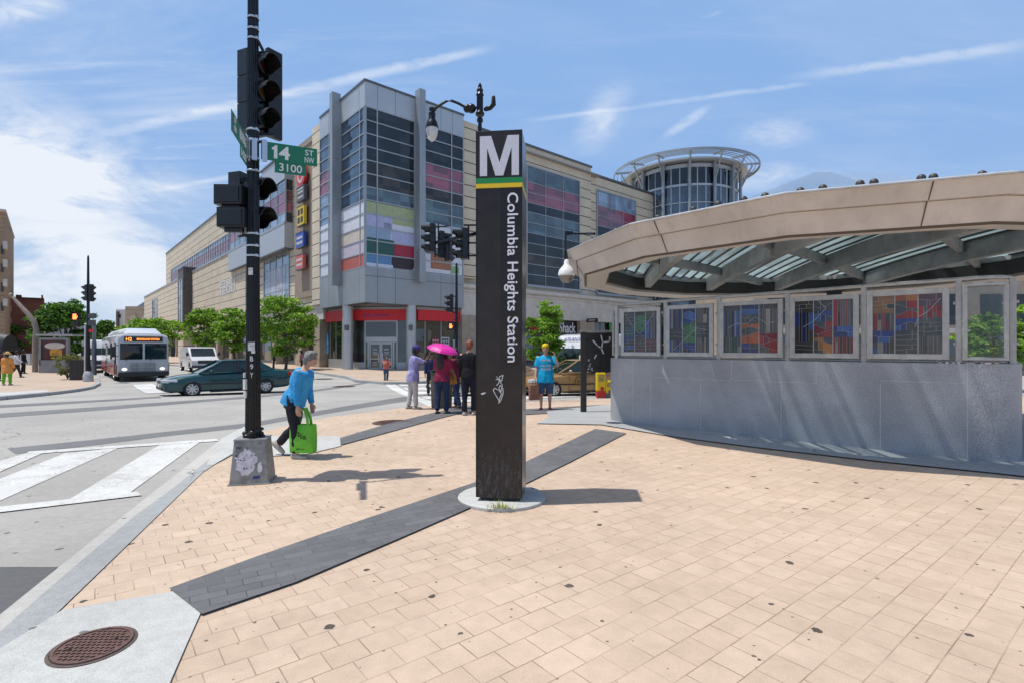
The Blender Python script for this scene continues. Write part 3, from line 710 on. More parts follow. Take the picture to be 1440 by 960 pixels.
def wallring(m, z0, z1, off, th):
    o = foot(off); i = foot(off-th); n = len(o)
    vs = [(*p,z0) for p in o]+[(*p,z1) for p in o]+[(*p,z0) for p in i]+[(*p,z1) for p in i]
    fs = []
    for k in range(n-1): fs += [(k,k+1,n+k+1,n+k), (2*n+k,3*n+k,3*n+k+1,2*n+k+1), (n+k,n+k+1,3*n+k+1,3*n+k), (k,2*n+k,2*n+k+1,k+1)]
    fs += [(0,n,3*n,2*n), (n-1,3*n-1,4*n-1,2*n-1)]
    m.add(vs, fs)
WT = 1.36
m = MB(); wallring(m, -.02, WT, 0, .30); wb = m.build('granite_facing', GRAN, T, True, ang=30)
m = MB()
for s_, z0, z1 in ((1.02,.04,.98),(2.05,.04,1.0),(2.62,1.0,WT),(3.45,.04,1.0),(3.98,1.0,WT),(4.85,.04,1.05),(5.86,.04,WT),(.62,.04,WT)):
    m.bx(s_,s_+.012,-.003,.01,z0,z1,0)
m.bx(2.62,3.98,-.003,.01,1.0,1.009,0); m.bx(4.85,SL-.6,-.003,.01,1.08,1.088,0); m.bx(1.02,2.62,-.003,.01,.985,.993,0)
m.build('stone_joint', mat('granite_joint', (.50,.51,.51), .8), T)
kp = lambda s_, w_: K0+KT*s_+KW*w_
sheet('entrance_apron', [kp(-2.2,.7), kp(-1.3,-.35), kp(-.9,-1.3), kp(.2,-.55), kp(.9,-.72), kp(2.0,-.95), kp(3.4,-1.02), kp(5.0,-.95), kp(6.2,-.80), kp(8.4,-.66), kp(8.4,7), kp(-2.2,7)], .028, APRON)
# glass panels on the wall
def zr(s_): return 2.49+.012*s_
m = MB()
path = [(-.03,2.2),(-.03,1.2)]+[(p[0]+.09,p[1]+.09) for p in foot(0)[1:10]]
rl = []
fo = foot(-.10)
for p in fo: rl.append((p[0],p[1],zr(max(p[0],0))))
m.tube([V3(p) for p in rl], (.030,.022), 8, side=(0,0,1)); m.build('top_rail', STEEL, T, True)
m = MB()
for p in fo: pass
m.tube([V3((p[0],p[1],WT+.025)) for p in fo], .018, 6, side=(0,0,1)); m.build('bottom_rail', STEELD, T, True)
posts = [.16,1.30,2.36,3.53,4.63,5.77]
for i, s_ in enumerate(posts+[6.34]):
    w_ = .10 if i not in (0,6) else (.14 if i == 0 else .33)
    m = MB(); m.bx(s_-.035,s_+.035,w_-.025,w_+.035,WT-.01,zr(s_)-.02)
    for z in (WT+.28, WT+.86): m.bx(s_+.035,s_+.062,w_-.012,w_+.012,z-.02,z+.02); m.bx(s_-.062,s_-.035,w_-.012,w_+.012,z-.02,z+.02)
    m.build('post', STEEL, T, bevel=.004)
# stained glass
GL = {}
def sg(col):
    k = tuple(col)
    if k not in GL:
        GL[k] = glass_mat('stained_glass', col, .12, .35, spec=.5)
        GL[k].name = 'stained_glass_%02d' % len(GL)
    return GL[k]
GREY = [(.085,.095,.10),(.065,.075,.078),(.10,.10,.093),(.075,.07,.062),(.06,.073,.085)]
PAL = {'blue':[(0.030,0.061,0.297),(0.061,0.149,0.459),(0.022,0.038,0.162)], 'green':[(0.027,0.162,0.068),(0.068,0.230,0.108)], 'red':[(0.324,0.024,0.022),(0.216,0.016,0.024)], 'orange':[(0.459,0.115,0.027),(0.486,0.189,0.041)], 'ochre':[(0.365,0.182,0.061),(0.270,0.142,0.068)], 'plum':[(0.128,0.057,0.081),(0.095,0.057,0.095)], 'teal':[(0.041,0.149,0.189)]}
CAME = mat('lead_came', (.42,.43,.41), .4, .4)
SCHEMES = [ # three columns each, top to bottom: (kind, colour, share)
 [[('h','grey',3),('h','teal',2),('h','blue',3)], [('h','green',1),('z','green',4),('h','blue',2),('h','plum',3)], [('h','grey',2),('v','blue',4),('h','plum',3)]],
 [[('v','blue',5),('h','grey',3),('v','blue',3)], [('z','blue',3),('z','green',4),('h','blue',2)], [('v','grey',3),('h','grey',3),('v','grey',3)]],
 [[('h','grey',1),('v','blue',5),('v','green',3)], [('h','blue',2),('z','grey',2),('z','orange',4),('h','blue',2)], [('h','ochre',1),('v','plum',5),('z','red',4)]],
 [[('h','grey',2),('v','blue',5),('h','grey',2)], [('z','grey',2),('z','blue',2),('z','red',3),('z','orange',3)], [('v','red',5),('h','blue',2),('v','red',3)]],
 [[('h','ochre',3),('v','red',3),('h','blue',2),('v','blue',2)], [('h','orange',1),('z','red',3),('z','blue',2),('h','grey',4)], [('h','plum',2),('v','red',2),('h','grey',3),('v','grey',3)]]]
LAB = ['stained glass panel in steel frame, mostly grey and green with blue, nearest the street',
       'stained glass panel of blue and grey stripes, between green and orange panels',
       'stained glass panel with orange arch and ochre right column, middle of the five',
       'stained glass panel with dark red right column and blue left column',
       'stained glass panel with ochre left column, largest, beside the clear pane']
spans = [(873.5,929),(937,1003.5),(1012,1101),(1111,1208),(1219,1335)]
def s_of(px, w_):
    r = (px-HX)/F; o = K0+KW*w_; return (r*o.y-o.x)/(KT.x-r*KT.y)
for i, (xa, xb) in enumerate(spans):
    s0, s1 = s_of(xa,.03), s_of(xb,.03); z0, z1 = WT+.055, zr(s0)-.10
    pan = thing('stained_glass_panel', LAB[i], 'glass panel', T.matrix_basis @ V3(((s0+s1)/2,.03,z0)), kang, 'stained glass panels on the granite wall')
    wd, hg = s1-s0, z1-z0; fw = .078
    m = MB(); m.bx(-wd/2,-wd/2+fw,-.025,.025,0,hg); m.bx(wd/2-fw,wd/2,-.025,.025,0,hg); m.bx(-wd/2+fw,wd/2-fw,-.025,.025,0,fw); m.bx(-wd/2+fw,wd/2-fw,-.025,.025,hg-fw,hg); m.build('frame', STEEL, pan, bevel=.004)
    iw, ih = wd-2*fw, hg-2*fw; rg = random.Random(20+i); g = MB(); ca = MB(); mats = []
    def put(poly, colr):
        if colr not in mats: mats.append(colr)
        g.add([(p[0], -.006, p[1]) for p in poly], [tuple(range(len(poly)))], mats.index(colr))
    def pick(cn, alt=.30):
        if cn == 'grey' or rg.random() < alt: return sg(rg.choice(GREY))
        return sg(rg.choice(PAL[cn]))
    for cidx, colm in enumerate(SCHEMES[i]):
        x0 = -iw/2+cidx*iw/3; x1 = x0+iw/3; tot = sum(q[2] for q in colm); zt = fw+ih
        for kind, cn, sh in colm:
            zb = zt-ih*sh/tot
            if kind == 'v':
                xs = [x0]
                while xs[-1] < x1-.06: xs.append(xs[-1]+rg.choice([.025,.04,.065]))
                xs.append(x1)
                for k in range(len(xs)-1):
                    cc = pick(cn,.15) if k % 2 == 0 else sg(rg.choice([(.03,.03,.035),(.33,.32,.28),(.13,.13,.13)]))
                    if rg.random() < .5:
                        zm = zb+(zt-zb)*rg.uniform(.25,.75); dz_ = rg.uniform(-.02,.02); put([(xs[k],zb),(xs[k+1],zb),(xs[k+1],zm+dz_),(xs[k],zm)], cc); put([(xs[k],zm),(xs[k+1],zm+dz_),(xs[k+1],zt),(xs[k],zt)], pick(cn,.4))
                    else: put([(xs[k],zb),(xs[k+1],zb),(xs[k+1],zt),(xs[k],zt)], cc)
                    ca.bx(xs[k]-.0012,xs[k]+.0012,-.009,-.006,zb,zt)
            else:   # wavy courses cut into uneven pieces
                n = max(1, int((zt-zb)/(.060 if kind == 'h' else .075))); NX = 8; am = .10 if kind == 'h' else .40; ph = rg.uniform(0,6)
                crv = []
                for k in range(n+1):
                    d = (zt-zb)/n; f_ = rg.uniform(3.0,5.5); p_ = ph+rg.uniform(-.5,.5)+(pi if kind == 'z' and k % 2 else 0)
                    crv.append([(x0+(x1-x0)*q/NX, zb+d*k+(0 if k in (0,n) else d*am*sin(f_*q/NX+p_))) for q in range(NX+1)])
                for k in range(n):
                    cuts = [0]+sorted(rg.sample(range(2,NX-1), rg.choice([0,1,1,2])))+[NX]; base_c = pick(cn,.22)
                    for c_ in range(len(cuts)-1):
                        a, b_ = cuts[c_], cuts[c_+1]; put(crv[k][a:b_+1]+crv[k+1][a:b_+1][::-1], base_c if rg.random() < .45 else pick(cn,.30))
                        if c_: ca.bar((crv[k][a][0],-.008,crv[k][a][1]),(crv[k+1][a][0],-.008,crv[k+1][a][1]),.003,.003,(0,1,0))
                    if k:
                        for q in range(NX): ca.bar((crv[k][q][0],-.008,crv[k][q][1]), (crv[k][q+1][0],-.008,crv[k][q+1][1]), .0025, .003, (0,1,0))
            zt = zb
        if cidx: ca.bx(x0-.005,x0+.005,-.012,-.006,fw,fw+ih)
    # a sweeping lead line over each panel
    cv = [[(-.45,.95),(-.2,.6),(.0,.45),(.45,.98)], [(-.4,.05),(-.1,.3),(.2,.55),(.45,.5)], [(-.42,.52),(-.25,.62),(-.05,.6),(.1,.75),(.3,.6),(.45,.63)], [(-.35,.5),(-.15,.62),(.05,.85),(-.1,1.)], [(.48,.92),(.3,.7),(.17,.62),(.12,.45)]][i]
    for q in range(len(cv)-1): ca.bar((cv[q][0]*iw,-.010,fw+cv[q][1]*ih), (cv[q+1][0]*iw,-.010,fw+cv[q+1][1]*ih), .006, .004, (0,1,0))
    g.bx(-iw/2,iw/2,-.003,.003,fw,fw+ih, len(mats)); mats2 = mats+[sg((.05,.055,.06))]
    g.build('glass', mats2, pan); ca.build('lead_came', CAME, pan)
# the clear curved pane at the end and the narrow one round the far corner
CLEAR = glass_mat('clear_glass', (.10,.13,.13), .02, .1, .62)
pan = thing('clear_glass_panel', 'clear glass pane in steel frame at the rounded end of the wall', 'glass panel', T.matrix_basis @ V3((6.2,.05,WT+.05)), kang)
s0, s1 = 5.84-6.2, 6.27-6.2; hg = 1.05
arc = [(s0,0),(s0+.10,.0),(s0+.20,.005),(s0+.29,.03),(s0+.37,.07),(s1,.13)]
m = MB()
for z in (.02,hg): m.tube([(p[0],p[1]-.02,z) for p in arc], .032, 6, side=(0,0,1))
for p in (arc[0],arc[-1]): m.box((p[0],p[1]-.02,hg/2), (.055,.05,hg))
m.build('frame', STEEL, pan)
m = MB()
for k in range(len(arc)-1): a, b_ = arc[k], arc[k+1]; m.add([(a[0],a[1]-.02,.03),(b_[0],b_[1]-.02,.03),(b_[0],b_[1]-.02,hg-.02),(a[0],a[1]-.02,hg-.02)], [(0,1,2,3)])
m.build('pane', CLEAR, pan)
pan = thing('clear_glass_panel', 'narrow glass pane in steel frame at the street end of the granite wall', 'glass panel', T.matrix_basis @ V3((-.13,.50,WT+.05)), kang+R(118))
m = MB(); m.bx(-.30,-.25,-.02,.02,0,.98); m.bx(.10,.15,-.02,.02,0,.98); m.bx(-.25,.10,-.02,.02,0,.05); m.bx(-.25,.10,-.02,.02,.93,.98); m.build('frame', STEEL, pan)
MB().bx(-.25,.10,-.003,.003,.05,.93).build('pane', glass_mat('dark_pane', (.05,.07,.06), .05, .2), pan)
# litter on the wall top
m = MB(); rl_ = random.Random(5)
for k in range(9): m.box((5.55+k*.075+rl_.uniform(-.02,.02), .02+rl_.uniform(0,.05), WT+.012), (rl_.uniform(.02,.07),.03,rl_.uniform(.01,.025)), rl_.uniform(0,3))
lt = m.build('paper_litter', mat('litter_white', (.6,.58,.55), .8, 0, .3, 60), None, loc=T.location, rotz=kang); tag(lt, 'torn white paper litter on top of the granite wall', 'litter')

# ================================================================== the ring canopy
CX, CY = 6.45, 11.2
FASC = mat('fascia_metal', (.555,.508,.458), .45, .12, .10, 2.2, .03, 60)
NN = NT(FASC.node_tree); tt = NN.new('ShaderNodeTexCoord').outputs['Object']; bb = bsdf(FASC); prev = bb.inputs['Base Color'].links[0].from_socket
stk = NN.smooth(NN.noise(NN.mapping(tt, scale=(3.2,3.2,.35)), 2.2, 7, .7), .50, .72)
NN.link(NN.mix(NN.math('MULTIPLY', stk, .22), prev, (.27,.225,.18)), bb.inputs['Base Color'])
COPE = mat('coping_metal', (.46,.46,.45), .5, .35, .15, 6)
CONCB = mat('beam_concrete', (.34,.355,.35), .7, 0, .25, 2.5, .15, 30)
CDARK = mat('canopy_dark', (.045,.045,.043), .6, .2)
T = thing('entrance_canopy', 'faceted oval ring canopy with ribbed glass roof over the station entrance', 'canopy', (CX, CY, 0))
NF = 14; A0 = R(262)
def ringpts(r): return [V3((r*cos(A0-2*pi*k/NF), r*sin(A0-2*pi*k/NF), 0)) for k in range(NF)]
def ringsurf(m, prof, mi=None):
    """profile (radius, z) swept round the facets; closed profile"""
    n = len(prof)
    for k in range(NF):
        vs = []
        for kk in (k, (k+1)%NF):
            a = A0-2*pi*kk/NF
            for r, z in prof: vs.append((r*cos(a), r*sin(a), z))
        m.add(vs, [(i,(i+1)%n,n+(i+1)%n,n+i) for i in range(n)], mi)
ZT = 3.56
m = MB()
ringsurf(m, [(5.31,ZT),(5.18,3.36),(5.14,3.36),(4.98,3.085),(4.93,3.07),(4.47,3.12),(4.47,3.18),(4.9,3.2),(5.1,ZT-.01)])
m.build('fascia', FASC, T)
jts = {k: [] for k in range(NF)}
for j in range(10):
    q = ((R(8.5)+R(37.8)*j)/(2*pi/NF)); jts[int(q) % NF].append(q-int(q))
m = MB()
for k in range(NF):
    a0 = A0-2*pi*k/NF; a1 = a0-2*pi/NF
    for (t_, wd) in [(t, .012) for t in jts[k]]:
        p = lambda r, z: V3((r*cos(a0)*(1-t_)+r*cos(a1)*t_, r*sin(a0)*(1-t_)+r*sin(a1)*t_, z))
        m.bar(p(5.312,ZT-.01), p(5.183,3.37), wd, .012); m.bar(p(5.145,3.355), p(4.985,3.095), wd, .012)
ringsurf(m, [(5.182,3.362),(5.186,3.372),(5.138,3.358)]); ringsurf(m, [(4.985,3.083),(4.988,3.094),(4.935,3.068)])
m.build('panel_joint', mat('joint_dark', (.11,.085,.065), .8), T)
m = MB(); ringsurf(m, [(5.345,ZT),(5.345,ZT+.016),(5.22,ZT+.06),(4.72,ZT+.09),(4.48,ZT+.06),(4.48,3.3),(4.52,3.3),(4.9,ZT)]); m.build('coping', COPE, T)
m = MB()
ringsurf(m, [(4.47,3.182),(4.475,3.5),(4.42,3.5),(4.42,3.182)]); m.build('inner_ring', CDARK, T)
# girders and cross beams under the glass
rin = 4.43
def chord(o, d):
    b_ = o.dot(d); q = b_*b_-(o.dot(o)-rin*rin)
    return None if q <= .3 else (o+d*(-b_-math.sqrt(q)), o+d*(-b_+math.sqrt(q)))
d1 = V3((.13,1,0)).normalized(); n1_ = V3((d1.y,-d1.x,0)); d2 = V3((.74,.67,0)).normalized(); n2_ = V3((d2.y,-d2.x,0))
def crown(p): r = math.hypot(p.x,p.y)/rin; return .12*(1-r*r)
for off in (-3.1,-1.2,.75,2.7):
    e = chord(n1_*off, d1)
    if not e: continue
    m = MB(); K = 10
    for k in range(K):
        a = e[0].lerp(e[1], k/K); b_ = e[0].lerp(e[1], (k+1)/K)
        m.bar(a+V3((0,0,3.42+crown(a))), b_+V3((0,0,3.42+crown(b_))), .17, .36)
    m.build('girder', CONCB, T)
for off in (-2.6,-.2,2.2):
    e = chord(n2_*off, d2)
    if not e: continue
    m = MB(); K = 8
    for k in range(K):
        a = e[0].lerp(e[1], k/K); b_ = e[0].lerp(e[1], (k+1)/K)
        m.bar(a+V3((0,0,3.50+crown(a))), b_+V3((0,0,3.50+crown(b_))), .10, .20)
    m.build('cross_beam', CONCB, T)
ROOFG = bpy.data.materials.new('roof_glass'); ROOFG.use_nodes = True; N = NT(ROOFG.node_tree)
tl = N.new('ShaderNodeBsdfTranslucent'); tl.inputs[0].default_value = (.30,.39,.39,1); trp = N.new('ShaderNodeBsdfTransparent'); trp.inputs[0].default_value = (.75,.86,.88,1)
gls = N.new('ShaderNodeBsdfGlossy'); gls.inputs['Roughness'].default_value = .08; gls.inputs[0].default_value = (.6,.7,.75,1)
mx = N.new('ShaderNodeMixShader'); tw = N.new('ShaderNodeTexCoord').outputs['Object']; N.link(N.smooth(N.noise(N.mapping(tw, rot=(0,0,R(8)), scale=(1.25,.12,1)), 1.6, 2, .5), .44, .62, .06, .62), mx.inputs[0]); N.link(tl.outputs[0], mx.inputs[1]); N.link(trp.outputs[0], mx.inputs[2])
mx2 = N.new('ShaderNodeMixShader'); mx2.inputs[0].default_value = .12; N.link(mx.outputs[0], mx2.inputs[1]); N.link(gls.outputs[0], mx2.inputs[2]); N.link(mx2.outputs[0], N.n['Material Output'].inputs[0])
m = MB(); off = -4.5
while off < 4.5:
    e = chord(n1_*off, d1)
    if e:
        K = 12
        for k in range(K):
            a = e[0].lerp(e[1], k/K); b_ = e[0].lerp(e[1], (k+1)/K); za, zb = 3.66+crown(a), 3.66+crown(b_)
            m.add([a+V3((0,0,za))-n1_*.14+V3((0,0,.05)), b_+V3((0,0,zb))-n1_*.14+V3((0,0,.05)), b_+V3((0,0,zb))+n1_*.14-V3((0,0,.05)), a+V3((0,0,za))+n1_*.14-V3((0,0,.05))], [(0,1,2,3)])
    off += .29
m.build('roof_glass', ROOFG, T)
m = MB(); off = -4.5
while off < 4.5:
    e = chord(n1_*(off+.145), d1)
    if e:
        K = 12
        for k in range(K):
            a = e[0].lerp(e[1], k/K); b_ = e[0].lerp(e[1], (k+1)/K)
            m.bar(a+V3((0,0,3.64+crown(a))), b_+V3((0,0,3.64+crown(b_))), .055, .09)
    off += .29
m.build('glazing_bar', mat('glazing_dark', (.07,.075,.075), .5, .3), T)
m = MB()
for k in range(NF):
    a = A0-2*pi*(k+.1)/NF
    if k in (8,11): MB().box((4.25*cos(a), 4.25*sin(a), 1.7), (.34,.34,3.2), a).build('column', CDARK, T)
# the blue glass lantern that shows over the rim
m = MB(); ringl = [(3.9*cos(2*pi*k/10), 3.0*sin(2*pi*k/10)-.2, 3.78) for k in range(10)]
m.add(ringl+[(-.35,-.6,5.12),(1.3,-.5,5.14)], [(0,1,11),(1,2,11),(2,3,11),(3,10,11),(3,4,10),(4,5,10),(5,6,10),(6,7,10),(7,8,10),(8,11,10),(8,9,11),(9,0,11)])
m.build('roof_lantern', glass_mat('lantern_glass', (.50,.60,.70), .10, .1, .74), T)
# small dark domes along the rim
for px in (866,925,975,1010,1045.5,1076,1125.5,1157,1209.5,1229,1295.5,1312.5,1381):
    lo, hi = None, None; r = (px-HX)/F; best = None
    for k in range(4000):
        Y = 5.5+k*.002; dd = abs(math.hypot(r*Y-CX, Y-CY)-4.98)
        if dd < .003: best = Y; break
    if best:
        m = MB(); q = .050*best/6.4 if px > 1000 else .05
        m.lathe([(q,0),(q,.05),(q*.96,.05+q*.35),(q*.75,.05+q*.75),(q*.4,.05+q*.97),(.003,.05+q*1.05)], 14)
        m.build('dome_cap', mat('dome_dark', (.05,.045,.04), .5, .3), T, True, loc=(r*best-CX, best-CY, ZT+.045))
# hanging security camera
dc = 10.9
T2 = thing('security_camera', 'white dome security camera hanging from a black arm on the canopy rim', 'security camera', P(797,385,dc))
o = P(797,385,dc); rp_ = lambda x, y, d=dc: P(x,y,d)-o
m = MB(); m.tube([rp_(824,329), rp_(806,329), rp_(795.5,330)], .022, 8); m.tube([rp_(795.5,327), rp_(795.5,368)], .022, 8); m.box(rp_(800,328), (.16,.07,.06)); m.tube([rp_(824,329), rp_(836,329,10.6)], .028, 8); m.build('arm', BLK, T2, True)
m = MB(); m.lathe([(.035,.29),(.05,.27),(.06,.19),(.09,.15),(.155,.08),(.178,.0),(.178,-.03),(.16,-.05)], 24); m.build('housing', mat('camera_white', (.75,.75,.74), .4, 0, .05), T2, True)
m = MB(); m.lathe([(.155,-.05),(.15,-.10),(.11,-.16),(.05,-.19),(.004,-.195)], 24); m.build('dome', glass_mat('dome_smoke', (.10,.09,.08), .05, .2), T2, True)
# dark information board on a post
BRD = mat('board_brown', (.022,.02,.019), .35, 0, .3, 4, .05, 80)
g0 = G(820.5,580); T = thing('information_board', 'dark brown board on a post with white graffiti, left of the granite wall', 'sign board', g0)
dd = g0.y; X = lambda px: (px-HX)/F*dd-g0.x; Z = lambda py: EYE-(py-HY)/F*dd-g0.z
m = MB(); m.bx(X(816.5),X(824.5),-.06,.06,0,Z(467)); m.bx(X(862),X(869),-.06,.06,0,Z(467)); m.build('post', BRD, T, bevel=.006)
m = MB(); m.bx(X(824.5),X(862),-.03,.03,Z(523),Z(468)); m.build('panel', BRD, T)
m = MB(); m.bx(X(816),X(869.5),-.07,.07,Z(467),Z(464.5)); m.build('cap', mat('board_cap', (.33,.31,.28), .5), T)
m = MB(); FM3 = plane_M((0,-.032,0), (1,0,0), (0,0,1))
scrawl(m, [(X(a),Z(b)) for a,b in [(834,479),(840,486),(845,489),(848,496)]], .035, FM3); scrawl(m, [(X(a),Z(b)) for a,b in [(845,472),(847,481),(846,488)]], .03, FM3)
scrawl(m, [(X(a),Z(b)) for a,b in [(847,481),(857,480),(857,474)]], .03, FM3); scrawl(m, [(X(a),Z(b)) for a,b in [(836,503),(838,499)]], .03, FM3)
for q in range(14):
    r_ = random.Random(q); a, b_ = r_.uniform(825,834), r_.uniform(505,522); scrawl(m, [(X(a),Z(b_)),(X(a+r_.uniform(-1.5,1.5)),Z(b_+r_.uniform(-3,3)))], .012, FM3)
m.build('graffiti', SCR, T)
# ================================================================== the shopping centre across the crossing
CB = V3((-11.75, 42, 0)); UA = R(41.3); UU = V3((cos(UA), sin(UA), 0)); VV = V3((-sin(UA), cos(UA), 0))
def FR(px, v0=0.):
    r = (px-HX)/F; o = CB+VV*v0; return (r*o.y-o.x)/(UU.x-r*UU.y)
def FL(px, u0=0.):
    r = (px-HX)/F; o = CB+UU*u0; return (r*o.y-o.x)/(VV.x-r*VV.y)
def zp(py, u, v): return EYE-(py-HY)/F*(CB+UU*u+VV*v).y
TANL = coursed_mat('tan_masonry', (.63,.555,.43), (.59,.515,.39), (.09,.065,.045), 1.06, .35, .075)
STONE = mat('pale_stone', (.56,.53,.47), .8, 0, .12, 1.5, .1, 20)
STONE2 = mat('stone_base', (.36,.30,.235), .8, 0, .15, 1.5, .1, 20)
GPAN = mat('grey_panel', (.31,.335,.352), .42, .35, .08, .6)
GPAN2 = mat('grey_panel_light', (.45,.475,.49), .4, .4, .06, .6)
MUL = mat('mullion_grey', (.36,.385,.40), .4, .45)
MULD = mat('mullion_dark', (.12,.13,.14), .4, .4)
GBLUE = glass_mat('glass_blue', (.028,.055,.095), .035, .35)
GDARK = glass_mat('glass_dark', (.010,.014,.018), .04, .5, spec=.5)
GTEAL = glass_mat('glass_teal', (.05,.085,.10), .06, .3)
GPALE = glass_mat('glass_pale', (.16,.22,.30), .06, .25)
PINK = glass_mat('glass_pink', (.205,.034,.058), .14, .12)
GSHOP = glass_mat('glass_shop', (.02,.026,.022), .03, .6)
ROOFM = mat('roof_grey', (.3,.3,.3), .9)
REDF = mat('awning_red', (.62,.018,.028), .5, 0, .08, 2)
DARKM = mat('recess_dark', (.02,.02,.02), .8)
T = thing('shopping_centre', 'large tan brick and glass shopping centre across the crossing', 'shopping centre', CB, UA)
ZB = -.46; ZR = 22.5
vend = FL(232, .6); vlow = FL(205, .6); ust, uend = FR(838.5), FR(942)
# main walls (as solid blocks)
m = MB(); UP = .8; VP = .8
v_b = FL(449.5); u_b = FR(652)
v_pier = FL(447, 0)
ps = FR(672, -.0)
m.bx(u_b+.02, ust, VP, 30, 5.6, ZR)                          # right front, upper
m.bx(UP, 30, v_b+.02, vend, 5.6, ZR-.05)                     # left front, upper
wl = m.build('upper_wall', TANL, T)
m = MB(); m.bx(ust, uend, VP+.5, 30, 5.6, 22.0); m.build('upper_wall', TANL, T)
m = MB(); m.bx(u_b+.05, FR(671.5,.2), .2, VP+.01, 8.0, ZR+.05); m.build('pier', TANL, T)
m = MB(); m.bx(.1, UP+.01, v_b+.05, FL(439,.1), 5.6, ZR+.05); m.build('pier', TANL, T)
m = MB(); m.bx(.4, UP+.01, FL(439,.1)+.01, FL(414.5,.4), 6.6, ZR-.2); m.build('sign_panel', mat('panel_brown', (.30,.235,.18), .85, 0, .08, 2), T)
for (a,b_,c_,d_) in ((u_b-.1, ust+.12, VP-.12, VP+.4), (ust, uend+.1, VP+.38, VP+.9)):
    m = MB(); m.bx(a,b_,c_,d_, (ZR if a < ust-1 else 22.0), (ZR if a < ust-1 else 22.0)+.22); m.build('coping', MULD, T)
m = MB(); m.bx(UP-.1, UP+.5, v_b, vend+.1, ZR-.05, ZR+.17); m.build('coping', MULD, T)
m = MB(); m.bx(.3, 30, .3, 30, ZR-.8, ZR-.7); m.build('roof', ROOFM, T)
# podium on the far left
zpod = 14.9
m = MB(); m.bx(.25, UP, FL(345,.25), vend, 4.8, zpod); m.bx(.25, 28, vend, vlow, 4.8, zpod); m.build('podium_wall', TANL, T)
m = MB(); m.bx(.15, UP, FL(345,.25), vend, zpod, zpod+.25); m.bx(.15, 28, vend, vlow+.2, zpod, zpod+.25); m.build('coping', MUL, T)
# ground floor: stone frieze and piers, shop fronts between
m = MB(); m.bx(u_b+.02, uend, .35, 3, 4.55, 7.1); m.bx(.35, 3, v_b+.02, vlow, 4.2, 5.6); m.build('stone_frieze', STONE, T)
m = MB(); m.bx(u_b, uend+.05, .12, .8, 7.1, 7.45); m.bx(u_b, uend, .22, .8, 6.75, 6.9); m.bx(.15,.8, v_b, FL(345,.3), 5.6, 5.8); m.build('cornice', STONE, T)
def pier(u0,u1,v0,v1,z1=4.56):
    m = MB(); m.bx(u0,u1,v0,v1,.55,z1); m.bx(u0-.04,u1+.04,v0-.04,v1+.04,2.3,2.42); m.bx(u0-.06,u1+.06,v0-.06,v1+.06,ZB,.55); m.build('stone_pier', STONE2, T)
for px0, px1 in ((650,672),(816,836),(880,892),(925,942)): pier(FR(px0,.25), FR(px1,.25), .25, 2.5)
vp_list = [(449.5,441),(424,416),(388,383),(352,348),(326,323),(306,303.5),(290,288),(276,274.5),(262,260.5),(248,247),(236,235),(225,224),(214,213)]
for px0, px1 in vp_list: pier(.25, 2.5, FL(px0,.25), FL(px1,.25), 4.22)
def shopfront(a, b, side, z1, n, label=None, gl=GSHOP):
    """glazed bay along U (side 'u') or V (side 'v') set back behind the piers"""
    fr = MB(); back = 1.0
    def bxx(s0,s1,d0,d1,z0,z1_,mb): mb.bx(s0,s1,d0,d1,z0,z1_) if side == 'u' else mb.bx(d0,d1,s0,s1,z0,z1_)
    g = MB(); bxx(a,b,back+.04,back+.10,ZB,z1,g); f = None
    for k in range(n+1):
        x = a+(b-a)*k/n; bxx(x-.05,x+.05,back,back+.12,ZB,z1,fr)
    bxx(a,b,back-.01,back+.13,2.75,2.87,fr); bxx(a,b,back-.02,back+.14,ZB,ZB+.5,fr); bxx(a,b,back-.01,back+.13,z1-.12,z1,fr)
    f = fr.build('shop_window', MULD, T); g.build('pane', gl, f)
shopfront(FR(672,.25), FR(816,.25), 'u', 4.55, 7); shopfront(FR(836,.25), FR(880,.25), 'u', 4.55, 3); shopfront(FR(892,.25), FR(925,.25), 'u', 4.55, 2)
for k in range(len(vp_list)-1): shopfront(FL(vp_list[k][1],.25), FL(vp_list[k+1][0],.25), 'v', 4.2, 3)
m = MB(); m.bx(FR(672,.25), FR(816,.25), .75, .98, 3.0, 4.5); m.build('sign_fascia', mat('fascia_black', (.012,.011,.014), .4), T)
m = MB(); m.bx(FR(672,.25), uend, 1.2, 12, ZB, 4.5); m.bx(1.2, 12, v_b, vlow, ZB, 4.2); m.build('shop_interior', DARKM, T)
# ---------------------------------------------------------------- the glazed corner bay
ztop = zp(149,0,0); zbot = zp(374.5,0,0); zsp = zp(425,0,0); zpar = zp(114,0,0)
NR = 12; rh = (ztop-zbot)/NR; f_u, f_v = FR(588), FL(477)
def bay_rows(side, a, b, rows, cols):
    """ROWS lists a material for each of the twelve rows from the top; COLS are the mullions between A and B"""
    for (r0, r1, mt) in rows:
        g = MB(); z1, z0 = ztop-rh*r0, ztop-rh*r1
        if side == 'u': g.bx(a,b,.06,.14,z0,z1)
        else: g.bx(.06,.14,a,b,z0,z1)
        w_ = g.build('window', mt, T)
    fr = MB()
    for k in range(NR+1):
        z = ztop-rh*k
        fr.bx(a,b,-.015,.05,z-.045,z+.045) if side == 'u' else fr.bx(-.015,.05,a,b,z-.045,z+.045)
    for x in cols:
        fr.bx(x-.05,x+.05,-.022,.055,zbot,ztop) if side == 'u' else fr.bx(-.022,.055,x-.05,x+.05,zbot,ztop)
    fr.build('window_frame', MUL, T)
TW = lambda n, c: mat('poster_'+n, c, .35, 0, .12, 3)
WHITE, LAVA, LIME = TW('white', (.60,.62,.68)), TW('lavender', (.40,.42,.62)), TW('lime', (.36,.41,.22))
STREAK = glass_mat('glass_reflection', (.035,.026,.02), .05, .6, spec=.5)
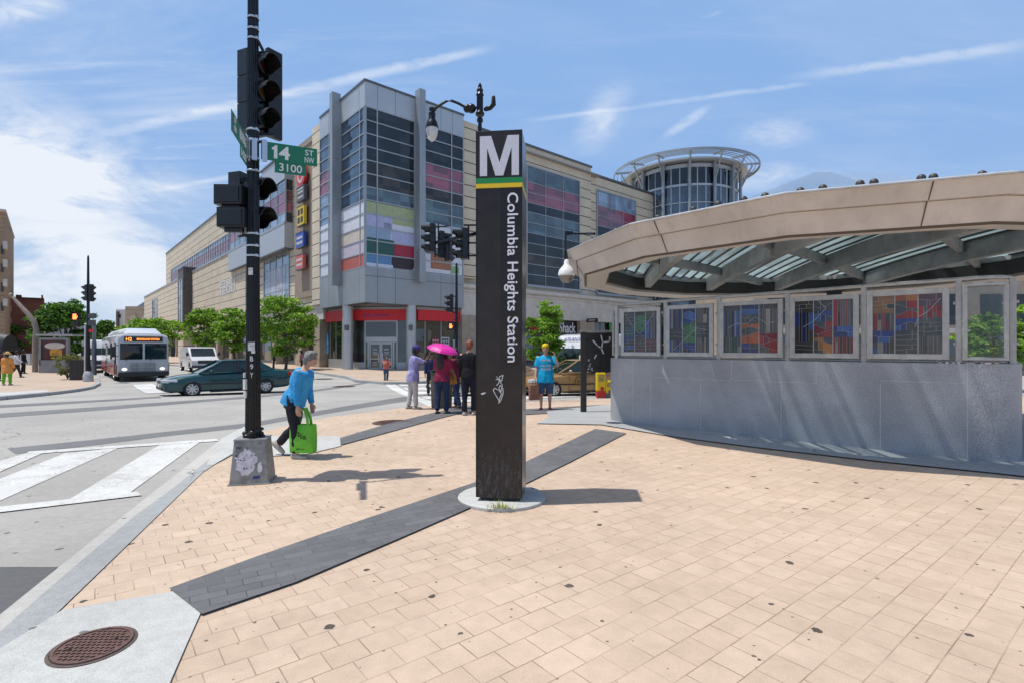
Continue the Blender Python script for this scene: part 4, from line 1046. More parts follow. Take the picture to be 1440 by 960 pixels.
bay_rows('u', .09, f_u-.35, [(0,4,GDARK),(4,6,STREAK),(6,7,GTEAL),(7,12,GDARK)], [.09, FR(530.5), f_u-.35])
bay_rows('u', f_u+.35, u_b-.05, [(0,3,GDARK),(3,5,PINK),(5,6,STREAK),(6,8,GTEAL),(8,12,GDARK)], [f_u+.35, FR(635), u_b-.05])
bay_rows('v', .09, f_v-.30, [(0,7,GBLUE),(7,12,GPALE)], [.09, FL(506), f_v-.30])
bay_rows('v', f_v+.30, v_b-.05, [(0,3,GBLUE),(3,5,PINK),(5,7,GPALE),(7,12,GPALE)], [f_v+.30, FL(462), v_b-.05])
# printed pictures behind the lower rows: piles of folded towels, a white board with a brown shape
def row(k): return ztop-rh*k-.05, ztop-rh*(k+1)+.05
def pic(side, a, b, z0, z1, mt, rnd=0.):
    g = MB(); w_, h_ = b-a, z1-z0
    if rnd:
        pts = [];
        for (cx,cy,a0) in ((w_-rnd,h_-rnd,0),(rnd,h_-rnd,90),(rnd,rnd,180),(w_-rnd,rnd,270)):
            pts += [(cx+rnd*cos(R(a0+q*22.5)), cy+rnd*sin(R(a0+q*22.5))) for q in range(5)]
    else: pts = [(0,0),(w_,0),(w_,h_),(0,h_)]
    M = plane_M((a,.055,z0),(1,0,0),(0,0,1)) if side == 'u' else plane_M((.055,a,z0),(0,1,0),(0,0,1))
    if side == 'v': M = M @ Matrix.Translation((0,0,-.0))
    g.plate(pts, .012 if side == 'u' else -.012, M); return g
def poster(side, items):
    root = None
    for i, (a,b,z0,z1,mt,rnd,lay) in enumerate(items):
        g = pic(side,a,b,z0,z1,mt,rnd)
        off = V3((0,-.004*lay,0)) if side == 'u' else V3((-.004*lay,0,0)); g.v = [p+off for p in g.v]
        o_ = g.build('poster' if root is None else 'printed_towel', mt, root or T); root = root or o_
c1 = FR(531); ue = f_u-.40; um = FR(555)
zt = lambda k: ztop-rh*k
g_ = .08
poster('u', [(.15,ue,zt(12)+g_,zt(7)-g_,WHITE,0,0), (.15,ue,zt(8)+.05,zt(7)-g_,LIME,0,1), (c1+.3,ue,zt(8.6),zt(7.1),LIME,0,1.2), (.15,FR(552),zt(9)+.03,zt(8)-.06,LAVA,.14,2), (FR(540),ue,zt(9),zt(8.5),WHITE,.1,2),
  (.15,FR(550),zt(9.85),zt(8.9),TW('pale_blue',(.26,.36,.50)),.14,3), (FR(551),ue,zt(9.9),zt(9),LAVA,.12,3), (.15,FR(555),zt(11.05),zt(9.78),TW('dark_green',(.022,.085,.075)),.14,4), (FR(554.5),ue,zt(11)+.05,zt(10)-.05,TW('crimson',(.33,.02,.045)),.06,4),
  (.15,FR(554),zt(12)+.05,zt(10.95),TW('mid_blue',(.09,.22,.40)),.1,5), (FR(551),ue,zt(12)+.10,zt(10.95),TW('dark_plum',(.035,.018,.022)),.28,5.5), (.15,FR(553),zt(12)+.05,zt(11.7),TW('ice',(.5,.58,.7)),.1,6)])
a_, b_ = .15, f_v-.36
poster('v', [(a_,b_,zt(12)+g_,zt(7)-g_,WHITE,0,0), (a_,b_,zt(9)+.05,zt(8)-.05,TW('snow',(.62,.61,.66)),.12,2), (a_,b_,zt(10)+.04,zt(9)-.05,TW('cream',(.56,.48,.40)),.12,3), (a_,b_,zt(11)+.04,zt(10)-.05,TW('blush',(.50,.44,.50)),.12,4), (a_,b_,zt(12)+.05,zt(11)-.05,TW('brick_red',(.42,.11,.08)),.06,5)])
a2, b2 = f_u+.42, u_b-.12
poster('u', [(a2,b2,zt(12)+g_,zt(8)+.15,WHITE,0,0), (FR(606),FR(634),zt(11.6),zt(10.4),TW('wood_brown',(.34,.14,.07)),.1,2), (FR(634),FR(646),zt(11.8),zt(11.2),TW('leaf_green',(.22,.42,.16)),.1,1), (FR(598),FR(640),zt(10.4),zt(9.9),TW('smoke',(.12,.12,.16)),.2,3)])
a3, b3 = f_v+.36, v_b-.12
poster('v', [(a3,b3,zt(12)+g_,zt(7.6),WHITE,0,0), (a3+.3,a3+1.4,zt(11.8),zt(10.6),TW('leaf_green',(.22,.42,.16)),.5,1), (a3+2.0,a3+2.15,zt(10.6),zt(8.6),TW('smoke',(.12,.12,.16)),0,2)])
# grey parapet, spandrel and fins
m = MB(); m.bx(0,u_b,0,.6,ztop+.02,zpar); m.bx(0,.6,.6,v_b,ztop+.02,zpar); m.build('parapet', GPAN2, T)
m = MB(); m.bx(-.06,u_b+.05,-.06,.7,zpar,zpar+.18); m.bx(-.06,.7,.7,v_b,zpar,zpar+.18); m.build('coping', MULD, T)
m = MB(); m.bx(0,u_b,0,.6,zsp,zbot-.02); m.bx(0,.6,.6,v_b,zsp,zbot-.02); m.bx(.6,u_b,.6,6,zsp,zsp+.3); m.bx(.6,6,6,v_b,zsp,zsp+.3); m.build('spandrel', GPAN, T)
m = MB()
for x in (c1, FR(556), FR(620), FR(636)): m.bx(x-.015,x+.015,-.004,.01,ztop+.05,zpar); m.bx(x-.015,x+.015,-.004,.01,zsp,zbot-.05)
for x in (FL(505), FL(462)): m.bx(-.004,.01,x-.015,x+.015,ztop+.05,zpar); m.bx(-.004,.01,x-.015,x+.015,zsp,zbot-.05)
m.bx(.05,u_b,-.004,.01,zbot-.75,zbot-.71); m.build('panel_joint', mat('joint_grey', (.08,.085,.09), .7), T)
m = MB(); m.bx(f_u-.30,f_u+.30,-.75,.02,zp(398,f_u,0),zp(128,f_u,-.3)); m.build('fin', GPAN, T, bevel=.02)
m = MB(); m.bx(-.75,.02,f_v-.30,f_v+.30,zp(402,0,f_v),zp(134,0,f_v)); m.build('fin', GPAN, T, bevel=.02)
m = MB(); m.bx(.12,u_b,.10,.9,zbot+.0,zbot+.02); m.bx(.5,8,.5,8,ztop,ztop+.1); m.bx(.30,u_b,.16,.2,zbot,ztop); m.bx(.16,.2,.3,v_b,zbot,ztop); m.build('bay_interior', DARKM, T)
# recessed entrance under the bay
uc, vc = FR(590,.3), FL(478,.3)
q0, q1 = V3((.9,vc,0)), V3((uc,.9,0)); L = (q1-q0).length; ed = (q1-q0).normalized(); en = V3((ed.y,-ed.x,0)) 
MD = Matrix((ed, -en, V3((0,0,1)))).transposed().to_4x4(); MD.translation = q0          # x along the chamfer, y into the shop
zf0, zf1 = zp(449.5,2,2), zp(434,2,2)
m = MB(); m.M = MD; m.bx(0,L,.06,.12,ZB,zf0+.2); m.build('entrance_glass', GSHOP, T)
m = MB(); m.bx(.9,u_b+.3,1.0,1.06,ZB,zf0+.2); m.v = [p for p in m.v]; m2 = MB(); m2.bx(uc,u_b+.1,.9,.96,ZB,zf0+.2); m2.build('shop_glass', GSHOP, T); m2 = MB(); m2.bx(.9,.96,vc,v_b+.1,ZB,zf0+.2); m2.build('shop_glass', GSHOP, T)
m = MB(); m.bx(uc,u_b+.1,.55,.88,zf0,zf1); aw = m.build('awning', REDF, T)
m = MB(); m.bx(.55,.88,vc,v_b+.1,zf0,zf1); m.build('awning', REDF, T)
m = MB(); m.M = MD; m.bx(.02,L-.02,-.30,.05,zf0,zf1); aw = m.build('awning', REDF, T)
m = MB(); m.M = MD; m.mesh(text('Bank of America', 2.3, .27, .006), plane_M((L*.45,-.31,(zf0+zf1)/2),(1,0,0),(0,0,1))); m.build('lettering', mat('letter_navy', (.03,.03,.25), .4), aw)
m = MB(); m.bx(.3,u_b,.3,.5,zf1+.2,zsp); m.bx(.3,.5,.3,v_b,zf1+.2,zsp); m.M = MD; m.bx(0,L,.0,.3,zf1,zsp); m.build('soffit_beam', MULD, T)
m = MB(); m.bx(uc,u_b,.72,.9,zf1,zf1+.22); m.bx(.72,.9,vc,v_b,zf1,zf1+.22); m.M = MD; m.bx(0,L,-.1,.06,zf1,zf1+.22); m.build('awning_rail', GPAN2, T)
m = MB(); m.M = MD
for x in (.05,L*.27,L*.73,L-.05): m.bx(x-.06,x+.06,0,.13,ZB,zf0)
m.bx(0,L*.27,-.02,.14,ZB,ZB+.75); m.bx(L*.73,L,-.02,.14,ZB,ZB+.75); m.bx(L*.27,L*.73,-.01,.13,2.05,2.5); m.bx(L*.27,L*.73,-.01,.13,zf0-.1,zf0)
for x in (L*.27+.3,L*.73-.3): m.bx(x-.07,x+.07,-.01,.14,ZB,2.05)
m.build('entrance_frame', GPAN2, T)
for s_ in (0,1):
    a = L*.27+.40+s_*(L*.46-.8)/2; b2_ = a+(L*.46-.8)/2-.02
    m = MB(); m.M = MD; m.bx(a,a+.12,.02,.10,ZB,2.02); m.bx(b2_-.12,b2_,.02,.10,ZB,2.02); m.bx(a+.12,b2_-.12,.02,.10,1.86,2.02); m.bx(a+.12,b2_-.12,.02,.10,ZB,ZB+.28); m.bx(a+.12,b2_-.12,.02,.10,.52,.62)
    d_ = m.build('door', GPAN2, T)
    m = MB(); m.M = MD; m.bx(b2_-.2 if s_ == 0 else a+.15, b2_-.15 if s_ == 0 else a+.2, -.05,.02,.3,1.1); m.build('handle', BANDM, d_)
    m = MB(); m.M = MD; rg = random.Random(s_)
    for z in (1.35,1.1,.95,.2,.0): m.bx(a+.25+rg.uniform(0,.1),b2_-.25-rg.uniform(0,.1),.035,.05,z,z+rg.uniform(.05,.13))
    m.build('notice', mat('notice_white', (.5,.5,.5), .7), d_)
m = MB(); m.M = Matrix.Identity(4)
for x in (uc+.9, uc+2.6, u_b-.3): m.bx(x-.04,x+.04,.86,.98,ZB,zf0)
for x in (vc+.9, vc+2.2, v_b-.3): m.bx(.86,.98,x-.04,x+.04,ZB,zf0)
m.bx(uc,u_b,.84,.99,ZB,ZB+.5); m.bx(.84,.99,vc,v_b,ZB,ZB+1.0); m.build('shop_frame', MUL, T)
m = MB(); m.bx(.83,.85,FL(462,.85),FL(455,.85),1.0,2.9); m.build('window_poster', mat('poster_blue', (.10,.26,.48), .5, 0, .5, 3), T)
for i_, (a,b_,z0,z1,cc) in enumerate(((FR(607,.8),FR(618,.8),1.1,2.4,(.34,.03,.06)),(FR(620,.8),FR(632,.8),1.2,2.5,(.55,.55,.55)),(FR(637,.8),FR(645,.8),1.1,2.3,(.5,.52,.5)))):
    m = MB(); m.bx(a,b_,.82,.85,z0,z1); w_ = m.build('window_poster', mat('poster_shop_%d' % i_, cc, .6), T)
    m = MB()
    for r_ in range(4):
        for c_ in range(3): m.bx(a+(b_-a)*(.12+c_*.28),a+(b_-a)*(.33+c_*.28),.812,.82,z0+(z1-z0)*(.08+r_*.23),z0+(z1-z0)*(.22+r_*.23))
    m.build('print', mat('poster_print_%d' % (i_ % 2), ((.03,.03,.04),(.5,.45,.45))[i_ == 0], .6), w_)
for (u_,v_) in ((FR(578,.45),.45),(.45,FL(489,.45))):
    m = MB(); m.lathe([(.52,ZB),(.52,ZB+.1),(.44,ZB+.12),(.44,zsp)], 24); m.build('column', GPAN2, T, True, loc=(u_,v_,0))
    m = MB(); m.box((u_-.3,v_-.45,3.25), (.25,.3,.45), UA); m.build('lamp', MULD, T)
# ---------------------------------------------------------------- windows of the right front
def curtain(side, a, b, z0, z1, cols, rows, d0):
    """rows: list of (share, material) from the top"""
    tot = sum(r[0] for r in rows); z = z1
    fr = MB(); first = None
    def B(mb,s0,s1,e0,e1,zz0,zz1): mb.bx(s0,s1,e0,e1,zz0,zz1) if side == 'u' else mb.bx(e0,e1,s0,s1,zz0,zz1)
    B(fr,a-.12,a,d0-.10,d0+.05,z0-.12,z1+.12); B(fr,b,b+.12,d0-.10,d0+.05,z0-.12,z1+.12); B(fr,a,b,d0-.10,d0+.05,z1,z1+.12); B(fr,a-.2,b+.2,d0-.22,d0+.05,z0-.25,z0)
    zs = []
    for sh, mt in rows: zs.append((z-(z1-z0)*sh/tot, z, mt)); z -= (z1-z0)*sh/tot
    for k in range(1,cols):
        x = a+(b-a)*k/cols; B(fr,x-.035,x+.035,d0-.07,d0-.02,z0,z1)
    for (q0_,q1_,mt) in zs[:-1]: B(fr,a,b,d0-.06,d0-.015,q0_-.03,q0_+.03)
    f_ = fr.build('window', MUL, T)
    for (q0_,q1_,mt) in zs:
        g = MB(); B(g,a,b,d0-.015,d0+.02,q0_,q1_); g.build('pane', mt, f_)
d0 = VP-.02
curtain('u', FR(741,d0), FR(814,d0), 8.1, zp(256,FR(814,d0),d0), 3, [(1.5,GTEAL),(1.0,PINK),(1.0,PINK),(.9,GDARK),(1,GTEAL),(1,GTEAL),(1,GDARK),(1,GDARK),(1,STREAK),(1,GDARK),(1,GDARK)], d0)
d0 = VP+.48
curtain('u', FR(839.5,d0), FR(893,d0), 8.1, zp(284,FR(893,d0),d0), 3, [(1.3,GPALE),(.9,PINK),(.9,PINK),(.9,GDARK),(1,GTEAL),(1,GTEAL),(1,GDARK),(1,GDARK),(1,GDARK)], d0)
# ---------------------------------------------------------------- windows, box and bay of the left front
d0 = UP-.02
curtain('v', FL(347,d0), FL(241,d0), 15.25, 18.1, 36, [(1,GPALE),(1,PINK),(1,PINK),(.8,GPALE)], d0)
ub = -.15
va, vb2 = FL(400,ub), FL(321,ub); z0b, z1b = zp(348,ub,va), zp(312,ub,va)
zw1 = zp(251,ub,va); zt_ = ZR-.35
m = MB(); m.bx(ub,UP,va,vb2,z0b,z1b); m.bx(ub+.02,UP,va+.02,FL(368,ub),zw1,zt_); m.bx(ub+.2,UP,va+.2,vb2-.1,z1b,zw1); m.build('projecting_box', GPAN2, T)
m = MB(); m.bx(ub-.1,UP+.1,va-.1,FL(366,ub),zt_,zt_+.2); m.bx(ub-.05,UP,va-.03,vb2,z0b-.12,z0b); m.build('box_trim', MULD, T)
curtain('v', va+.15, vb2-.2, z1b+.05, zw1, 9, [(1.0,GPALE),(.9,PINK),(.9,PINK),(.9,GPALE)], ub+.18)
m = MB(); hh_ = (zw1-z1b)/4
for k, mt in enumerate((GDARK,PINK,PINK,GDARK)):
    g = MB(); g.bx(ub+.22,UP-.1,va+.12,va+.18,zw1-hh_*(k+1)+.06,zw1-hh_*k-.04); g.build('window', mt, T)
d0 = UP-.02
curtain('v', FL(407,d0), FL(372,d0), 6.6, zp(352,d0,FL(372,d0)), 4, [(1,GPALE)]*5, d0)
curtain('v', FL(345,d0), FL(337,d0), 6.4, zp(374,d0,FL(345,d0)), 2, [(1,GPALE)]*5, d0)
m = MB(); m.bx(UP-.06,UP-.02,FL(402,d0),FL(378,d0),7.2,10.6); m.build('window_poster', mat('poster_grey', (.42,.45,.52), .5, 0, .35, 1.2), T)
v0, v1 = FL(275,.8), FL(250,-1.1)
m = MB(); m.bx(-1.1,UP,v0,v1,4.3,15.6); m.build('stair_bay', mat('bay_dark', (.10,.092,.088), .6, .2, .3, 1.5, dirt=(.17,.12,.10)), T)
m = MB(); m.bx(-1.2,UP,v0-.1,v1,15.6,15.85); m.build('coping', MULD, T)
curtain('v', v0+.4, v1-1.2, 5.4, 13.6, 2, [(1,GPALE)]*6, -1.12)
m = MB(); m.bx(-1.1,UP,v0+.1,v1-.1,ZB,4.3); m.build('bay_base', TANL, T)
curtain('v', FL(221,.2), FL(214.5,.2), 8.5, 13, 2, [(1,GDARK)]*4, .22)
m = MB(); v_ = (FL(328,.2)+FL(311,.2))/2
for i_, (s_, z) in enumerate((('BED BATH',zp(398,.2,v_)),('& BEYOND',zp(408,.2,v_)))): m.mesh(text(s_, 8.6, 1.15, .02), plane_M((.21,v_,z),(0,-1,0),(0,0,1)))
m.v = [p for p in m.v]
m.build('shop_lettering', mat('letter_pale', (.72,.72,.70), .5), T)
m = MB()
for px0,px1 in ((440,425),): m.bx(-.15,.9,FL(px0,.2),FL(px1,.2),3.45,4.35)
m.build('awning', REDF, T)
# projecting signs on the pier of the left front
def blade(label, px, py, wd, hg, face, deco):
    v_ = FL(px, 0); z_ = zp(py, 0, v_)
    t = thing('blade_sign', label, 'shop sign', CB+UU*-.0+VV*v_+V3((0,0,z_)), UA-R(90), 'shop signs in a column on the tan pier')
    m = MB()
    if deco == 'round':
        m.lathe([(hg/2,-.14),(hg/2,.14)], 28, Matrix.Rotation(R(90),4,'X')); m.build('face', face, t, True)
        m = MB(); m.lathe([(hg*.36,-.16),(hg*.36,.16),(hg*.24,.16),(hg*.24,-.16)], 28, Matrix.Rotation(R(90),4,'X') , cap=False); m.build('ring_mark', mat('sign_pale', (.50,.48,.46), .5), t, True)
    else:
        m.bx(-wd/2,wd/2,-.16,.16,-hg/2,hg/2); m.build('face', face, t, bevel=.03)
        m = MB()
        if deco == 'bars':
            for z in (-.28,.08,.32): m.bx(-wd*.36,wd*.36,-.175,.175,z*hg-.06,z*hg+.10)
        elif deco == 'blocks':
            for x in (-.22,.22):
                for z in (-.22,.2): m.bx(x*wd-.16*wd,x*wd+.16*wd,-.175,.175,z*hg-.15*hg,z*hg+.15*hg)
        else:
            for z in (-.2,.15): m.bx(-wd*.38,wd*.38,-.175,.175,z*hg-.09*hg,z*hg+.09*hg)
        m.build('print', mat('sign_dark', (.03,.025,.02), .5) if deco == 'blocks' else mat('sign_pale', (.50,.48,.46), .5), t)
        m = MB(); m.bx(-wd/2-.03,wd/2+.03,-.19,.19,hg/2-.01,hg/2+.06); m.bx(-wd/2-.03,wd/2+.03,-.19,.19,-hg/2-.06,-hg/2+.01); m.build('trim', MULD, t)
    m = MB(); m.bx(-.05,.05,.1,.42,-.05,.05); m.build('bracket', MULD, t)
blade('round red sign with a pale ring at the top of the column of shop signs', 424.5, 246, 1, 2.4, mat('sign_red', (.55,.015,.02), .4), 'round')
blade('dark grey sign with pale bars, under the round red one', 424.5, 273, 2.1, 1.35, mat('sign_slate', (.08,.085,.09), .5), 'bars')
blade('yellow sign with dark blocks in the middle of the column of shop signs', 424.5, 304, 1.9, 1.9, mat('sign_yellow', (.66,.46,.03), .5), 'blocks')
blade('blue sign with pale lettering bars, under the yellow one', 423.5, 338, 2.1, 1.45, mat('sign_royal', (.02,.07,.38), .4), 'lines')
blade('salmon red sign with pale bars, lowest in the column of shop signs', 423, 369, 2.1, 1.45, mat('sign_salmon', (.55,.12,.10), .5), 'lines')
# electronics shop sign on the right front
su = FR(752,.7); t = thing('shop_sign', 'red disc and white letters on the black fascia behind the small tree', 'shop sign', CB+UU*FR(785,.7)+VV*.72+V3((0,0,3.75)), UA)
x0 = su-FR(785,.7)
m = MB(); m.lathe([(.68,-.06),(.68,.06)], 28, Matrix.Translation((x0,0,0)) @ Matrix.Rotation(R(90),4,'X')); m.build('disc', mat('sign_red', (.55,.015,.02), .4), t, True)
m = MB(); M = Matrix.Translation((x0,-.07,0)) @ Matrix.Rotation(R(90),4,'X'); m.lathe([(.55,0),(.55,.012),(.46,.012),(.46,0)], 28, M, cap=False); m.mesh(text('R', None, .6, .02), plane_M((x0,-.07,0),(1,0,0),(0,0,1))); m.build('mark', mat('mark_dark', (.10,.01,.01), .5), t)
m = MB(); a, b_ = FR(763,.7)-FR(785,.7), FR(809,.7)-FR(785,.7); m.mesh(text('RadioShack', b_-a, 1.15, .012), plane_M(((a+b_)/2,-.06,0),(1,0,0),(0,0,1))); m.build('lettering', mat('letter_white', (.74,.75,.77), .4), t)
t = thing('blade_sign', 'small black sign projecting from the stone pier right of the electronics shop', 'shop sign', CB+UU*FR(833,-.6)+VV*-.6+V3((0,0,zp(451,FR(833),0))), UA)
m = MB(); m.bx(-.08,.08,-.75,.75,-.2,.2); m.build('panel', BLK, t); m = MB(); m.bx(-.09,.09,-.5,.5,-.07,.07); m.build('print', mat('sign_pale', (.50,.48,.46), .5), t); m = MB(); m.bx(-.03,.03,.7,.9,-.04,.04); m.build('bracket', BLK, t)
t = thing('shop_sign', 'green oval sign in the shop window at the street end of the granite wall', 'shop sign', CB+UU*FR(861,.7)+VV*.7+V3((0,0,zp(457,FR(861),0))), UA)
m = MB(); m.ball((0,0,0), (.62,.06,1.0), 20, 10); m.build('disc', mat('sign_green_bright', (.03,.30,.06), .4), t, True); m = MB(); m.tube([(-.3,-.08,-.35),(.25,-.08,.1),(.1,-.08,.55)], .07, 6); m.build('mark', mat('sign_pale', (.50,.48,.46), .5), t)

# ================================================================== the round glass tower behind
tc_ = V3((24.5, 75, 0)); T = thing('glass_rotunda', 'round glass tower with a wide trellis ring, behind the shopping centre', 'tower', tc_)
rc, zc1 = 7.0, 25.0; KS = 40
m = MB(); m.lathe([(rc,0),(rc,zc1),(.1,zc1)], KS*2, cap=False); m.build('drum', glass_mat('rotunda_glass', (.03,.055,.085), .05, .5), T, True, ang=20)
m = MB()
for z, h_ in ((25.1,.5),(22.6,.28),(20.3,.12),(18.1,.12),(15.9,.5),(13.7,.12)): m.lathe([(rc-.05,z-h_/2),(rc+.12,z-h_/2),(rc+.12,z+h_/2),(rc-.05,z+h_/2)], KS*2, cap=False)
for k in range(KS):
    a = 2*pi*k/KS+.08; m.bar((rc*cos(a),rc*sin(a),8), (rc*cos(a),rc*sin(a),zc1), .12)
m.build('glazing_frame', GPAN2, T)
m = MB(); m.lathe([(rc+.02,22.75),(rc+.03,24.9)], KS*2, cap=False); m.build('clerestory', GDARK, T)
NC = 14
for k in range(NC):
    a = 2*pi*k/NC; m = MB(); m.tube([(7.4*cos(a),7.4*sin(a),8),(7.4*cos(a),7.4*sin(a),25.6)], .22, 8); m.build('column', GPAN, T, True)
m = MB()
for r_, q in ((9.9,.26),(9.35,.08),(8.8,.08),(8.3,.08),(7.8,.08)):
    m.lathe([(r_-q*.6,26.25+(9.9-r_)*.05-q/2),(r_,26.25+(9.9-r_)*.05-q/2-.05),(r_,26.25+(9.9-r_)*.05+q/2),(r_-q*.6,26.25+(9.9-r_)*.05+q/2)], 72, cap=False)
for k in range(NC):
    a = 2*pi*k/NC; e = lambda r_, z: (r_*cos(a), r_*sin(a), z)
    m.bar(e(7.2,26.45), e(9.8,26.25), .14, .28); m.bar(e(7.5,23.3), e(8.9,26.1), .17, .17)
m.build('trellis_ring', GPAN, T)
m = MB(); m.lathe([(.1,26.0),(8.3,25.75),(8.3,25.5),(.1,25.6)], 48); m.build('roof', GPAN2, T)
# ================================================================== vehicles (local +X is forward)
TYRE = mat('tyre_rubber', (.012,.012,.012), .8)
ALLOY = mat('wheel_alloy', (.52,.53,.54), .35, .7)
CGLASS = glass_mat('car_glass', (.010,.020,.020), .03, .2, spec=.55)
BPL = mat('trim_black', (.012,.012,.013), .5)
HEADL = mat('headlamp', (.62,.64,.64), .12, .1, spec=.8)
TAILL = mat('tail_lamp', (.30,.012,.012), .2)
CHROME = mat('chrome', (.6,.6,.6), .12, 1.0)
def paint(name, c, coat=.5): return mat(name, c, .16, .0, .04, 2, coat=coat)
def wheel(parent, x, y, r, wd, spokes=8, steel=False):
    sgn = 1 if y > 0 else -1
    M = Matrix.Translation((x,y,r)) @ Matrix.Rotation(R(-90*sgn),4,'X')
    m = MB(); m.lathe([(r*.64,-wd/2),(r*.93,-wd/2),(r,-wd*.36),(r,wd*.36),(r*.93,wd/2),(r*.66,wd/2),(r*.64,wd*.3)], 28, M, cap=False); m.lathe([(r*.64,-wd/2),(r*.64,-wd*.1),(.01,-wd*.1)], 20, M, cap=False)
    w_ = m.build('wheel', TYRE, parent, True)
    m = MB(); m.lathe([(r*.655,wd*.36),(r*.66,wd*.50),(r*.60,wd*.50),(r*.56,wd*.30)], 28, M, cap=False)
    m.lathe([(r*.22,wd*.30),(r*.2,wd*.46),(.01,wd*.47)], 16, M, cap=False)
    for k in range(spokes):
        a = 2*pi*k/spokes; m.M = M
        m.bar((r*.15*cos(a),r*.15*sin(a),wd*.38), (r*.60*cos(a),r*.60*sin(a),wd*.36), r*.20, wd*.12, (0,0,1))
    m.M = Matrix.Identity(4); m.lathe([(r*.6,wd*.1),(r*.6,wd*.12),(.01,wd*.12)], 20, M, cap=False, mi=1)
    m.build('rim', [ALLOY, BPL], w_, True)
def loft_body(stations, m, crown=.02):
    """stations: (x, z_bottom, z_top, half width)"""
    rs = []
    for x, zb, zt, w_ in stations:
        h = zt-zb; half = [(0,zb),(w_*.86,zb),(w_*.96,zb+h*.10),(w_*.995,zb+h*.32),(w_*1.0,zb+h*.52),(w_*.985,zb+h*.72),(w_*.955,zb+h*.88),(w_*.88,zb+h*.97),(w_*.6,zt+crown*.6),(0,zt+crown)]
        ring = [V3((x,y,z)) for y,z in half]+[V3((x,-y,z)) for y,z in half[1:-1]][::-1]
        rs.append(ring)
    m.rings(rs); return m
def sedan(label, loc, ang, col, cname, tag_roof=None):
    T = thing('parked_car' if tag_roof is None else 'taxi', label, 'car' if tag_roof is None else 'taxi', loc, ang)
    B = paint(cname, col)
    st = [(2.40,.36,.56,.52),(2.38,.30,.62,.66),(2.30,.24,.68,.76),(2.10,.20,.745,.83),(1.6,.19,.83,.87),(1.05,.19,.895,.885),(.8,.19,.915,.89),(0,.19,.93,.895),(-.8,.19,.945,.89),(-1.35,.20,.965,.88),(-1.6,.21,.975,.87),(-2.05,.24,.97,.83),(-2.25,.27,.955,.78),(-2.34,.33,.90,.72),(-2.36,.38,.80,.66)]
    m = MB(); loft_body(st, m); body = m.build('body', B, T)
    cut = MB(); wr = .315; wx = (1.42,-1.27)
    for x in wx:
        cut.lathe([(wr+.05,-1.2),(wr+.05,1.2)], 32, Matrix.Translation((x,0,wr+.01)) @ Matrix.Rotation(R(90),4,'X'))
    co = cut.build('cutter', B); md = body.modifiers.new('arches','BOOLEAN'); md.object = co; md.operation = 'DIFFERENCE'; md.solver = 'EXACT'
    apply_mods(body); bpy.data.objects.remove(co); shade(body.data, 32)
    m = MB()
    for x in wx: m.bx(x-.36,x+.36,-.62,.62,.22,.72)
    m.build('underbody', BPL, T)
    # cabin: glass, roof and pillars
    lo = [(1.02,.77),(.3,.80),(-.7,.80),(-1.55,.74)]; 
    def outline(x0,x1,w0,w1,wm,z,n=6):
        pts = []
        for k in range(n+1):
            t_ = k/n; x = x0+(x1-x0)*t_; w_ = (w0*(1-t_)**2+2*wm*t_*(1-t_)*1.0+w1*t_**2) if False else w0+(w1-w0)*t_+(wm-(w0+w1)/2)*4*t_*(1-t_)
            pts.append(V3((x,w_,z+ (.0))))
        return pts+[V3((p.x,-p.y,p.z)) for p in pts[::-1]]
    rs = [outline(1.16,-1.62,.74,.70,.84,.90), outline(.66,-1.22,.66,.63,.735,1.17), outline(.28,-.88,.58,.56,.645,1.385)]
    m = MB(); m.rings(rs); m.build('window', CGLASS, T, True, ang=30)
    tp = [outline(.34,-.95,.60,.58,.665,1.372), outline(.24,-.84,.555,.54,.62,1.412), outline(.05,-.6,.40,.38,.44,1.43)]
    m = MB(); m.rings(tp); m.build('roof', B, T, True, ang=35)
    m = MB()
    for sg_ in (1,-1):
        m.tube([(1.18,.735*sg_,.90),(.68,.665*sg_,1.17),(.30,.59*sg_,1.39)], (.035,.024), 6)
        m.tube([(-1.65,.70*sg_,.93),(-1.24,.645*sg_,1.17),(-.90,.575*sg_,1.39)], (.085,.03), 6, side=(1,0,0))
        m.tube([(-1.42,.735*sg_,.93),(-1.1,.672*sg_,1.17),(-.80,.60*sg_,1.39)], (.07,.02), 6, side=(1,0,0))
        m.tube([(1.1,.80*sg_,.915),(.2,.852*sg_,.93),(-.8,.84*sg_,.945),(-1.5,.75*sg_,.96)], .022, 6)
        m.tube([(.31,.60*sg_,1.385),(-.2,.655*sg_,1.40),(-.85,.60*sg_,1.385)], .022, 6)
    m.build('pillar', B, T, True)
    m = MB()
    for sg_ in (1,-1): m.tube([(-.22,.845*sg_,.92),(-.25,.752*sg_,1.17),(-.27,.663*sg_,1.385)], (.035,.012), 6, side=(1,0,0)); m.tube([(-1.02,.80*sg_,.92),(-.93,.70*sg_,1.17),(-.78,.62*sg_,1.385)], (.025,.01), 6, side=(1,0,0))
    m.build('window_trim', BPL, T)
    for sg_ in (1,-1):
        m = MB(); m.ball((.78,.97*sg_,.985), (.075,.10,.07), 10, 6); m.bar((.82,.86*sg_,.95),(.80,.93*sg_,.97),.05); m.build('mirror', B, T, True)
        m = MB(); m.box((2.20,.60*sg_,.64), (.24,.36,.13), R(-34*sg_)); m.box((2.05,.785*sg_,.655),(.30,.07,.11),R(-12*sg_)); m.build('headlight', HEADL, T, bevel=.03)
        m = MB(); m.box((-2.24,.64*sg_,.80), (.20,.28,.16), R(24*sg_)); m.build('tail_light', TAILL, T, bevel=.03)
        m = MB()
        for x in (.80,-.24,-1.05): m.box((x,.886*sg_,.58),(.008,.012,.60))
        m.box((-.13,.902*sg_,.05+.14),(1.9,.02,.06)); m.box((-.1,.897*sg_,.50),(3.0,.012,.045)); m.build('door_seam', BPL, T)
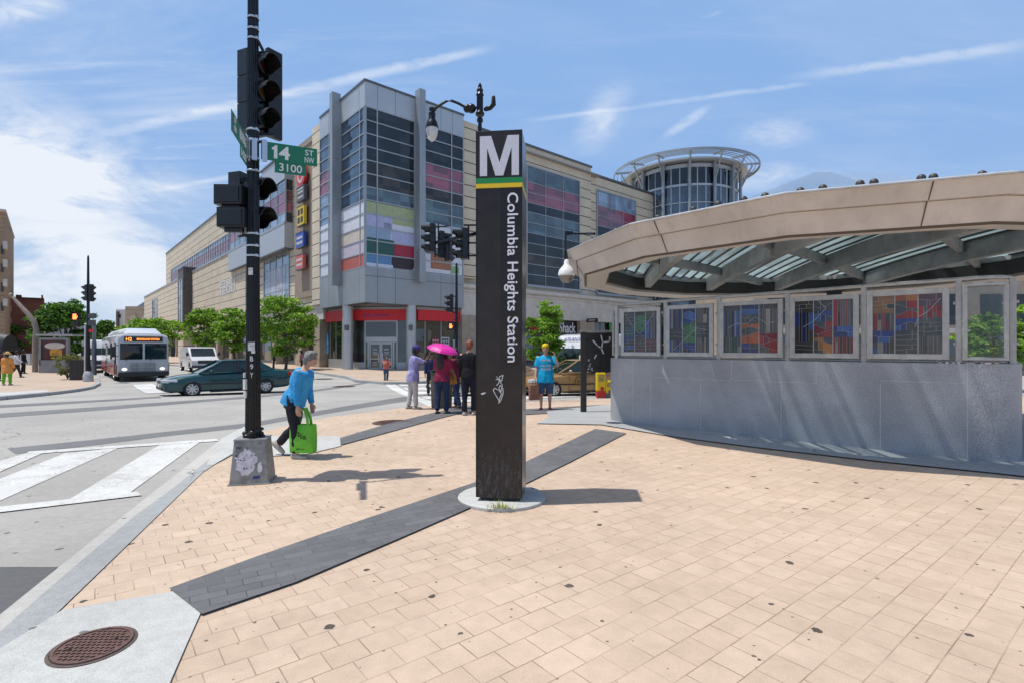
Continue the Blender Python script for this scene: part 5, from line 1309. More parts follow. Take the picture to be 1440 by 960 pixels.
        for x in (.02,-.90): MB().box((x,.90*sg_,.80),(.16,.03,.035)).build('door_handle', B, T)
    m = MB(); m.box((2.33,0,.36),(.16,1.30,.13)); m.box((2.375,0,.56),(.05,.62,.07)); m.build('grille', BPL, T, bevel=.02)
    m = MB(); m.box((2.40,0,.44),(.02,.32,.11)); m.box((-2.38,0,.55),(.02,.32,.13)); m.build('number_plate', mat('plate_white', (.6,.6,.6), .5), T)
    for x in wx:
        for y in (.79,-.79): wheel(T, x, y, wr, .20)
    if tag_roof:
        m = MB(); m.bx(-.32,-.12,-.28,.28,1.43,1.58); m.build('roof_light', mat('taxi_lamp', (.7,.62,.45), .4), T, bevel=.02)
        for sg_ in (1,-1):
            m = MB(); MM = Matrix.Translation((.42,.897*sg_,.62)) @ Matrix.Rotation(R(-90*sg_),4,'X')
            m.lathe([(.17,0),(.17,.006),(.125,.006),(.125,0)], 22, MM, cap=False)
            for k in range(10): a = 2*pi*k/10; m.M = MM; m.box((.145*cos(a),.145*sin(a),.005),(.05,.03,.006),a); m.M = Matrix.Identity(4)
            m.lathe([(.06,0),(.06,.007),(.002,.007)], 14, MM, cap=False)
            m.build('door_emblem', mat('emblem_brown', (.16,.075,.03), .5), T)
    return T
def on(x, y): return V3((x,y,zg(y)))
UDIR = UA; HEADV = UA-R(90)
carp = V3((-11.77,19.4,0))
# teal saloon: front wheel seen at px 271, heading down the street to the left
ha = pi+UA; fwd = V3((cos(ha),sin(ha),0)); lft = V3((-sin(ha),cos(ha),0))
fc = G(270,556); cpos = fc-fwd*1.42-lft*.79
sedan('teal green saloon car crossing the junction, seen from its left side', on(cpos.x,cpos.y), ha, (.003,.052,.056), 'paint_teal')
# gold taxi behind the man in cyan
ha2 = pi+R(17); fwd = V3((cos(ha2),sin(ha2),0)); lft = V3((-sin(ha2),cos(ha2),0))
fc = G(778,557); cpos = fc-fwd*1.42-lft*.79
sedan('gold taxi with a round emblem on the door, behind the man in cyan', on(cpos.x,cpos.y), ha2, (.33,.20,.085), 'paint_gold', True)
fc = G(752,548); 
sedan('tan saloon car mostly hidden behind the station pylon, ahead of the gold taxi', on(-.95,21.2), ha2+R(6), (.30,.205,.11), 'paint_tan')

# city bus
T = thing('city_bus', 'silver and red city bus with orange destination display facing the junction', 'bus', on(-25.9,35.86), HEADV)
SIL = paint('bus_silver', (.42,.435,.455), .2); BRED = paint('bus_red', (.34,.012,.02), .3)
L, Wd, Hb = 12.0, 1.29, 2.78
m = MB(); prof = [(-Wd,.34),(-Wd,2.45),(-Wd+.07,2.68),(-Wd+.28,Hb),(Wd-.28,Hb),(Wd-.07,2.68),(Wd,2.45),(Wd,.34)]
rs = [[V3((x,y*k,.34+(z-.34)*kz)) for y,z in prof] for x,k,kz in ((-6,.97,.98),(-5.9,1,1),(5.82,1,1),(5.95,.975,.985),(6.0,.94,.96))]
m.rings(rs); m.build('body', SIL, T, True, ang=28)
m = MB(); pr2 = [(-.98,Hb-.03),(-.92,2.95),(-.72,3.16),(.72,3.16),(.92,2.95),(.98,Hb-.03)]
rs = [[V3((x,y*k,z if z < Hb else Hb+(z-Hb)*kz)) for y,z in pr2] for x,k,kz in ((-5.6,1,.9),(-5.3,1,1),(4.9,1,1),(5.5,.98,.55),(5.75,.96,.1))]
m.rings(rs); m.build('roof_pod', paint('bus_white', (.60,.62,.64), .3), T, True, ang=30)
m = MB(); m.bx(5.99,6.03,-.95,.95,2.34,2.64); ds = m.build('destination_display', BPL, T, bevel=.02)
LED = mat('led_orange', (.4,.1,.01), .5, emit=(1,.30,.05), estr=2.2)
m = MB(); m.mesh(text('H2', .28, .20, .01), plane_M((6.034,-.72,2.49),(0,1,0),(0,0,1))); m.mesh(text('BROOKLAND STATION', 1.12, .12, .012), plane_M((6.034,.22,2.49),(0,1,0),(0,0,1))); m.build('lettering', LED, ds)
for y0,y1 in ((-1.14,-.05),(.05,1.16)):
    m = MB(); m.bx(5.985,6.02,y0,y1,1.30,2.24); wn = m.build('windscreen', glass_mat('bus_glass', (.006,.014,.018), .03, .4, spec=.45), T, bevel=.05)
    m = MB(); m.bar((6.03,(y0+y1)/2-.3,1.24),(6.035,(y0+y1)/2+.25,1.75),.02); m.build('wiper', BPL, wn)
m = MB()
for z in (.64,.78,.92,1.06): m.bar((6.10,-.62,z),(6.10,.55,z),.025)
for y in (-.62,-.35,.1,.55): m.bar((6.12,y,.6),(6.10,y,1.1),.03)
for y in (-.4,.35): m.tube([(6.13+.0*cos(a),y+.17*cos(a),.86+.17*sin(a)) for a in [k*pi/6 for k in range(13)]], .014, 5)
m.build('bike_rack', mat('rack_grey', (.20,.205,.21), .4, .6), T)
m = MB(); m.bx(5.96,6.16,-1.24,1.24,.30,.58); m.build('bumper', BPL, T, bevel=.03)
for sg_ in (1,-1):
    m = MB(); m.ball((6.0,.93*sg_,.74),(.04,.14,.09),12,6); m.build('headlight', mat('bus_lamp_lit', (.8,.78,.7), .2, emit=(1,.95,.8), estr=.8), T, True)
    m = MB(); m.box((6.1,(Wd+.18)*sg_,1.75),(.10,.20,.62)); m.bar((5.95,Wd*sg_*.9,2.2),(6.1,(Wd+.18)*sg_,2.02),.05); m.bar((5.95,Wd*sg_*.9,1.5),(6.1,(Wd+.18)*sg_,1.5),.04); m.build('mirror', BPL, T, bevel=.02)
    for x in (4.0,-3.4):
        wheel(T, x, (Wd-.14)*sg_, .48, .28, 8)
    m = MB(); m.bx(-5.9,5.9,Wd*sg_-.005,(Wd+.012)*sg_,.36,1.02); m.build('red_band', BRED, T)
    if sg_ > 0:
        for k in range(6): m = MB(); m.bx(-5.4+k*1.75,-5.4+k*1.75+1.6,Wd-.01,Wd+.01,1.3,2.25); m.build('window', CGLASS, T)
    else:
        for x0,x1,dr in ((-5.5,-4.0,0),(-3.9,-2.4,0),(-2.3,-1.1,1),(-.9,.8,0),(.9,2.6,0),(2.7,4.2,0),(4.45,5.7,1)):
            m = MB(); m.bx(x0,x1,-Wd-.012,-Wd+.01,.42 if dr else 1.3,2.3 if dr else 2.25); d_ = m.build('door' if dr else 'window', BPL if dr else CGLASS, T)
            if dr:
                m = MB(); m.bx(x0+.1,(x0+x1)/2-.05,-Wd-.016,-Wd,.6,2.2); m.bx((x0+x1)/2+.05,x1-.1,-Wd-.016,-Wd,.6,2.2); m.build('door_glass', CGLASS, d_)
        m = MB(); m.bx(4.3,4.4,-Wd-.012,-Wd,.4,2.4); m.build('red_post', BRED, T)

def van(label, loc, ang, s, name, shuttle=False):
    T = thing(name, label, 'van' if not shuttle else 'minibus', loc, ang); Wp = paint('van_white', (.66,.67,.68), .4)
    if not shuttle:
        Lh, w_, Ht = 2.7, 1.0, 2.02
        prof = [(-Lh,.36),(-Lh,1.80),(-Lh+.12,Ht-.05),(-2.0,Ht),(1.02,Ht),(1.2,Ht-.06),(2.02,1.22),(2.58,1.06),(2.71,.94),(2.73,.46),(2.6,.42)]
    else:
        Lh, w_, Ht = 3.4, 1.12, 2.62
        prof = [(-Lh,.42),(-Lh,2.45),(-Lh+.15,Ht),(1.35,Ht),(1.75,Ht-.08),(2.08,Ht-.5),(2.12,Ht-.62),(2.2,Ht-.64),(2.62,1.36),(3.3,1.16),(3.45,1.02),(3.46,.46),(3.3,.40)]
    rs = []
    for y, k in ((-w_,.94),(-w_*.985,.985),(-w_*.93,1.0),(w_*.93,1.0),(w_*.985,.985),(w_,.94)):
        rs.append([V3((x,y,.36+(z-.36)*(1 if z < 1.2 else (.985 if abs(y) > w_*.97 else 1)))) for x,z in prof])
    m = MB(); m.rings(rs); m.build('body', Wp, T, True, ang=25)
    ws0, ws1 = ((1.23,Ht-.082),(1.97,1.27)) if not shuttle else ((2.22,Ht-.665),(2.59,1.41))
    d_ = V3((ws1[0]-ws0[0],0,ws1[1]-ws0[1])).normalized(); nn = V3((-d_.z,0,d_.x))
    A, B_ = V3((ws0[0],0,ws0[1]))+nn*.012, V3((ws1[0],0,ws1[1]))+nn*.012
    m = MB(); m.add([A+V3((0,-w_*.84,0)),A+V3((0,w_*.84,0)),B_+V3((0,w_*.88,0)),B_+V3((0,-w_*.88,0))],[(0,1,2,3)]); m.build('windscreen', CGLASS, T)
    fx_ = prof[-3][0] if True else 0; xf = 2.72 if not shuttle else 3.46
    m = MB(); m.bx(xf-.01,xf+.03,-.55,.55,.68,.96); m.bx(xf-.06,xf+.10,-w_,w_,.34,.54); m.build('grille', mat('grille_dark', (.03,.03,.03), .4), T, bevel=.02)
    for sg_ in (1,-1):
        m = MB(); m.bx(xf-.02,xf+.035,sg_*w_*.6,sg_*w_*.92,.70,.93); m.build('headlight', HEADL, T, bevel=.02)
        m = MB(); m.box((ws1[0]-.12,(w_+.16)*sg_,1.46),(.10,.16,.30)); m.bar((ws1[0]-.12,w_*sg_*.97,1.4),(ws1[0]-.12,(w_+.1)*sg_,1.45),.04); m.build('mirror', BPL, T)
        x1 = ws1[0]-.35
        m = MB(); m.add([(x1,(w_+.006)*sg_,1.30),(x1-.85,(w_+.006)*sg_,1.30),(x1-.85,(w_*.985+.006)*sg_,1.78),(x1-.38 if not shuttle else x1-.1,(w_*.985+.006)*sg_,1.78)],[(0,1,2,3)]); m.build('side_window', CGLASS, T)
        m = MB(); m.bx(x1-.92,x1-.905,(w_-.01)*sg_,(w_+.004)*sg_,.42,1.85); m.bx(-Lh+.3,x1-.95,(w_-.01)*sg_,(w_+.005)*sg_,1.16,1.18); m.build('body_seam', BPL, T)
        if shuttle:
            for k in range(4): m = MB(); m.bx(-3.1+k*1.1,-3.1+k*1.1+.95,(w_-.01)*sg_,(w_+.008)*sg_,1.40,2.1); m.build('window', CGLASS, T)
        m = MB()
        for x in ((1.75,-1.75) if not shuttle else (2.45,-2.1)):
            m.lathe([(.44,-.012),(.44,.012)], 20, Matrix.Translation((x,(w_-.004)*sg_,.38)) @ Matrix.Rotation(R(90),4,'X')); wheel(T, x, (w_-.08)*sg_, .36, .22, 6)
        m.build('wheel_arch', BPL, T)
    return T
va_ = van('white panel van parked beyond the teal car', on(-25.2-.66*2.75,43.3+.751*2.75), HEADV, 1, 'panel_van')
t = van('white shuttle minibus with dark blue name over the windscreen, behind the gold taxi', on(2.6+.751*2.3,24+.66*2.3), pi+UA, 1, 'shuttle_minibus', True)
m = MB(); m.mesh(text('ATLANTIC', 1.25, .20, .008), plane_M((1.93,0,2.36),(0,1,0),(-.33,0,.42)) @ Matrix.Translation((0,0,.035))); m.build('lettering', mat('letter_navy', (.03,.03,.25), .4), t)
van('white minibus standing behind the city bus at the left', on(-32.6-.66*3.3,42+.751*3.3), HEADV, 1, 'shuttle_minibus', True)
for px, py, lab, cc in ((82,509,'pale silver car parked under the big tree at the far left',(.42,.43,.45)),):
    g = G(px,py); sedan(lab, on(g.x,g.y), HEADV, cc, 'paint_silver')
# ================================================================== people
SKIN_L = mat('skin_light', (.52,.30,.21), .55); SKIN_M = mat('skin_brown', (.20,.10,.06), .55); SKIN_D = mat('skin_dark', (.085,.042,.027), .5)
EYE_D = mat('eye_dark', (.012,.01,.01), .2); LIP = mat('lips', (.32,.11,.09), .5)
def cloth(name, c, var=.16): return mat('cloth_'+name, c, .85, 0, var, 9, .45, 26, .25)
def remeshed(m, name, mats, parent, vox, sm=4):
    ob = m.build(name, mats, parent)
    md = ob.modifiers.new('r','REMESH'); md.mode = 'VOXEL'; md.voxel_size = vox; md.use_smooth_shade = True
    md = ob.modifiers.new('s','SMOOTH'); md.factor = .5; md.iterations = sm
    apply_mods(ob); ob.data.materials.clear()
    for q in (mats if isinstance(mats,(list,tuple)) else [mats]): ob.data.materials.append(q)
    return ob
from mathutils import noise as mnoise
def crumple(ob, a1, s1, a2, s2):
    me = ob.data; off = V3((ob.parent.location.x*3.1, ob.parent.location.y*2.3, 0))
    for v in me.vertices:
        p = v.co+off; q = V3((p.x*s1, p.y*s1, p.z*s1*.45)); d = mnoise.noise(q)*a1+mnoise.noise(V3((p.x*s2,p.y*s2,p.z*s2*.8)))*a2
        v.co = v.co+v.normal*d
    me.update()
def join_into(ob, m, mats):
    """add the faces of M to OB's own mesh"""
    me = ob.data; vs = [v.co.copy() for v in me.vertices]; fs = [list(p.vertices) for p in me.polygons]; mi = [p.material_index for p in me.polygons]
    n = len(vs); vs += m.v; fs += [[i+n for i in f] for f in m.f]; mi += m.m
    me2 = bpy.data.meshes.new(me.name); me2.from_pydata([tuple(p) for p in vs], [], fs)
    for q in mats: me2.materials.append(q)
    me2.polygons.foreach_set('material_index', mi); me2.polygons.foreach_set('use_smooth', [True]*len(fs)); me2.update()
    ob.data = me2; bpy.data.meshes.remove(me)
def person(label, loc, ang, h=1.75, skin=SKIN_L, shirt=None, pants=None, shoes=None, hair=(.02,.015,.012), hstyle='short', lean=0., arms=((5,10,12),(5,10,12)), legs=((3,4),(-3,4)), sleeve='short', trouser='long', girth=1.0, vox=.016, cap=None, headturn=0., nod=0., foot_pitch=(0,0), group=None, hem=.0, collar=None):
    """arms: (forward swing, outward, elbow bend) right then left; legs: (forward swing, knee bend) right then left; faces local +Y"""
    k = h/1.75; T = thing('person', label, 'person', loc, ang-pi/2, group)
    TH, SH, UAm, FA = .43*k, .42*k, .285*k, .25*k
    def leg(i):
        s_ = 1 if i == 0 else -1; a, kb = R(legs[i][0]), R(legs[i][1])
        hip = V3((s_*.088*k*girth,0,0)); kn = hip+V3((s_*.012*k, sin(a)*TH, -cos(a)*TH)); b_ = a-kb
        an = kn+V3((0, sin(b_)*SH, -cos(b_)*SH)); fp = R(foot_pitch[i]); heel = an+V3((0,-.045*k*cos(fp)-.0*k,-.055*k)); 
        fd = V3((s_*.12, cos(fp), -sin(fp))).normalized(); up_ = V3((0, sin(fp), cos(fp)))
        return hip, kn, an, fd, up_
    lg = [leg(0), leg(1)]
    low = min(min((l[2]-l[4]*.075*k).z, (l[2]+l[3]*.14*k-l[4]*.075*k).z) for l in lg); pel = V3((0,0,-low))
    lg = [(a+pel,b_+pel,c_+pel,d_,e_) for a,b_,c_,d_,e_ in lg]
    RL = Matrix.Rotation(-lean,4,'X')
    def up(x,y,z): return pel+(RL @ V3((x*k,y*k,z*k)))
    neck = up(0,.0,.54); hc = up(0,.035,.685)
    HM = Matrix.Translation(hc) @ Matrix.Rotation(headturn,4,'Z') @ Matrix.Rotation(-lean*.35-nod,4,'X')
    g = girth
    torso = [up(0,0,-.06),up(0,.005,.04),up(0,.01,.16),up(0,.012,.28),up(0,.01,.40),up(0,-.005,.475),up(0,0,.52)]
    trad = [(.155*g,.115*g),(.165*g,.122*g),(.148*g,.112*g),(.165*g,.122*g),(.178*g,.12*g),(.155*g,.09*g),(.075,.062)]
    sc = lambda rr, q=0.: [((a+q)*k,(b_+q)*k) for a,b_ in rr]
    am = []
    for i in (0,1):
        s_ = 1 if i == 0 else -1; a, o_, e_ = (R(q) for q in arms[i])
        sh_ = up(s_*.185*(.5+.5*g),0,.455); d1_ = V3((s_*sin(o_), sin(a)*cos(o_), -cos(a)*cos(o_))); el_ = sh_+d1_*UAm
        inw = -s_*sin(o_)*.6; d2_ = V3((inw*(1 if e_ > .5 else -.7), sin(a+e_), -cos(a+e_))).normalized(); wr = el_+d2_*FA
        am.append((sh_,el_,wr,d1_,d2_,s_))
    # body: one continuous figure, hands and face joined to it
    m = MB(); m.tube(torso, sc(trad,-.006), 14, rounded=True); m.tube([up(0,.0,.47),neck,up(0,.02,.60)], sc([(.062,.06),(.054,.054),(.052,.056)]), 10)
    m.ball(hc, (.077*k,.097*k,.118*k), 14, 10, M=HM.to_3x3().to_4x4()); m.ball(HM @ V3((0,.030*k,-.055*k)), (.056*k,.060*k,.062*k), 12, 8, M=HM.to_3x3().to_4x4())
    for s_ in (1,-1): m.ball(HM @ V3((s_*.077*k,-.008*k,-.01*k)), (.014*k,.022*k,.034*k), 8, 6, M=HM.to_3x3().to_4x4())
    m.tube([HM @ V3((0,.088*k,.02*k)), HM @ V3((0,.112*k,-.022*k)), HM @ V3((0,.097*k,-.034*k))], [.012*k,.017*k,.013*k], 8)
    for (sh_,el_,wr,d1_,d2_,s_) in am:
        m.tube([sh_,sh_.lerp(el_,.4),el_,el_.lerp(wr,.35),wr], [.050*k,.047*k,.039*k,.040*k,.027*k], 10, rounded=True)
    for (hip,kn,an,fd,u_) in lg:
        m.tube([hip+V3((0,0,.03*k)),hip.lerp(kn,.4),kn,kn.lerp(an,.3),kn.lerp(an,.75),an], [.086*k*g,.078*k*g,.054*k,.056*k,.040*k,.036*k], 10, rounded=True)
        m.tube([an-u_*.03*k-fd*.05*k, an-u_*.045*k+fd*.05*k, an-u_*.055*k+fd*.13*k], [(.036*k,.034*k),(.042*k,.03*k),(.040*k,.02*k)], 8, rounded=True)
    body = remeshed(m, 'body', [skin], T, vox, 3)
    m = MB()
    for s_ in (1,-1):
        m.ball(HM @ V3((s_*.031*k,.090*k,.012*k)), (.012*k,.008*k,.008*k), 8, 6, 1); m.tube([HM @ V3((s_*.016*k,.094*k,.032*k)),HM @ V3((s_*.046*k,.084*k,.032*k))], .0045*k, 5, mi=1)
    m.ball(HM @ V3((0,.092*k,-.062*k)), (.024*k,.010*k,.008*k), 10, 6, 2)
    for (sh_,el_,wr,d1_,d2_,s_) in am:
        out = V3((s_,0,0)); nrm = (out-d2_*out.dot(d2_)).normalized(); lat = d2_.cross(nrm)*s_
        if lat.dot(V3((0,1,0))) < 0: lat = -lat
        pc = wr+d2_*.045*k; m.tube([wr-d2_*.02*k,wr+d2_*.02*k,wr+d2_*.06*k,wr+d2_*.092*k], [(.024*k,.020*k),(.036*k,.016*k),(.041*k,.015*k),(.038*k,.012*k)], 10, side=lat, rounded=True)
        for q,(off,ln) in enumerate(((.029,.070),(.0095,.080),(-.0105,.074),(-.029,.058))):
            b0 = wr+d2_*.085*k+lat*off*k; c1_ = (d2_-nrm*.25).normalized(); c2_ = (d2_-nrm*.9).normalized(); c3_ = (d2_*.6-nrm).normalized()
            p1 = b0+c1_*ln*.42*k; p2 = p1+c2_*ln*.33*k; p3 = p2+c3_*ln*.25*k
            m.tube([b0-d2_*.02*k,b0,p1,p2,p3], [.0095*k,.0095*k,.0088*k,.008*k,.007*k], 7, rounded=True)
        b0 = wr+d2_*.025*k+lat*.032*k; p1 = b0+(d2_*.6+lat*.7-nrm*.3).normalized()*.036*k; p2 = p1+(d2_+lat*.15-nrm*.4).normalized()*.03*k
        m.tube([b0-lat*.01*k,b0,p1,p2], [.012*k,.012*k,.010*k,.008*k], 7, rounded=True)
    join_into(body, m, [skin, EYE_D, LIP])
    if pants:
        m = MB(); m.tube([up(0,0,.075),up(0,0,.0),up(0,0,-.07)], sc([(.163*g,.122*g),(.175*g,.132*g),(.15*g,.118*g)],.010), 14, rounded=True)
        for (hip,kn,an,fd,u_) in lg:
            if trouser == 'long': m.tube([hip+V3((0,0,.02*k)),hip.lerp(kn,.45),kn,kn.lerp(an,.5),an.lerp(kn,.04)], [.098*k*g,.092*k*g,.072*k*(.5+.5*g),.068*k,.066*k], 12)
            else: m.tube([hip+V3((0,0,.02*k)),hip.lerp(kn,.45),kn.lerp(hip,.02),kn.lerp(an,.12)], [.100*k*g,.102*k*g,.094*k,.092*k], 12)
        crumple(remeshed(m, 'trousers' if trouser == 'long' else 'shorts', [pants], T, vox, 3), .014*k, 9, .008*k, 20)
    if shirt:
        m = MB(); z0 = -.06-hem
        m.tube([up(0,0,z0),up(0,.004,.04)]+torso[2:6]+[up(0,0,.515)], sc([(.180*g+hem*.10,.142*g+hem*.08),(.176*g,.136*g)]+trad[2:6]+[(.07,.058)],.016), 16)
        for (sh_,el_,wr,d1_,d2_,s_) in am:
            ctr = up(0,0,.44)
            if sleeve == 'short': m.tube([ctr.lerp(sh_,.55),sh_,sh_.lerp(el_,.5),sh_.lerp(el_,.85)], [.062*k,.066*k,.066*k,.068*k], 12)
            elif sleeve == 'none': m.tube([ctr.lerp(sh_,.55),sh_], [.062*k,.06*k], 12)
            else: m.tube([ctr.lerp(sh_,.55),sh_,sh_.lerp(el_,.5),el_,el_.lerp(wr,.5),el_.lerp(wr,.93)], [.060*k,.064*k,.060*k,.053*k,.050*k,.042*k], 12)
        crumple(remeshed(m, 'shirt', [shirt], T, vox, 3), .016*k, 10, .009*k, 22)
    if shoes:
        for (hip,kn,an,fd,u_) in lg:
            m = MB(); m.tube([an-u_*.040*k-fd*.062*k, an-u_*.040*k, an-u_*.045*k+fd*.07*k, an-u_*.052*k+fd*.155*k], [(.040*k,.036*k),(.045*k,.042*k),(.048*k,.034*k),(.043*k,.024*k)], 12, rounded=True, side=(1,0,0))
            ob = m.build('shoe', shoes, T, True, ang=60)
            m = MB(); m.tube([an-u_*.068*k-fd*.07*k, an-u_*.070*k, an-u_*.070*k+fd*.10*k, an-u_*.070*k+fd*.175*k], [(.040*k,.010*k),(.043*k,.010*k),(.047*k,.010*k),(.036*k,.008*k)], 10, side=(1,0,0)); m.build('sole', mat('sole_pale', (.42,.40,.37), .8), ob)
    Hm = mat('hair_%d_%d_%d' % tuple(int(q*999) for q in hair), hair, .55, 0, .3, 60, .3, 90)
    m = MB(); H3 = HM.to_3x3().to_4x4()
    if hstyle != 'none':
        m.ball(HM @ V3((0,-.014*k,.032*k)), (.088*k,.104*k,.105*k), 14, 10, M=H3); m.ball(HM @ V3((0,-.045*k,-.02*k)), (.082*k,.075*k,.095*k), 12, 8, M=H3)
    if hstyle == 'long':
        m.tube([HM @ V3((0,-.055*k,.03*k)),HM @ V3((0,-.085*k,-.10*k)),up(0,-.135,.40),up(0,-.135,.24)], [(.085*k,.06*k),(.10*k,.06*k),(.11*k,.04*k),(.08*k,.025*k)], 12, rounded=True)
        for s_ in (1,-1): m.tube([HM @ V3((s_*.07*k,.0,.03*k)),HM @ V3((s_*.085*k,.0,-.09*k)),up(s_*.11,.03,.40)], [.03*k,.035*k,.025*k], 8, rounded=True)
    if hstyle == 'full':
        for s_ in (1,-1): m.ball(HM @ V3((s_*.06*k,-.02*k,.02*k)), (.045*k,.08*k,.08*k), 10, 8, M=H3)
        m.ball(HM @ V3((0,.035*k,.085*k)), (.075*k,.06*k,.045*k), 12, 8, M=H3)
    if m.v: crumple(remeshed(m, 'hair', [Hm], T, vox*.75, 2), .014*k, 22, .008*k, 50)
    if cap:
        m = MB(); cm, brim = cap
        m.ball(HM @ V3((0,-.004*k,.055*k)), (.096*k,.114*k,.088*k), 16, 8, M=H3)
        if brim == 'bill': m.tube([HM @ V3((0,.09*k,.045*k)),HM @ V3((0,.13*k,.036*k)),HM @ V3((0,.175*k,.022*k))], [(.075*k,.008*k),(.074*k,.008*k),(.05*k,.006*k)], 12, side=HM.to_3x3() @ V3((1,0,0)))
        if brim == 'round': m.lathe([(.06*k,.0),(.175*k,-.012*k),(.178*k,-.008*k),(.06*k,.02*k)], 20, HM @ Matrix.Translation((0,-.005*k,.03*k)))
        m.build('cap' if brim != 'round' else 'hat', cm, T, True, ang=60)
    T['rw'] = 0; del T['rw']
    return T, [T.matrix_basis @ a[2] for a in am], [T.matrix_basis @ (a[2]+a[4]*.09*k) for a in am], HM, T.matrix_basis
WSH = mat('shoe_pale', (.42,.40,.37), .7, 0, .2, 30); DSH = mat('shoe_dark', (.02,.018,.018), .5); PSH = mat('shoe_red', (.30,.03,.06), .6, 0, .3, 20)
def gp(px, py, z=.012): g = G(px,py); return g+V3((0,0,z))
# woman in blue with the green bag, striding to the right
wl = gp(414,643)
pw, wr_, hn_, HM, MW = person('grey haired woman in bright blue blouse striding right with a green bag', wl, R(-4), 1.60, SKIN_L, cloth('bright_blue', (.045,.31,.62)), cloth('black_denim', (.022,.022,.03)), WSH, (.17,.165,.16), 'full', lean=R(20), arms=((-4,3,10),(-2,3,10)), legs=((9,6),(-4,40)), foot_pitch=(0,44), sleeve='long', girth=1.16, vox=.0105, nod=R(-2), hem=.03)
hb = (hn_[0]+hn_[1])/2
t = thing('tote_bag', 'bright green shopping bag with black printed scribble carried by the woman in blue', 'bag', V3((hb.x+.0,hb.y-.08,hb.z-.575)), R(-6))
GB = mat('bag_green', (.14,.50,.035), .7, 0, .14, 7, .3, 16)
m = MB(); rs = []
for z,w_,d_ in ((.0,.33,.15),(.02,.345,.16),(.2,.35,.17),(.36,.35,.13),(.40,.355,.10)):
    rs.append([V3((w_/2*sx_,d_/2*sy_,z)) for sx_,sy_ in ((-1,-.8),(-.9,-1),(0,-1.12),(.9,-1),(1,-.8),(1,.8),(.9,1),(0,1.12),(-.9,1),(-1,.8))])
m.rings(rs); m.build('bag_body', GB, t, True, ang=50)
for y in (-.05,.05):
    m = MB(); m.tube([(-.10,y,.36),(-.085,y*.9,.50),(-.03,y*.5,.62),(.03,y*.5,.63),(.08,y*.9,.50),(.10,y,.36)], [(.022,.006)]*6, 8, side=(1,0,0)); m.build('handle', GB, t, True)
m = MB(); FMb = plane_M((0,-.0955,.0), (1,0,0), (0,0,1)); rs_ = random.Random(7)
for k in range(5):
    cx, cz = -.075+k*.035, .285-k*.012+rs_.uniform(-.015,.015); a = rs_.uniform(0,3)
    scrawl(m, [(cx+.022*cos(a+q), cz+.026*sin(a+q*1.3)) for q in range(5)], .010, FMb)
scrawl(m, [(.07,.235),(.085,.20)], .010, FMb); scrawl(m, [(-.02,.06),(.06,.06)], .008, FMb); scrawl(m, [(-.045,.06),(-.035,.06)], .018, FMb)
m.build('printed_scribble', mat('ink_black', (.012,.012,.012), .6), t)
# the group waiting at the far kerb
person('man in lavender shirt, pale trousers and purple cap, hand raised to his face', gp(581,575), R(25), 1.72, SKIN_D, cloth('lavender', (.28,.27,.50)), cloth('pale_grey', (.48,.46,.45)), WSH, (.01,.01,.01), 'short', lean=R(4), arms=((62,10,88),(58,6,92)), legs=((5,4),(-5,4)), girth=1.06, hem=.12, cap=(cloth('purple', (.07,.05,.24)), 'bill'), vox=.014)
um, uw, uh, HMu, MU_ = person('long haired woman in maroon top and jeans with orange shoulder bag, back turned', gp(622,582), R(72), 1.66, SKIN_M, cloth('maroon', (.24,.02,.06)), cloth('denim', (.022,.035,.085)), DSH, (.022,.012,.012), 'long', arms=((8,14,40),(20,8,80)), legs=((3,3),(-4,4)), girth=1.08, vox=.014, hem=.03)
t = thing('shoulder_bag', 'orange tan shoulder bag hanging at the side of the woman in maroon', 'bag', gp(631,580)+V3((.03,-.16,.72)), R(12))
m = MB(); rs = []
for z,w_,d_ in ((.0,.36,.12),(.03,.40,.15),(.18,.36,.16),(.30,.24,.08)): rs.append([V3((w_/2*cos(2*pi*q/14),d_/2*sin(2*pi*q/14),z)) for q in range(14)])
m.rings(rs); m.build('bag_body', mat('leather_tan', (.48,.21,.035), .5, 0, .2, 9, .2, 14), t, True, ang=60)
m = MB()
for x in (-.09,.07): m.tube([(x,0,.28),(x*.5-.01,.04,.55),(-.05,.10,.72)], .012, 6)
m.build('strap', mat('leather_dark', (.16,.06,.02), .5), t, True)
m = MB(); m.tube([(-.09,-.075,.05),(-.05,-.083,.2),(-.03,-.06,.30)], .008, 5); m.tube([(.09,-.075,.05),(.05,-.083,.2),(.03,-.06,.30)], .008, 5); m.build('stitching', mat('leather_dark', (.16,.06,.02), .5), t)
w2, w2r, w2h, _, _ = person('dark haired woman in jeans under the pink umbrella, half hidden by the woman in maroon', gp(640,577)+V3((-.02,.35,0)), R(150), 1.64, SKIN_M, cloth('wine', (.16,.02,.05)), cloth('denim', (.022,.035,.085)), DSH, (.02,.01,.01), 'long', arms=((55,6,95),(10,6,20)), legs=((6,3),(-12,6)), vox=.016)
uc_ = P(622.5,493,13.0)
t = thing('umbrella', 'bright magenta umbrella held over the two women at the kerb', 'umbrella', uc_, 0)
m = MB(); NS = 8; rs = []
for q in range(7):
    a = q/6*1.25; r_ = .40*sin(a)/sin(1.25); z = .235*cos(a)-.235*cos(1.25)
    rs.append([V3(((r_ if r_ > .004 else .004)*(1 if kk % 3 == 0 else (1-.045*(q/6)))*cos(2*pi*kk/24), (r_ if r_ > .004 else .004)*(1 if kk % 3 == 0 else (1-.045*(q/6)))*sin(2*pi*kk/24), z)) for kk in range(24)])
TM = Matrix.Rotation(R(14),4,'Y') @ Matrix.Rotation(R(8),4,'X'); m.rings([[TM @ p for p in r] for r in rs], cap=False); m.build('canopy', mat('umbrella_magenta', (.62,.012,.30), .5, 0, .06, 3), t)
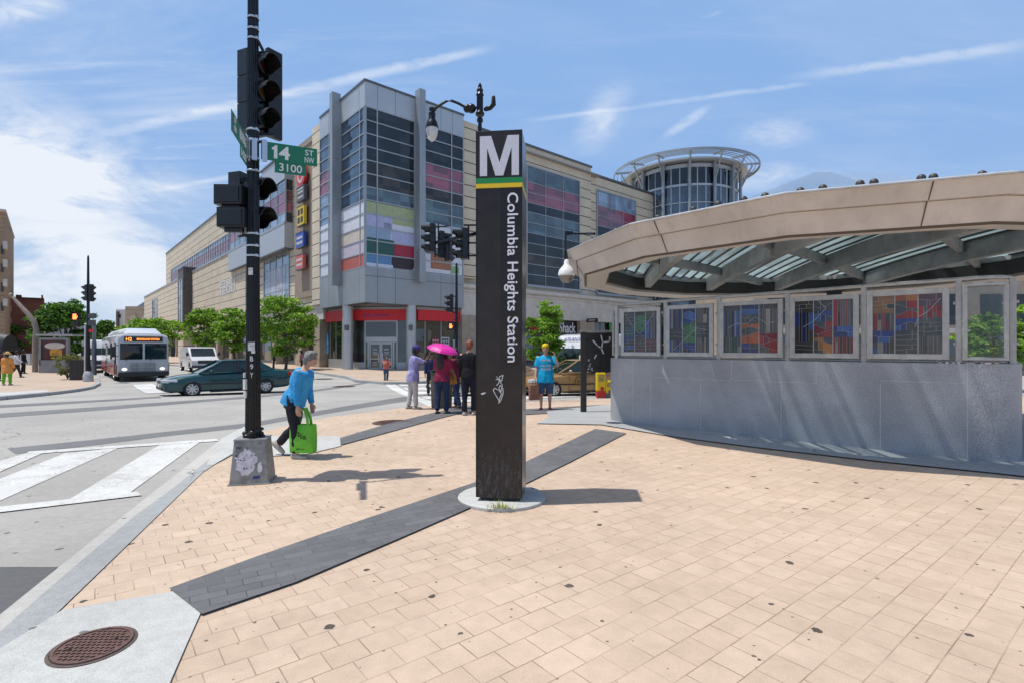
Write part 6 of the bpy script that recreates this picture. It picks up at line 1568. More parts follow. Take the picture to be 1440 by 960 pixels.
m = MB(); m.tube([TM @ V3((0,0,.20)), TM @ V3((0,0,-.55))], .008, 6); m.build('shaft', BANDM, t)
m = MB()
for kk in range(8): a = 2*pi*kk/8; m.bar(TM @ V3((.0,0,-.02)), TM @ V3((.37*cos(a),.37*sin(a),.015)), .006)
m.build('rib', BANDM, t)
person('red haired man in black sweater and dark trousers standing beside the pylon', gp(660,583.5), R(82), 1.80, SKIN_L, cloth('black', (.010,.010,.013)), cloth('navy_black', (.012,.014,.028)), WSH, (.20,.06,.028), 'short', arms=((4,6,14),(4,6,12)), legs=((2,2),(-3,3)), sleeve='long', girth=1.05, vox=.014)
person('man in dark navy waistcoat with pale sleeves standing behind the group at the kerb', gp(606,556)+V3((0,0,0)), R(-70), 1.70, SKIN_M, cloth('navy', (.02,.025,.075)), cloth('charcoal', (.03,.03,.035)), DSH, (.015,.012,.01), 'short', sleeve='long', vox=.018)
person('person in coral top and jeans crossing towards the crowd, hands full', gp(543,537.5), R(-55), 1.55, SKIN_L, cloth('coral', (.50,.13,.10)), cloth('denim_light', (.05,.085,.15)), DSH, (.03,.02,.015), 'long', arms=((40,8,80),(40,8,80)), vox=.018)
person('man in black standing at the bank entrance', on(G(585,533).x, G(585,533).y)+V3((0,0,.13)), R(-60), 1.72, SKIN_D, cloth('black', (.010,.010,.013)), cloth('black', (.010,.010,.013)), DSH, (.01,.01,.01), 'short', sleeve='long', vox=.022, arms=((30,10,70),(5,6,10)))
person('woman in royal blue jacket waiting at the foot of the far signal pole', on(G(647,541).x, G(647,541).y), R(-80), 1.62, SKIN_M, cloth('royal', (.02,.07,.30)), cloth('charcoal', (.03,.03,.035)), DSH, (.015,.012,.01), 'short', sleeve='long', vox=.022)
# man in cyan
mc, mw_, mh_, _, _ = person('man in bright cyan printed t-shirt, denim shorts and yellow cap, phone at ear', gp(767,576.5), R(-96), 1.74, SKIN_L, cloth('cyan', (.010,.34,.60)), cloth('denim_mid', (.055,.10,.18)), PSH, (.05,.03,.02), 'short', arms=((10,8,14),(28,30,148)), legs=((3,3),(-3,4)), trouser='short', girth=1.16, hem=.14, cap=(cloth('yellow', (.62,.44,.02)), 'none'), vox=.014)
m = MB(); FMc = plane_M((0,.172,0),(-1,0,0),(0,0,1)); rs_ = random.Random(3)
for z in (1.30,1.16,1.07):
    x = -.12
    while x < .11: scrawl(m, [(x,z+rs_.uniform(-.02,.02)),(x+.02,z+.03),(x+.035,z-.02)], .012, FMc); x += .045
m.build('shirt_print', mat('print_white', (.6,.62,.62), .7), mc)
hb = mh_[0]
t = thing('paper_bag', 'brown carrier bag hanging from the hand of the man in cyan', 'bag', V3((hb.x-.03,hb.y,hb.z-.52)), R(15))
m = MB(); m.box((0,0,.21),(.27,.13,.40),taper=.92); m.build('bag_body', mat('bag_brown', (.27,.12,.075), .8, 0, .3, 10, dirt=(.45,.28,.22)), t, bevel=.01); m = MB(); m.tube([(-.05,0,.40),(-.03,0,.50),(.03,0,.50),(.05,0,.40)], .008, 6); m.build('handle', DSH, t)
# people on the far left corner
zk = .125
def lp(px, py): g = G(px,py,zk); return V3((g.x,g.y,zg(g.y)+zk))
person('person in loose orange coat, bright green trousers and straw hat, back turned', lp(10,541), R(100), 1.68, SKIN_D, cloth('orange', (.60,.27,.07)), cloth('lime', (.13,.42,.02)), WSH, (.01,.01,.01), 'short', sleeve='long', girth=1.25, hem=.25, cap=(mat('straw', (.55,.38,.14), .8), 'round'), vox=.018)
person('person in white shirt and dark trousers walking behind the orange coat', lp(23,530), R(30), 1.72, SKIN_D, cloth('white', (.55,.57,.62)), cloth('charcoal', (.03,.03,.035)), DSH, (.01,.01,.01), 'short', arms=((35,10,20),(-20,10,20)), legs=((20,6),(-18,20)), sleeve='long', vox=.022)
person('person in black standing left of the poster shelter', lp(33,525), R(60), 1.74, SKIN_D, cloth('black', (.010,.010,.013)), cloth('black', (.010,.010,.013)), DSH, (.01,.01,.01), 'short', sleeve='long', vox=.022)
person('person in dark red jacket at the left edge behind the orange coat', lp(-1,535), R(40), 1.70, SKIN_D, cloth('dark_red', (.14,.015,.02)), cloth('charcoal', (.03,.03,.035)), DSH, (.01,.01,.01), 'short', sleeve='long', vox=.022)
person('pedestrian in pink top on the pavement between the two trees by the store', V3((G(424,522).x,G(424,522).y,zg(30)+.13)), R(200), 1.65, SKIN_M, cloth('dusty_pink', (.42,.18,.18)), cloth('charcoal', (.03,.03,.035)), DSH, (.02,.01,.01), 'long', vox=.024)
person('pedestrian in dark coat on the pavement behind the teal car', V3((G(385,520.5).x,G(385,520.5).y,zg(30)+.13)), R(20), 1.72, SKIN_D, cloth('charcoal', (.03,.03,.035)), cloth('navy', (.02,.025,.075)), DSH, (.02,.01,.01), 'short', sleeve='long', vox=.024)
# ================================================================== street furniture
# twin arm street lamp behind the pylon
LB = V3((-1.035, 17, zg(17)+.01)); T = thing('street_lamp', 'tall black ornamental street lamp with one teardrop lantern, behind the station pylon', 'street lamp', LB)
LP = lambda x, y, d=17.: P(x,y,d)-LB
m = MB(); top = LP(675,168).z; m.lathe([(.22,0),(.22,.35),(.15,.5),(.10,.9),(.085,1.2),(.062,top-.1),(.10,top-.08),(.10,top),(.07,top+.05)], 14); m.build('post', BLK, T, True)
m = MB(); m.box((0,0,LP(0,146).z),(.20,.20,.55)); m.lathe([(.13,LP(0,163).z),(.15,LP(0,160).z),(.10,LP(0,157).z)], 14); m.lathe([(.10,LP(0,136).z),(.13,LP(0,134).z),(.09,LP(0,131).z),(.11,LP(0,127).z),(.06,LP(0,124).z),(.07,LP(0,122).z),(.02,LP(0,117).z)], 14); m.build('finial', BLK, T, True)
m = MB(); m.tube([LP(683,154),LP(689,152),LP(694,147),LP(694,137)], [.07,.085,.085,.06], 10, rounded=True); m.build('side_cap', BLK, T, True)
m = MB(); m.ball(LP(657,153),.13,12,8); m.ball(LP(663,153),.15,12,8); m.tube([LP(672,152),LP(654,151),LP(645,146),LP(635,142),LP(627,143),LP(619,148),LP(612,153)], .045, 8); m.tube([LP(612,153),LP(609,155)], .08, 8); m.build('arm', BLK, T, True)
lx = LP(607.5,0); lx = V3((lx.x,0,0)); z_ = lambda y: LP(0,y).z
m = MB(); m.lathe([(.05,z_(151)),(.10,z_(153)),(.08,z_(158)),(.12,z_(160)),(.11,z_(168)),(.17,z_(172)),(.20,z_(177)),(.21,z_(180)),(.18,z_(181))], 16, Matrix.Translation(lx)); ln = m.build('lantern', BLK, T, True)
m = MB(); m.lathe([(.185,z_(180)),(.195,z_(184)),(.175,z_(190)),(.12,z_(196)),(.05,z_(199)),(.003,z_(200))], 16, Matrix.Translation(lx)); m.build('globe', glass_mat('globe_glass', (.62,.62,.60), .15, .15, .25), ln, True)
hl = LP(649,343); signal_head(T, (hl.x,hl.y,hl.z), R(200), 3, 1.0)
m = MB()
for y in (320,345,363): m.bar(LP(652,y-3),LP(675,y-3),.05); 
m.bar(LP(659,317),LP(659,366),.05); m.build('bracket', BLK, T)
# cluster of signals on a mast arm further out
SB = V3((P(642,0,26).x, 26, zg(26)+.01)); T = thing('signal_pole', 'slender black pole with a small signal and a lit pedestrian hand at the far corner', 'signal pole', SB)
SP = lambda x, y, d=26.: P(x,y,d)-SB
m = MB(); m.lathe([(.16,0),(.16,.5),(.09,.6),(.055,SP(0,372).z),(.02,SP(0,370).z)], 12); m.build('pole', BLK, T, True)
h_ = SP(632.5,427); signal_head(T, (h_.x,h_.y,h_.z), R(190), 3, .9)
m = MB(); o_ = SP(634,459); m.box(o_,(.34,.2,.46)); ps = m.build('pedestrian_signal', SIGB, T, bevel=.02)
HAND = mat('hand_orange_lit', (.5,.1,.02), .5, emit=(1,.22,.05), estr=2.5)
m = MB(); m.box(o_+V3((.0,-.105,-.03)),(.12,.012,.13))
for k in range(4): m.box(o_+V3((-.045+k*.03,-.105,.075)),(.02,.012,.10))
m.box(o_+V3((.085,-.105,-.01)),(.02,.012,.09),Matrix.Rotation(R(30),4,'Y')); m.build('hand_symbol', HAND, ps)
m = MB(); m.bar(SP(636,417),SP(643,417),.04); m.bar(SP(636,440),SP(643,440),.04); m.bar(SP(638,450),SP(643,450),.04); m.bar(SP(638,468),SP(643,468),.04); m.build('bracket', BLK, T)
CBs = V3((P(604,0,20).x,20,zg(20)+.01)); 
T = thing('signal_cluster', 'cluster of black traffic signals on arms in front of the poster window', 'traffic signals', P(655,340,18)); SP2 = lambda x,y,d=18.5: P(x,y,d)-T.location
h_ = SP2(604,335); signal_head(T, tuple(h_), R(195), 3, 1.0)
h_ = SP2(624,345); signal_head(T, tuple(h_), R(20), 3, .95); h_ = SP2(632,352); signal_head(T, tuple(h_), R(60), 3, .8)
m = MB()
for x in (612,616.5): m.bar(SP2(x,316),SP2(x,362),.05,.03)
m.bar(SP2(612,342),SP2(675,328,17),.10); m.bar(SP2(612,320),SP2(632,318),.04); m.bar(SP2(612,358),SP2(632,366),.04); m.bar(SP2(612,350),SP2(640,352),.04); m.build('bracket', BLK, T)
# left corner signal pole
b0 = G(124,539); SB = V3((b0.x,b0.y,zg(b0.y)+.12)); T = thing('signal_pole', 'dark signal pole with grey conduit and rounded pale base on the left corner', 'signal pole', SB); SP = lambda x,y: P(x,y,b0.y)-SB
m = MB(); m.lathe([(.11,.3),(.085,3),(.05,SP(0,362).z),(.02,SP(0,359).z)], 12); m.build('pole', BLK, T, True)
m = MB(); rs = []
for z,w_,d_ in ((0,.54,.42),(.35,.52,.40),(.52,.40,.32),(.58,.24,.22)): rs.append([V3((w_/2*cos(2*pi*q/16),d_/2*sin(2*pi*q/16),z)) for q in range(16)])
m.rings(rs); m.build('base', mat('pole_base_grey', (.36,.37,.38), .7, 0, .25, 6), T, True)
m = MB(); m.tube([V3((-.13,-.06,.5)),V3((-.12,-.05,SP(0,458).z))], .045, 8); m.build('conduit', mat('conduit_pale', (.55,.56,.58), .4, .4), T, True)
h_ = SP(124.5,412); signal_head(T, tuple(h_+V3((.05,.12,0))), R(100), 3, .96); signal_head(T, tuple(h_+V3((-.12,.02,0))), R(170), 3, .9)
m = MB()
for (x0,x1,y0,y1) in ((126,137,441,448),(126,137,450,458)): m.plate([(SP(x0,0).x,SP(0,y1).z),(SP(x1,0).x,SP(0,y1).z),(SP(x1,0).x,SP(0,y0).z),(SP(x0,0).x,SP(0,y0).z)],.02,plane_M((0,-.1,0),(1,0,0),(0,0,1)))
m.build('sign_back', mat('sign_back', (.06,.065,.07), .5), T)
m = MB(); m.plate([(SP(127,0).x,SP(0,467).z),(SP(134,0).x,SP(0,467).z),(SP(134,0).x,SP(0,463).z),(SP(127,0).x,SP(0,463).z)],.02,plane_M((0,-.1,0),(1,0,0),(0,0,1))); m.build('red_plate', mat('sign_red', (.55,.015,.02), .4), T)
g0 = G(107,531); pb = V3((g0.x,g0.y+1.5,zg(g0.y)+.12)); T = thing('pedestrian_signal', 'grey post with a lit orange hand pedestrian signal beside the left corner pole', 'pedestrian signal', pb); SP = lambda x,y: P(x,y,pb.y)-pb
m = MB(); m.lathe([(.11,0),(.11,SP(0,455).z)], 12); m.lathe([(.14,0),(.14,SP(0,480).z)], 12); m.build('post', mat('post_greyblue', (.14,.16,.18), .5, .3), T, True)
o_ = SP(109,446); m = MB(); m.box(o_+V3((0,-.1,0)),(.46,.28,.50)); m.box(SP(109,456)+V3((0,-.1,0)),(.40,.24,.34)); bx_ = m.build('signal_box', SIGB, T, bevel=.03)
m = MB(); o2 = o_+V3((.0,-.25,0)); m.box(o2+V3((0,0,-.05)),(.24,.02,.24))
for k in range(4): m.box(o2+V3((-.09+k*.06,0,.12)),(.042,.02,.15))
m.box(o2+V3((.16,0,-.02)),(.04,.02,.16),Matrix.Rotation(R(30),4,'Y')); m.build('hand_symbol', HAND, bx_)
# curved mast and poster shelter
g0 = G(49,525); b_ = V3((g0.x,g0.y,zg(g0.y)+.12)); T = thing('curved_mast', 'bent bronze coloured mast leaning left in front of the poster shelter', 'mast', b_); SP = lambda x,y: P(x,y,g0.y)-b_
m = MB(); m.tube([SP(49.5,527),SP(49.5,480),SP(51,463),SP(48,453),SP(40,442),SP(26,427),SP(16,416)], [.19,.18,.18,.17,.16,.13,.10], 10); m.ball(SP(15.5,415),.16,8,6); m.build('mast', mat('mast_bronze', (.25,.20,.165), .5, .3, .15, 3), T, True)
g0 = G(60,527); b_ = V3((g0.x,g0.y+1,zg(g0.y)+.12)); T = thing('poster_shelter', 'grey framed shelter with a dark red and orange poster on the left corner', 'bus shelter', b_, R(6)); dd = b_.y
w_ = 36/F*dd/2*1.05; hh = (526-480)/F*dd
m = MB(); m.bx(-w_,w_,-.12,.12,0,.55); m.bx(-w_,-w_+.14,-.12,.12,.55,hh); m.bx(w_-.14,w_,-.12,.12,.55,hh); m.bx(-w_,w_,-.12,.12,hh,hh+.16); m.bx(-w_,w_,-.12,.12,.55,.95); m.build('frame', mat('shelter_grey', (.24,.245,.25), .5, .2, .15, 3), T)
m = MB(); m.bx(-w_+.14,w_-.14,-.05,.05,.95,hh); ps = m.build('poster', mat('poster_dark', (.055,.018,.018), .4, 0, .4, 1.4, dirt=(.20,.03,.02)), T)
m = MB(); m.ball((.05,-.06,hh-.45),(.72,.02,.25),20,8); m.build('poster_title', mat('poster_cream', (.50,.46,.36), .6, 0, .3, 6, dirt=(.08,.04,.03)), ps)
m = MB(); m.bx(-.28,.55,-.07,-.05,1.28,1.72); m.bx(-.22,.5,-.074,-.07,1.05,1.15); m.build('poster_block', mat('poster_orange', (.62,.28,.03), .6, 0, .3, 5, dirt=(.2,.06,.02)), ps)
m = MB(); m.bx(-w_-.1,w_+.4,-.3,1.6,hh+.3,hh+.42); m.bx(-w_,-w_+.1,1.3,1.4,0,hh+.3); m.build('roof', mat('shelter_roof', (.35,.37,.38), .4, .3), T)
# planter with a shrub
g0 = G(107,537); b_ = V3((g0.x-.05,g0.y+.35,zg(g0.y)+.12)); T = thing('planter', 'square dark slatted planter box next to the left corner pole', 'planter', b_, R(8)); hw = 17/F*b_.y/2; hh = 28/F*b_.y
m = MB(); m.bx(-hw,hw,-hw,hw,0,hh)
for k in range(8): x = -hw+.06+k*(2*hw-.12)/7; m.bx(x-.03,x+.03,-hw-.02,-hw,.05,hh-.02)
m.bx(-hw-.03,hw+.03,-hw-.03,hw+.03,hh-.06,hh); m.build('box', mat('planter_dark', (.045,.042,.04), .7, 0, .2, 4), T)
LEAF_S = [leaf_mat('shrub_olive', (.12,.125,.035)), leaf_mat('shrub_pale', (.22,.21,.08)), leaf_mat('shrub_dark', (.05,.065,.02))]
def leafcloud(m, c, rad, n, size, rng, nm, droop=.0):
    for _ in range(n):
        while True:
            p = V3((rng.uniform(-1,1),rng.uniform(-1,1),rng.uniform(-1,1)))
            if p.length < 1: break
        p = V3((p.x*rad[0],p.y*rad[1],p.z*rad[2]))+c
        d = V3((rng.gauss(0,1),rng.gauss(0,1),rng.gauss(-droop,.6))).normalized(); s_ = d.cross(V3((rng.gauss(0,1),rng.gauss(0,1),rng.gauss(0,1)))).normalized(); l = size*rng.uniform(.6,1.3); q = s_*l*.26; f_ = d.cross(s_)*l*.08
        m.add([p, p+d*l*.4+q+f_, p+d*l, p+d*l*.4-q+f_], [(0,1,2,3)], rng.randrange(nm))
rng = random.Random(31)
ts = thing('shrub', 'loose olive green shrub with pale blossom growing left of the dark planter', 'shrub', V3((b_.x-1.15,b_.y+.5,b_.z)))
m = MB()
for k in range(14):
    a = rng.uniform(0,6.28); m.tube([(0,0,0),(cos(a)*.25,sin(a)*.2,.6),(cos(a)*rng.uniform(.4,.7),sin(a)*.45,rng.uniform(1.0,1.5))], [.02,.014,.006], 5)
m.build('stem', mat('bark_grey', (.14,.11,.085), .9), ts)
m = MB()
for k in range(46): leafcloud(m, V3((rng.gauss(0,.38),rng.gauss(0,.3),rng.uniform(.35,1.45))), (.17,.17,.13), 26, .12, rng, 3)
m.build('foliage', LEAF_S, ts)
m = MB()
# litter bin at the kerb
g0 = G(621,573); T = thing('litter_bin', 'round dark ribbed litter bin behind the woman in maroon', 'litter bin', g0+V3((0,0,.012))); rb = 15/F*g0.y; hb_ = .98
m = MB(); rs = []
for z,k_ in ((0,.92),(.04,.95),(.5,1),(hb_-.08,1.0),(hb_-.02,1.06),(hb_,1.0)): rs.append([V3((rb*k_*(1 if q % 2 else .965)*cos(2*pi*q/48),rb*k_*(1 if q % 2 else .965)*sin(2*pi*q/48),z)) for q in range(48)])
m.rings(rs); m.build('bin_body', mat('bin_grey', (.10,.095,.085), .7, .2, .2, 5), T)
m = MB(); m.lathe([(rb*1.04,hb_),(rb*1.02,hb_+.05),(rb*.6,hb_+.10),(rb*.55,hb_+.03)], 28, cap=False); m.build('bin_rim', BLK, T, True)
# news boxes
def newsbox(label, px0, px1, pyt, pyb, col, base, rz):
    g0 = G((px0+px1)/2,pyb); T = thing('newspaper_box', label, 'newspaper box', g0+V3((0,0,.012)), rz); w_ = (px1-px0)/F*g0.y/2; h_ = (pyb-pyt)/F*g0.y; hb_ = h_*.28
    m = MB(); m.bx(-w_,w_,-w_*.8,w_*.8,0,hb_); m.build('base', base, T, bevel=.01)
    m = MB(); rs = [[V3((x,y,z)) for x,y in ((-w_,-w_*.85),(w_,-w_*.85),(w_,w_*.85),(-w_,w_*.85))] for z in (hb_,h_*.96)]; m.rings(rs); m.box((0,0,h_*.97),(w_*1.9,w_*1.5,h_*.06)); bd = m.build('cabinet', col, T, bevel=.015)
    m = MB(); m.bx(-w_*.7,w_*.7,-w_*.87,-w_*.84,h_*.62,h_*.90); m.build('window', mat('news_window', (.35,.30,.10), .3, 0, .4, 20, dirt=(.05,.05,.05)), bd)
    m = MB(); m.lathe([(w_*.5,0),(w_*.5,.01),(.003,.01)], 18, Matrix.Translation((w_*.2,-w_*.86,h_*.36)) @ Matrix.Rotation(R(90),4,'X')); m.build('badge', base, bd)
YEL = mat('news_yellow', (.72,.52,.012), .45, 0, .08, 6); REDB = mat('news_red', (.52,.03,.03), .45)
newsbox('yellow newspaper box with red base in front of the granite wall end', 838.5, 850.5, 523, 559, YEL, REDB, R(4))
newsbox('shorter yellow and grey newspaper box right of the taller yellow one', 851, 860, 535, 559, YEL, mat('news_grey', (.12,.12,.13), .5), R(4))
m = MB(); g0 = G(679,533)
# ================================================================== trees
LEAFB = [leaf_mat('leaf_light', (.27,.40,.06), .45), leaf_mat('leaf_mid', (.19,.31,.045), .45), leaf_mat('leaf_dark', (.085,.165,.027), .4)]
LEAFD = [leaf_mat('leaf_deep_light', (.12,.24,.04)), leaf_mat('leaf_deep', (.07,.16,.028)), leaf_mat('leaf_deep_dark', (.03,.08,.018))]
BARK = mat('bark_brown', (.10,.075,.055), .9, 0, .3, 9, .5, 30)
def tree(label, base, h, rx, cz, rz, seed, nc, nl, ls, mats=LEAFB, tr=.10, conic=0.):
    rng = random.Random(seed); T = thing('street_tree', label, 'tree', base)
    m = MB(); z0 = cz-rz; bend = [V3((rng.uniform(-.08,.08)*k,rng.uniform(-.08,.08)*k,z0*.9*k+ (cz+rz*.5-z0*.9)*max(0,0))) for k in (0,.5,1)]; topp = V3((rng.uniform(-.1,.1),rng.uniform(-.1,.1),cz+rz*.6))
    m.tube([V3((0,0,-.05)),V3((0,0,.15)),bend[1],bend[2],bend[2].lerp(topp,.5),topp], [tr*1.5,tr*1.1,tr,tr*.85,tr*.5,tr*.15], 9)
    ends = []
    for k in range(9):
        a = 2.4*k+rng.uniform(-.3,.3); st = bend[2].lerp(topp,k/10); zz_ = rng.uniform(-.35,.75); rr = rng.uniform(.5,.85)*(1-conic*max(0,zz_))
        e = V3((rx*rr*cos(a),rx*rr*sin(a),cz+rz*zz_)); mid = st.lerp(e,.5)+V3((0,0,.12*rz)); m.tube([st,mid,e],[tr*.42,tr*.28,tr*.08],6); ends.append(e)
        for q in range(2): e2 = e+V3((rng.uniform(-.4,.4)*rx,rng.uniform(-.4,.4)*rx,rng.uniform(-.1,.4)*rz)); m.tube([mid,e2],[tr*.16,tr*.05],5); ends.append(e2)
    m.build('trunk', BARK, T, True)
    m = MB()
    for k in range(int(nc*.72)):
        if k < len(ends): c_ = ends[k]
        else:
            u_ = rng.uniform(-1,1); a = rng.uniform(0,6.28); rr = (1-u_*u_)**.5*rng.uniform(.5,1.16); sh_ = 1-conic*(u_+1)/2
            c_ = V3((rx*rr*cos(a)*sh_,rx*rr*sin(a)*sh_,cz+rz*u_*rng.uniform(.8,1.05)))
        b_ = rng.uniform(.7,1.35); r_ = rx*.185*b_; tone = rng.random()
        leafcloud(m, c_, (r_*1.6,r_*1.6,r_*.5), int(nl*b_*1.5), ls*.8, rng, 3, .35)
    m.build('crown', mats, T)
    return T
def tb(px, py, kerb=.13): g = G(px,py,kerb); return V3((g.x,g.y,zg(g.y)+kerb))
def tree_px(label, px, pyb, x0, x1, yt, yb, seed, nc, nl, ls, depth=None, **kw):
    b_ = tb(px,pyb) if depth is None else V3(((px-HX)/F*depth,depth,zg(depth)+.1)); d = b_.y; zc = EYE-((yt+yb)/2-HY)/F*d-b_.z; rz = (yb-yt)/2/F*d; rx = (x1-x0)/2/F*d
    return tree(label, b_, 0, rx, zc, rz, seed, nc, nl, ls, **kw)
tree_px('bright green street tree with a full crown, just right of the black signal pole', 402, 519.5, 364, 436, 420, 499, 5, 120, 60, .34, tr=.12)
tree_px('bright green street tree just left of the black signal pole', 330, 517.5, 306, 356, 432, 492, 6, 90, 55, .36, tr=.11)
tree_px('smaller light green street tree above the white van', 291, 514, 268, 318, 433, 488, 7, 85, 50, .42, tr=.11)
tree_px('green street tree behind the roof of the city bus', 214, 510, 176, 246, 449, 497, 8, 90, 50, .55, tr=.13)
tree_px('large dark green tree between the brick house and the left signal pole', 92, 512, 62, 126, 426, 504, 9, 150, 60, .46, depth=52, mats=LEAFD, tr=.2)
tree_px('far green tree in the street gap behind the minibus', 146, 508, 124, 162, 452, 500, 10, 80, 45, .7, depth=78, mats=LEAFD, tr=.2)
tree_px('pointed young green tree in front of the electronics shop, behind the man in cyan', 768, 540, 739, 797, 428, 516, 11, 130, 48, .20, depth=23.5, tr=.07, conic=.65)
tree_px('green tree seen through the clear pane at the end of the granite wall', 1400, 540, 1366, 1446, 436, 520, 12, 90, 45, .30, depth=24, tr=.1)
tree_px('dark tree at the far left edge behind the brick house', -20, 510, -60, 24, 455, 500, 13, 70, 45, .7, depth=70, mats=LEAFD, tr=.2)
# ================================================================== buildings on the left and far away
BRK = coursed_mat('brick_red', (.27,.105,.075), (.22,.085,.06), (.08,.03,.025), .9, 0, .02)
def lxu(T, px, v=0.):
    a = T.rotation_euler.z; u_ = V3((cos(a),sin(a),0)); o = T.location+V3((-sin(a),cos(a),0))*v; r = (px-HX)/F
    return (r*o.y-o.x)/(u_.x-r*u_.y)
def lbox(T, name, px0, px1, d0, d1, z0, z1, m_):
    """a box on the building's own axes, from the front line through its base"""
    v0, v1 = d0-T.location.y, d1-T.location.y; m = MB(); m.bx(lxu(T,px0,v0),lxu(T,px1,v0),v0,v1,z0-T.location.z,z1-T.location.z); return m.build(name, m_, T)
d = 72.; T = thing('brick_house', 'dark red brick house with white framed windows at the far left', 'house', V3(((35-HX)/F*d,d,-.42)), UA)
Zd = lambda y: EYE-(y-HY)/F*d
lbox(T,'wall',9,61,d,d+14,-.45,Zd(421),BRK)
lbox(T,'cornice',8,62,d-.3,d+14,Zd(421),Zd(418.5),mat('cornice_dark', (.08,.05,.045), .8)); lbox(T,'chimney',58,60.5,d-.2,d+2,Zd(421),Zd(414),BRK); lbox(T,'chimney',22,30,d+3,d+5,Zd(421),Zd(413),BRK)
lbox(T,'band',25,47,d-.05,d+.05,Zd(466),Zd(464.5),mat('stone_red', (.30,.16,.13), .8)); lbox(T,'band',25,47,d-.05,d+.05,Zd(473),Zd(471.5),mat('stone_red', (.30,.16,.13), .8))
for x in (13,):
    for y in (435,452,468):
        w_ = lbox(T,'window',x-3,x+3,d-.06,d+.1,Zd(y+4),Zd(y-4),mat('window_white', (.55,.55,.53), .6))
        mm = MB(); x0 = lxu(T,x-2.2); x1 = lxu(T,x+2.2); mm.bx(x0,x1,-.09,-.05,Zd(y+3)-T.location.z,Zd(y+.3)-T.location.z); mm.bx(x0,x1,-.09,-.05,Zd(y-.3)-T.location.z,Zd(y-3)-T.location.z); mm.build('pane', GDARK, w_)
d = 60.; T = thing('apartment_tower', 'tall tan apartment tower with bays at the left edge of the view', 'apartment block', V3(((-40-HX)/F*d,d,-.42)), UA)
lbox(T,'wall',-110,7,d,d+20,-.45,EYE-(293-HY)/F*d,coursed_mat('tower_masonry', (.40,.28,.18), (.36,.25,.16), (.2,.13,.09), .5, 0, .05))
lbox(T,'cornice',-112,8.5,d-.5,d+20,EYE-(293-HY)/F*d,EYE-(290-HY)/F*d,STONE)
for y in (340,366,394,422): lbox(T,'balcony',4,10,d-1.2,d,EYE-(y+7-HY)/F*d,EYE-(y-3-HY)/F*d,STONE); lbox(T,'window',1,5,d-.08,d+.1,EYE-(y+14-HY)/F*d,EYE-(y+2-HY)/F*d,GDARK)
d = 46.; T = thing('shop_awning', 'black domed shop awning at the left edge', 'awning', V3(((0-HX)/F*d,d,EYE-(488-HY)/F*d)))
m = MB(); rs = []
for x in (-1.2,.0,1.0):
    rs.append([V3((x*.9,-.9*cos(pi*q/10)*(1 if x < .9 else .8),1.25*sin(pi*q/10)*(1 if x < .9 else .85))) for q in range(11)])
m.rings(rs); m.bx(-1.2,1.0,-.92,.92,-.35,0); m.build('fabric', mat('awning_black', (.02,.022,.025), .55), T, True, ang=40)
m = MB(); 
for x in (-1.1,.95): m.tube([(x,-.8,-.3),(x,-.8,-2.0-.35)],.04,6); m.tube([(x,.8,-.3),(x,.8,-2.0-.35)],.04,6)
m.build('post', BLK, T)
d = 58.; T = thing('market_stall', 'low pale wall with steps behind the people at the far left', 'low building', V3(((50-HX)/F*d,d,-.42)))
lbox(T,'wall',12,78,d,d+4,-.45,EYE-(499-HY)/F*d,mat('wall_white', (.52,.52,.50), .8, 0, .12, 1.2))
for k in range(4): lbox(T,'step',30,42,d-.4-.4*k,d-.4*k-.003,-.45,.9-.33*k,mat('step_pale', (.45,.45,.44), .8))
# far end of the street
d = 150.; T = thing('far_building', 'small tan gabled building at the far end beside the shopping centre', 'building', V3(((190-HX)/F*d,d,-.42)))
Zd = lambda y: EYE-(y-HY)/F*d
lbox(T,'wall',176,214,d,d+20,-.45,Zd(431),coursed_mat('far_masonry', (.42,.33,.23), (.40,.31,.22), (.2,.15,.1), 1.4, 0, .05)); lbox(T,'wall',163,177,d+4,d+24,-.45,Zd(434),STONE); lbox(T,'pier',163,166,d+3.5,d+6,-.45,Zd(437),mat('pier_brown', (.12,.09,.08), .8))
for x in (168.5,): lbox(T,'window',x-1.2,x+1.2,d+3.9,d+4.2,Zd(446),Zd(441),GDARK)
m = MB(); x0, x1 = (178-HX)/F*(d-1)-T.location.x, (210-HX)/F*(d-1)-T.location.x; zb_ = Zd(459)+.42
for q in range(2):
    a = x0+(x1-x0)*q/2; b2 = x0+(x1-x0)*(q+1)/2; m.add([(a,-1,zb_),(b2,-1,zb_),((a+b2)/2,-1,zb_+(Zd(443)-Zd(459))),(a,6,zb_),(b2,6,zb_),((a+b2)/2,6,zb_+(Zd(443)-Zd(459)))],[(0,1,2),(3,5,4),(0,2,5,3),(1,4,5,2)])
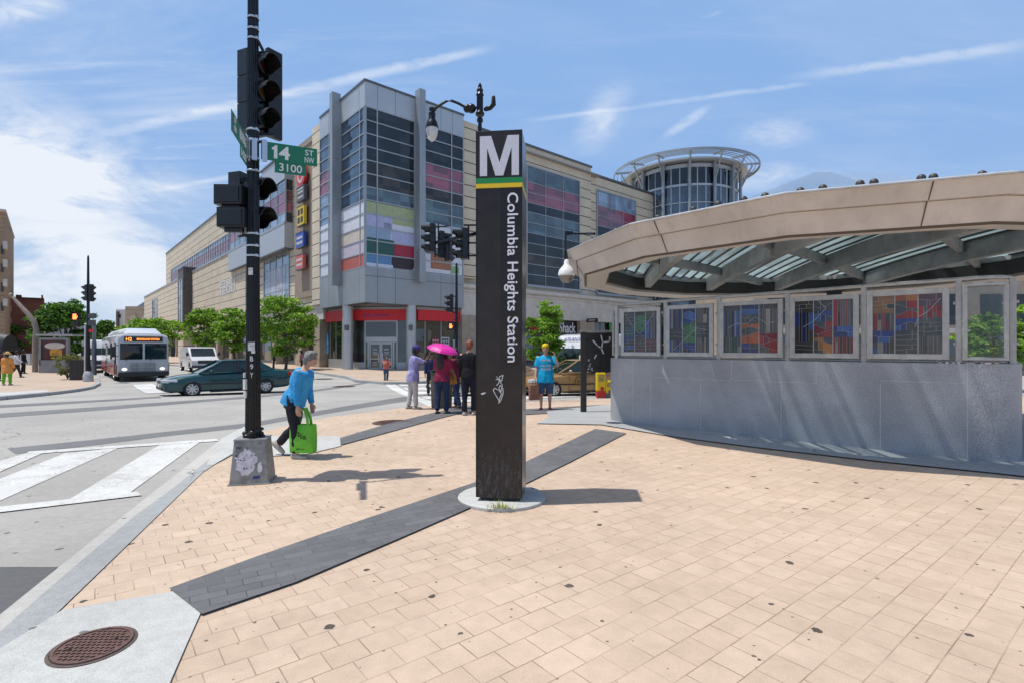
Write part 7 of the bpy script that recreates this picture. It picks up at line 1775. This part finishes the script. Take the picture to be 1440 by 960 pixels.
m.build('gable', mat('gable_cream', (.52,.47,.38), .8), T)
m = MB(); x0, x1 = (190-HX)/F*(d+6)-T.location.x, (216-HX)/F*(d+6)-T.location.x; zz0, zz1 = Zd(440)+.42, Zd(413)+.42
m.add([(x0,6,zz0),(x1,6,zz0),(x1,6,zz1),(x0,6,zz0+(zz1-zz0)*.35),(x0,16,zz0),(x1,16,zz0),(x1,16,zz1),(x0,16,zz0+(zz1-zz0)*.35)],[(0,1,2,3),(7,6,5,4),(0,4,5,1),(1,5,6,2),(2,6,7,3),(3,7,4,0)]); m.build('glass_roof', glass_mat('far_glass', (.22,.32,.45), .1, .1), T)
for i_,(px0,px1,yt,dd_,cc,lab) in enumerate(((118,150,474,210,(.38,.30,.24),'low tan terrace closing the street far away'),(40,70,455,160,(.30,.30,.32),'grey block behind the big dark tree'),)):
    T = thing('far_building', lab, 'building', V3((((px0+px1)/2-HX)/F*dd_,dd_,-.42))); lbox(T,'wall',px0,px1,dd_,dd_+15,-.45,EYE-(yt-HY)/F*dd_,mat('far_wall_%d' % i_, cc, .85, 0, .1, .4)); lbox(T,'roof',px0-1,px1+1,dd_-.5,dd_+15,EYE-(yt-HY)/F*dd_,EYE-(yt-1.5-HY)/F*dd_,ROOFM)
    for k in range(4): x = px0+(px1-px0)*(k+.5)/4; lbox(T,'window',x-1.4,x+1.4,dd_-.1,dd_+.1,EYE-(yt+9-HY)/F*dd_,EYE-(yt+4-HY)/F*dd_,GDARK)
# building seen past the station entrance on the right
d = 38.; T = thing('corner_building', 'grey stone building seen under the canopy behind the granite wall', 'building', V3(((1350-HX)/F*d,d,-.42)))
lbox(T,'wall',1060,1700,d,d+12,-.45,9.5,STONE2)
for k in range(12): lbox(T,'window',1080+k*50,1110+k*50,d-.08,d+.1,3.2,5.4,GDARK); 
for k in range(12): lbox(T,'shop_front',1076+k*50,1116+k*50,d-.08,d+.1,-.1,2.4,GSHOP)
lbox(T,'cornice',1058,1702,d-.4,d+.0,2.6,2.95,STONE)
# hidden-end seat for the sky: nothing more
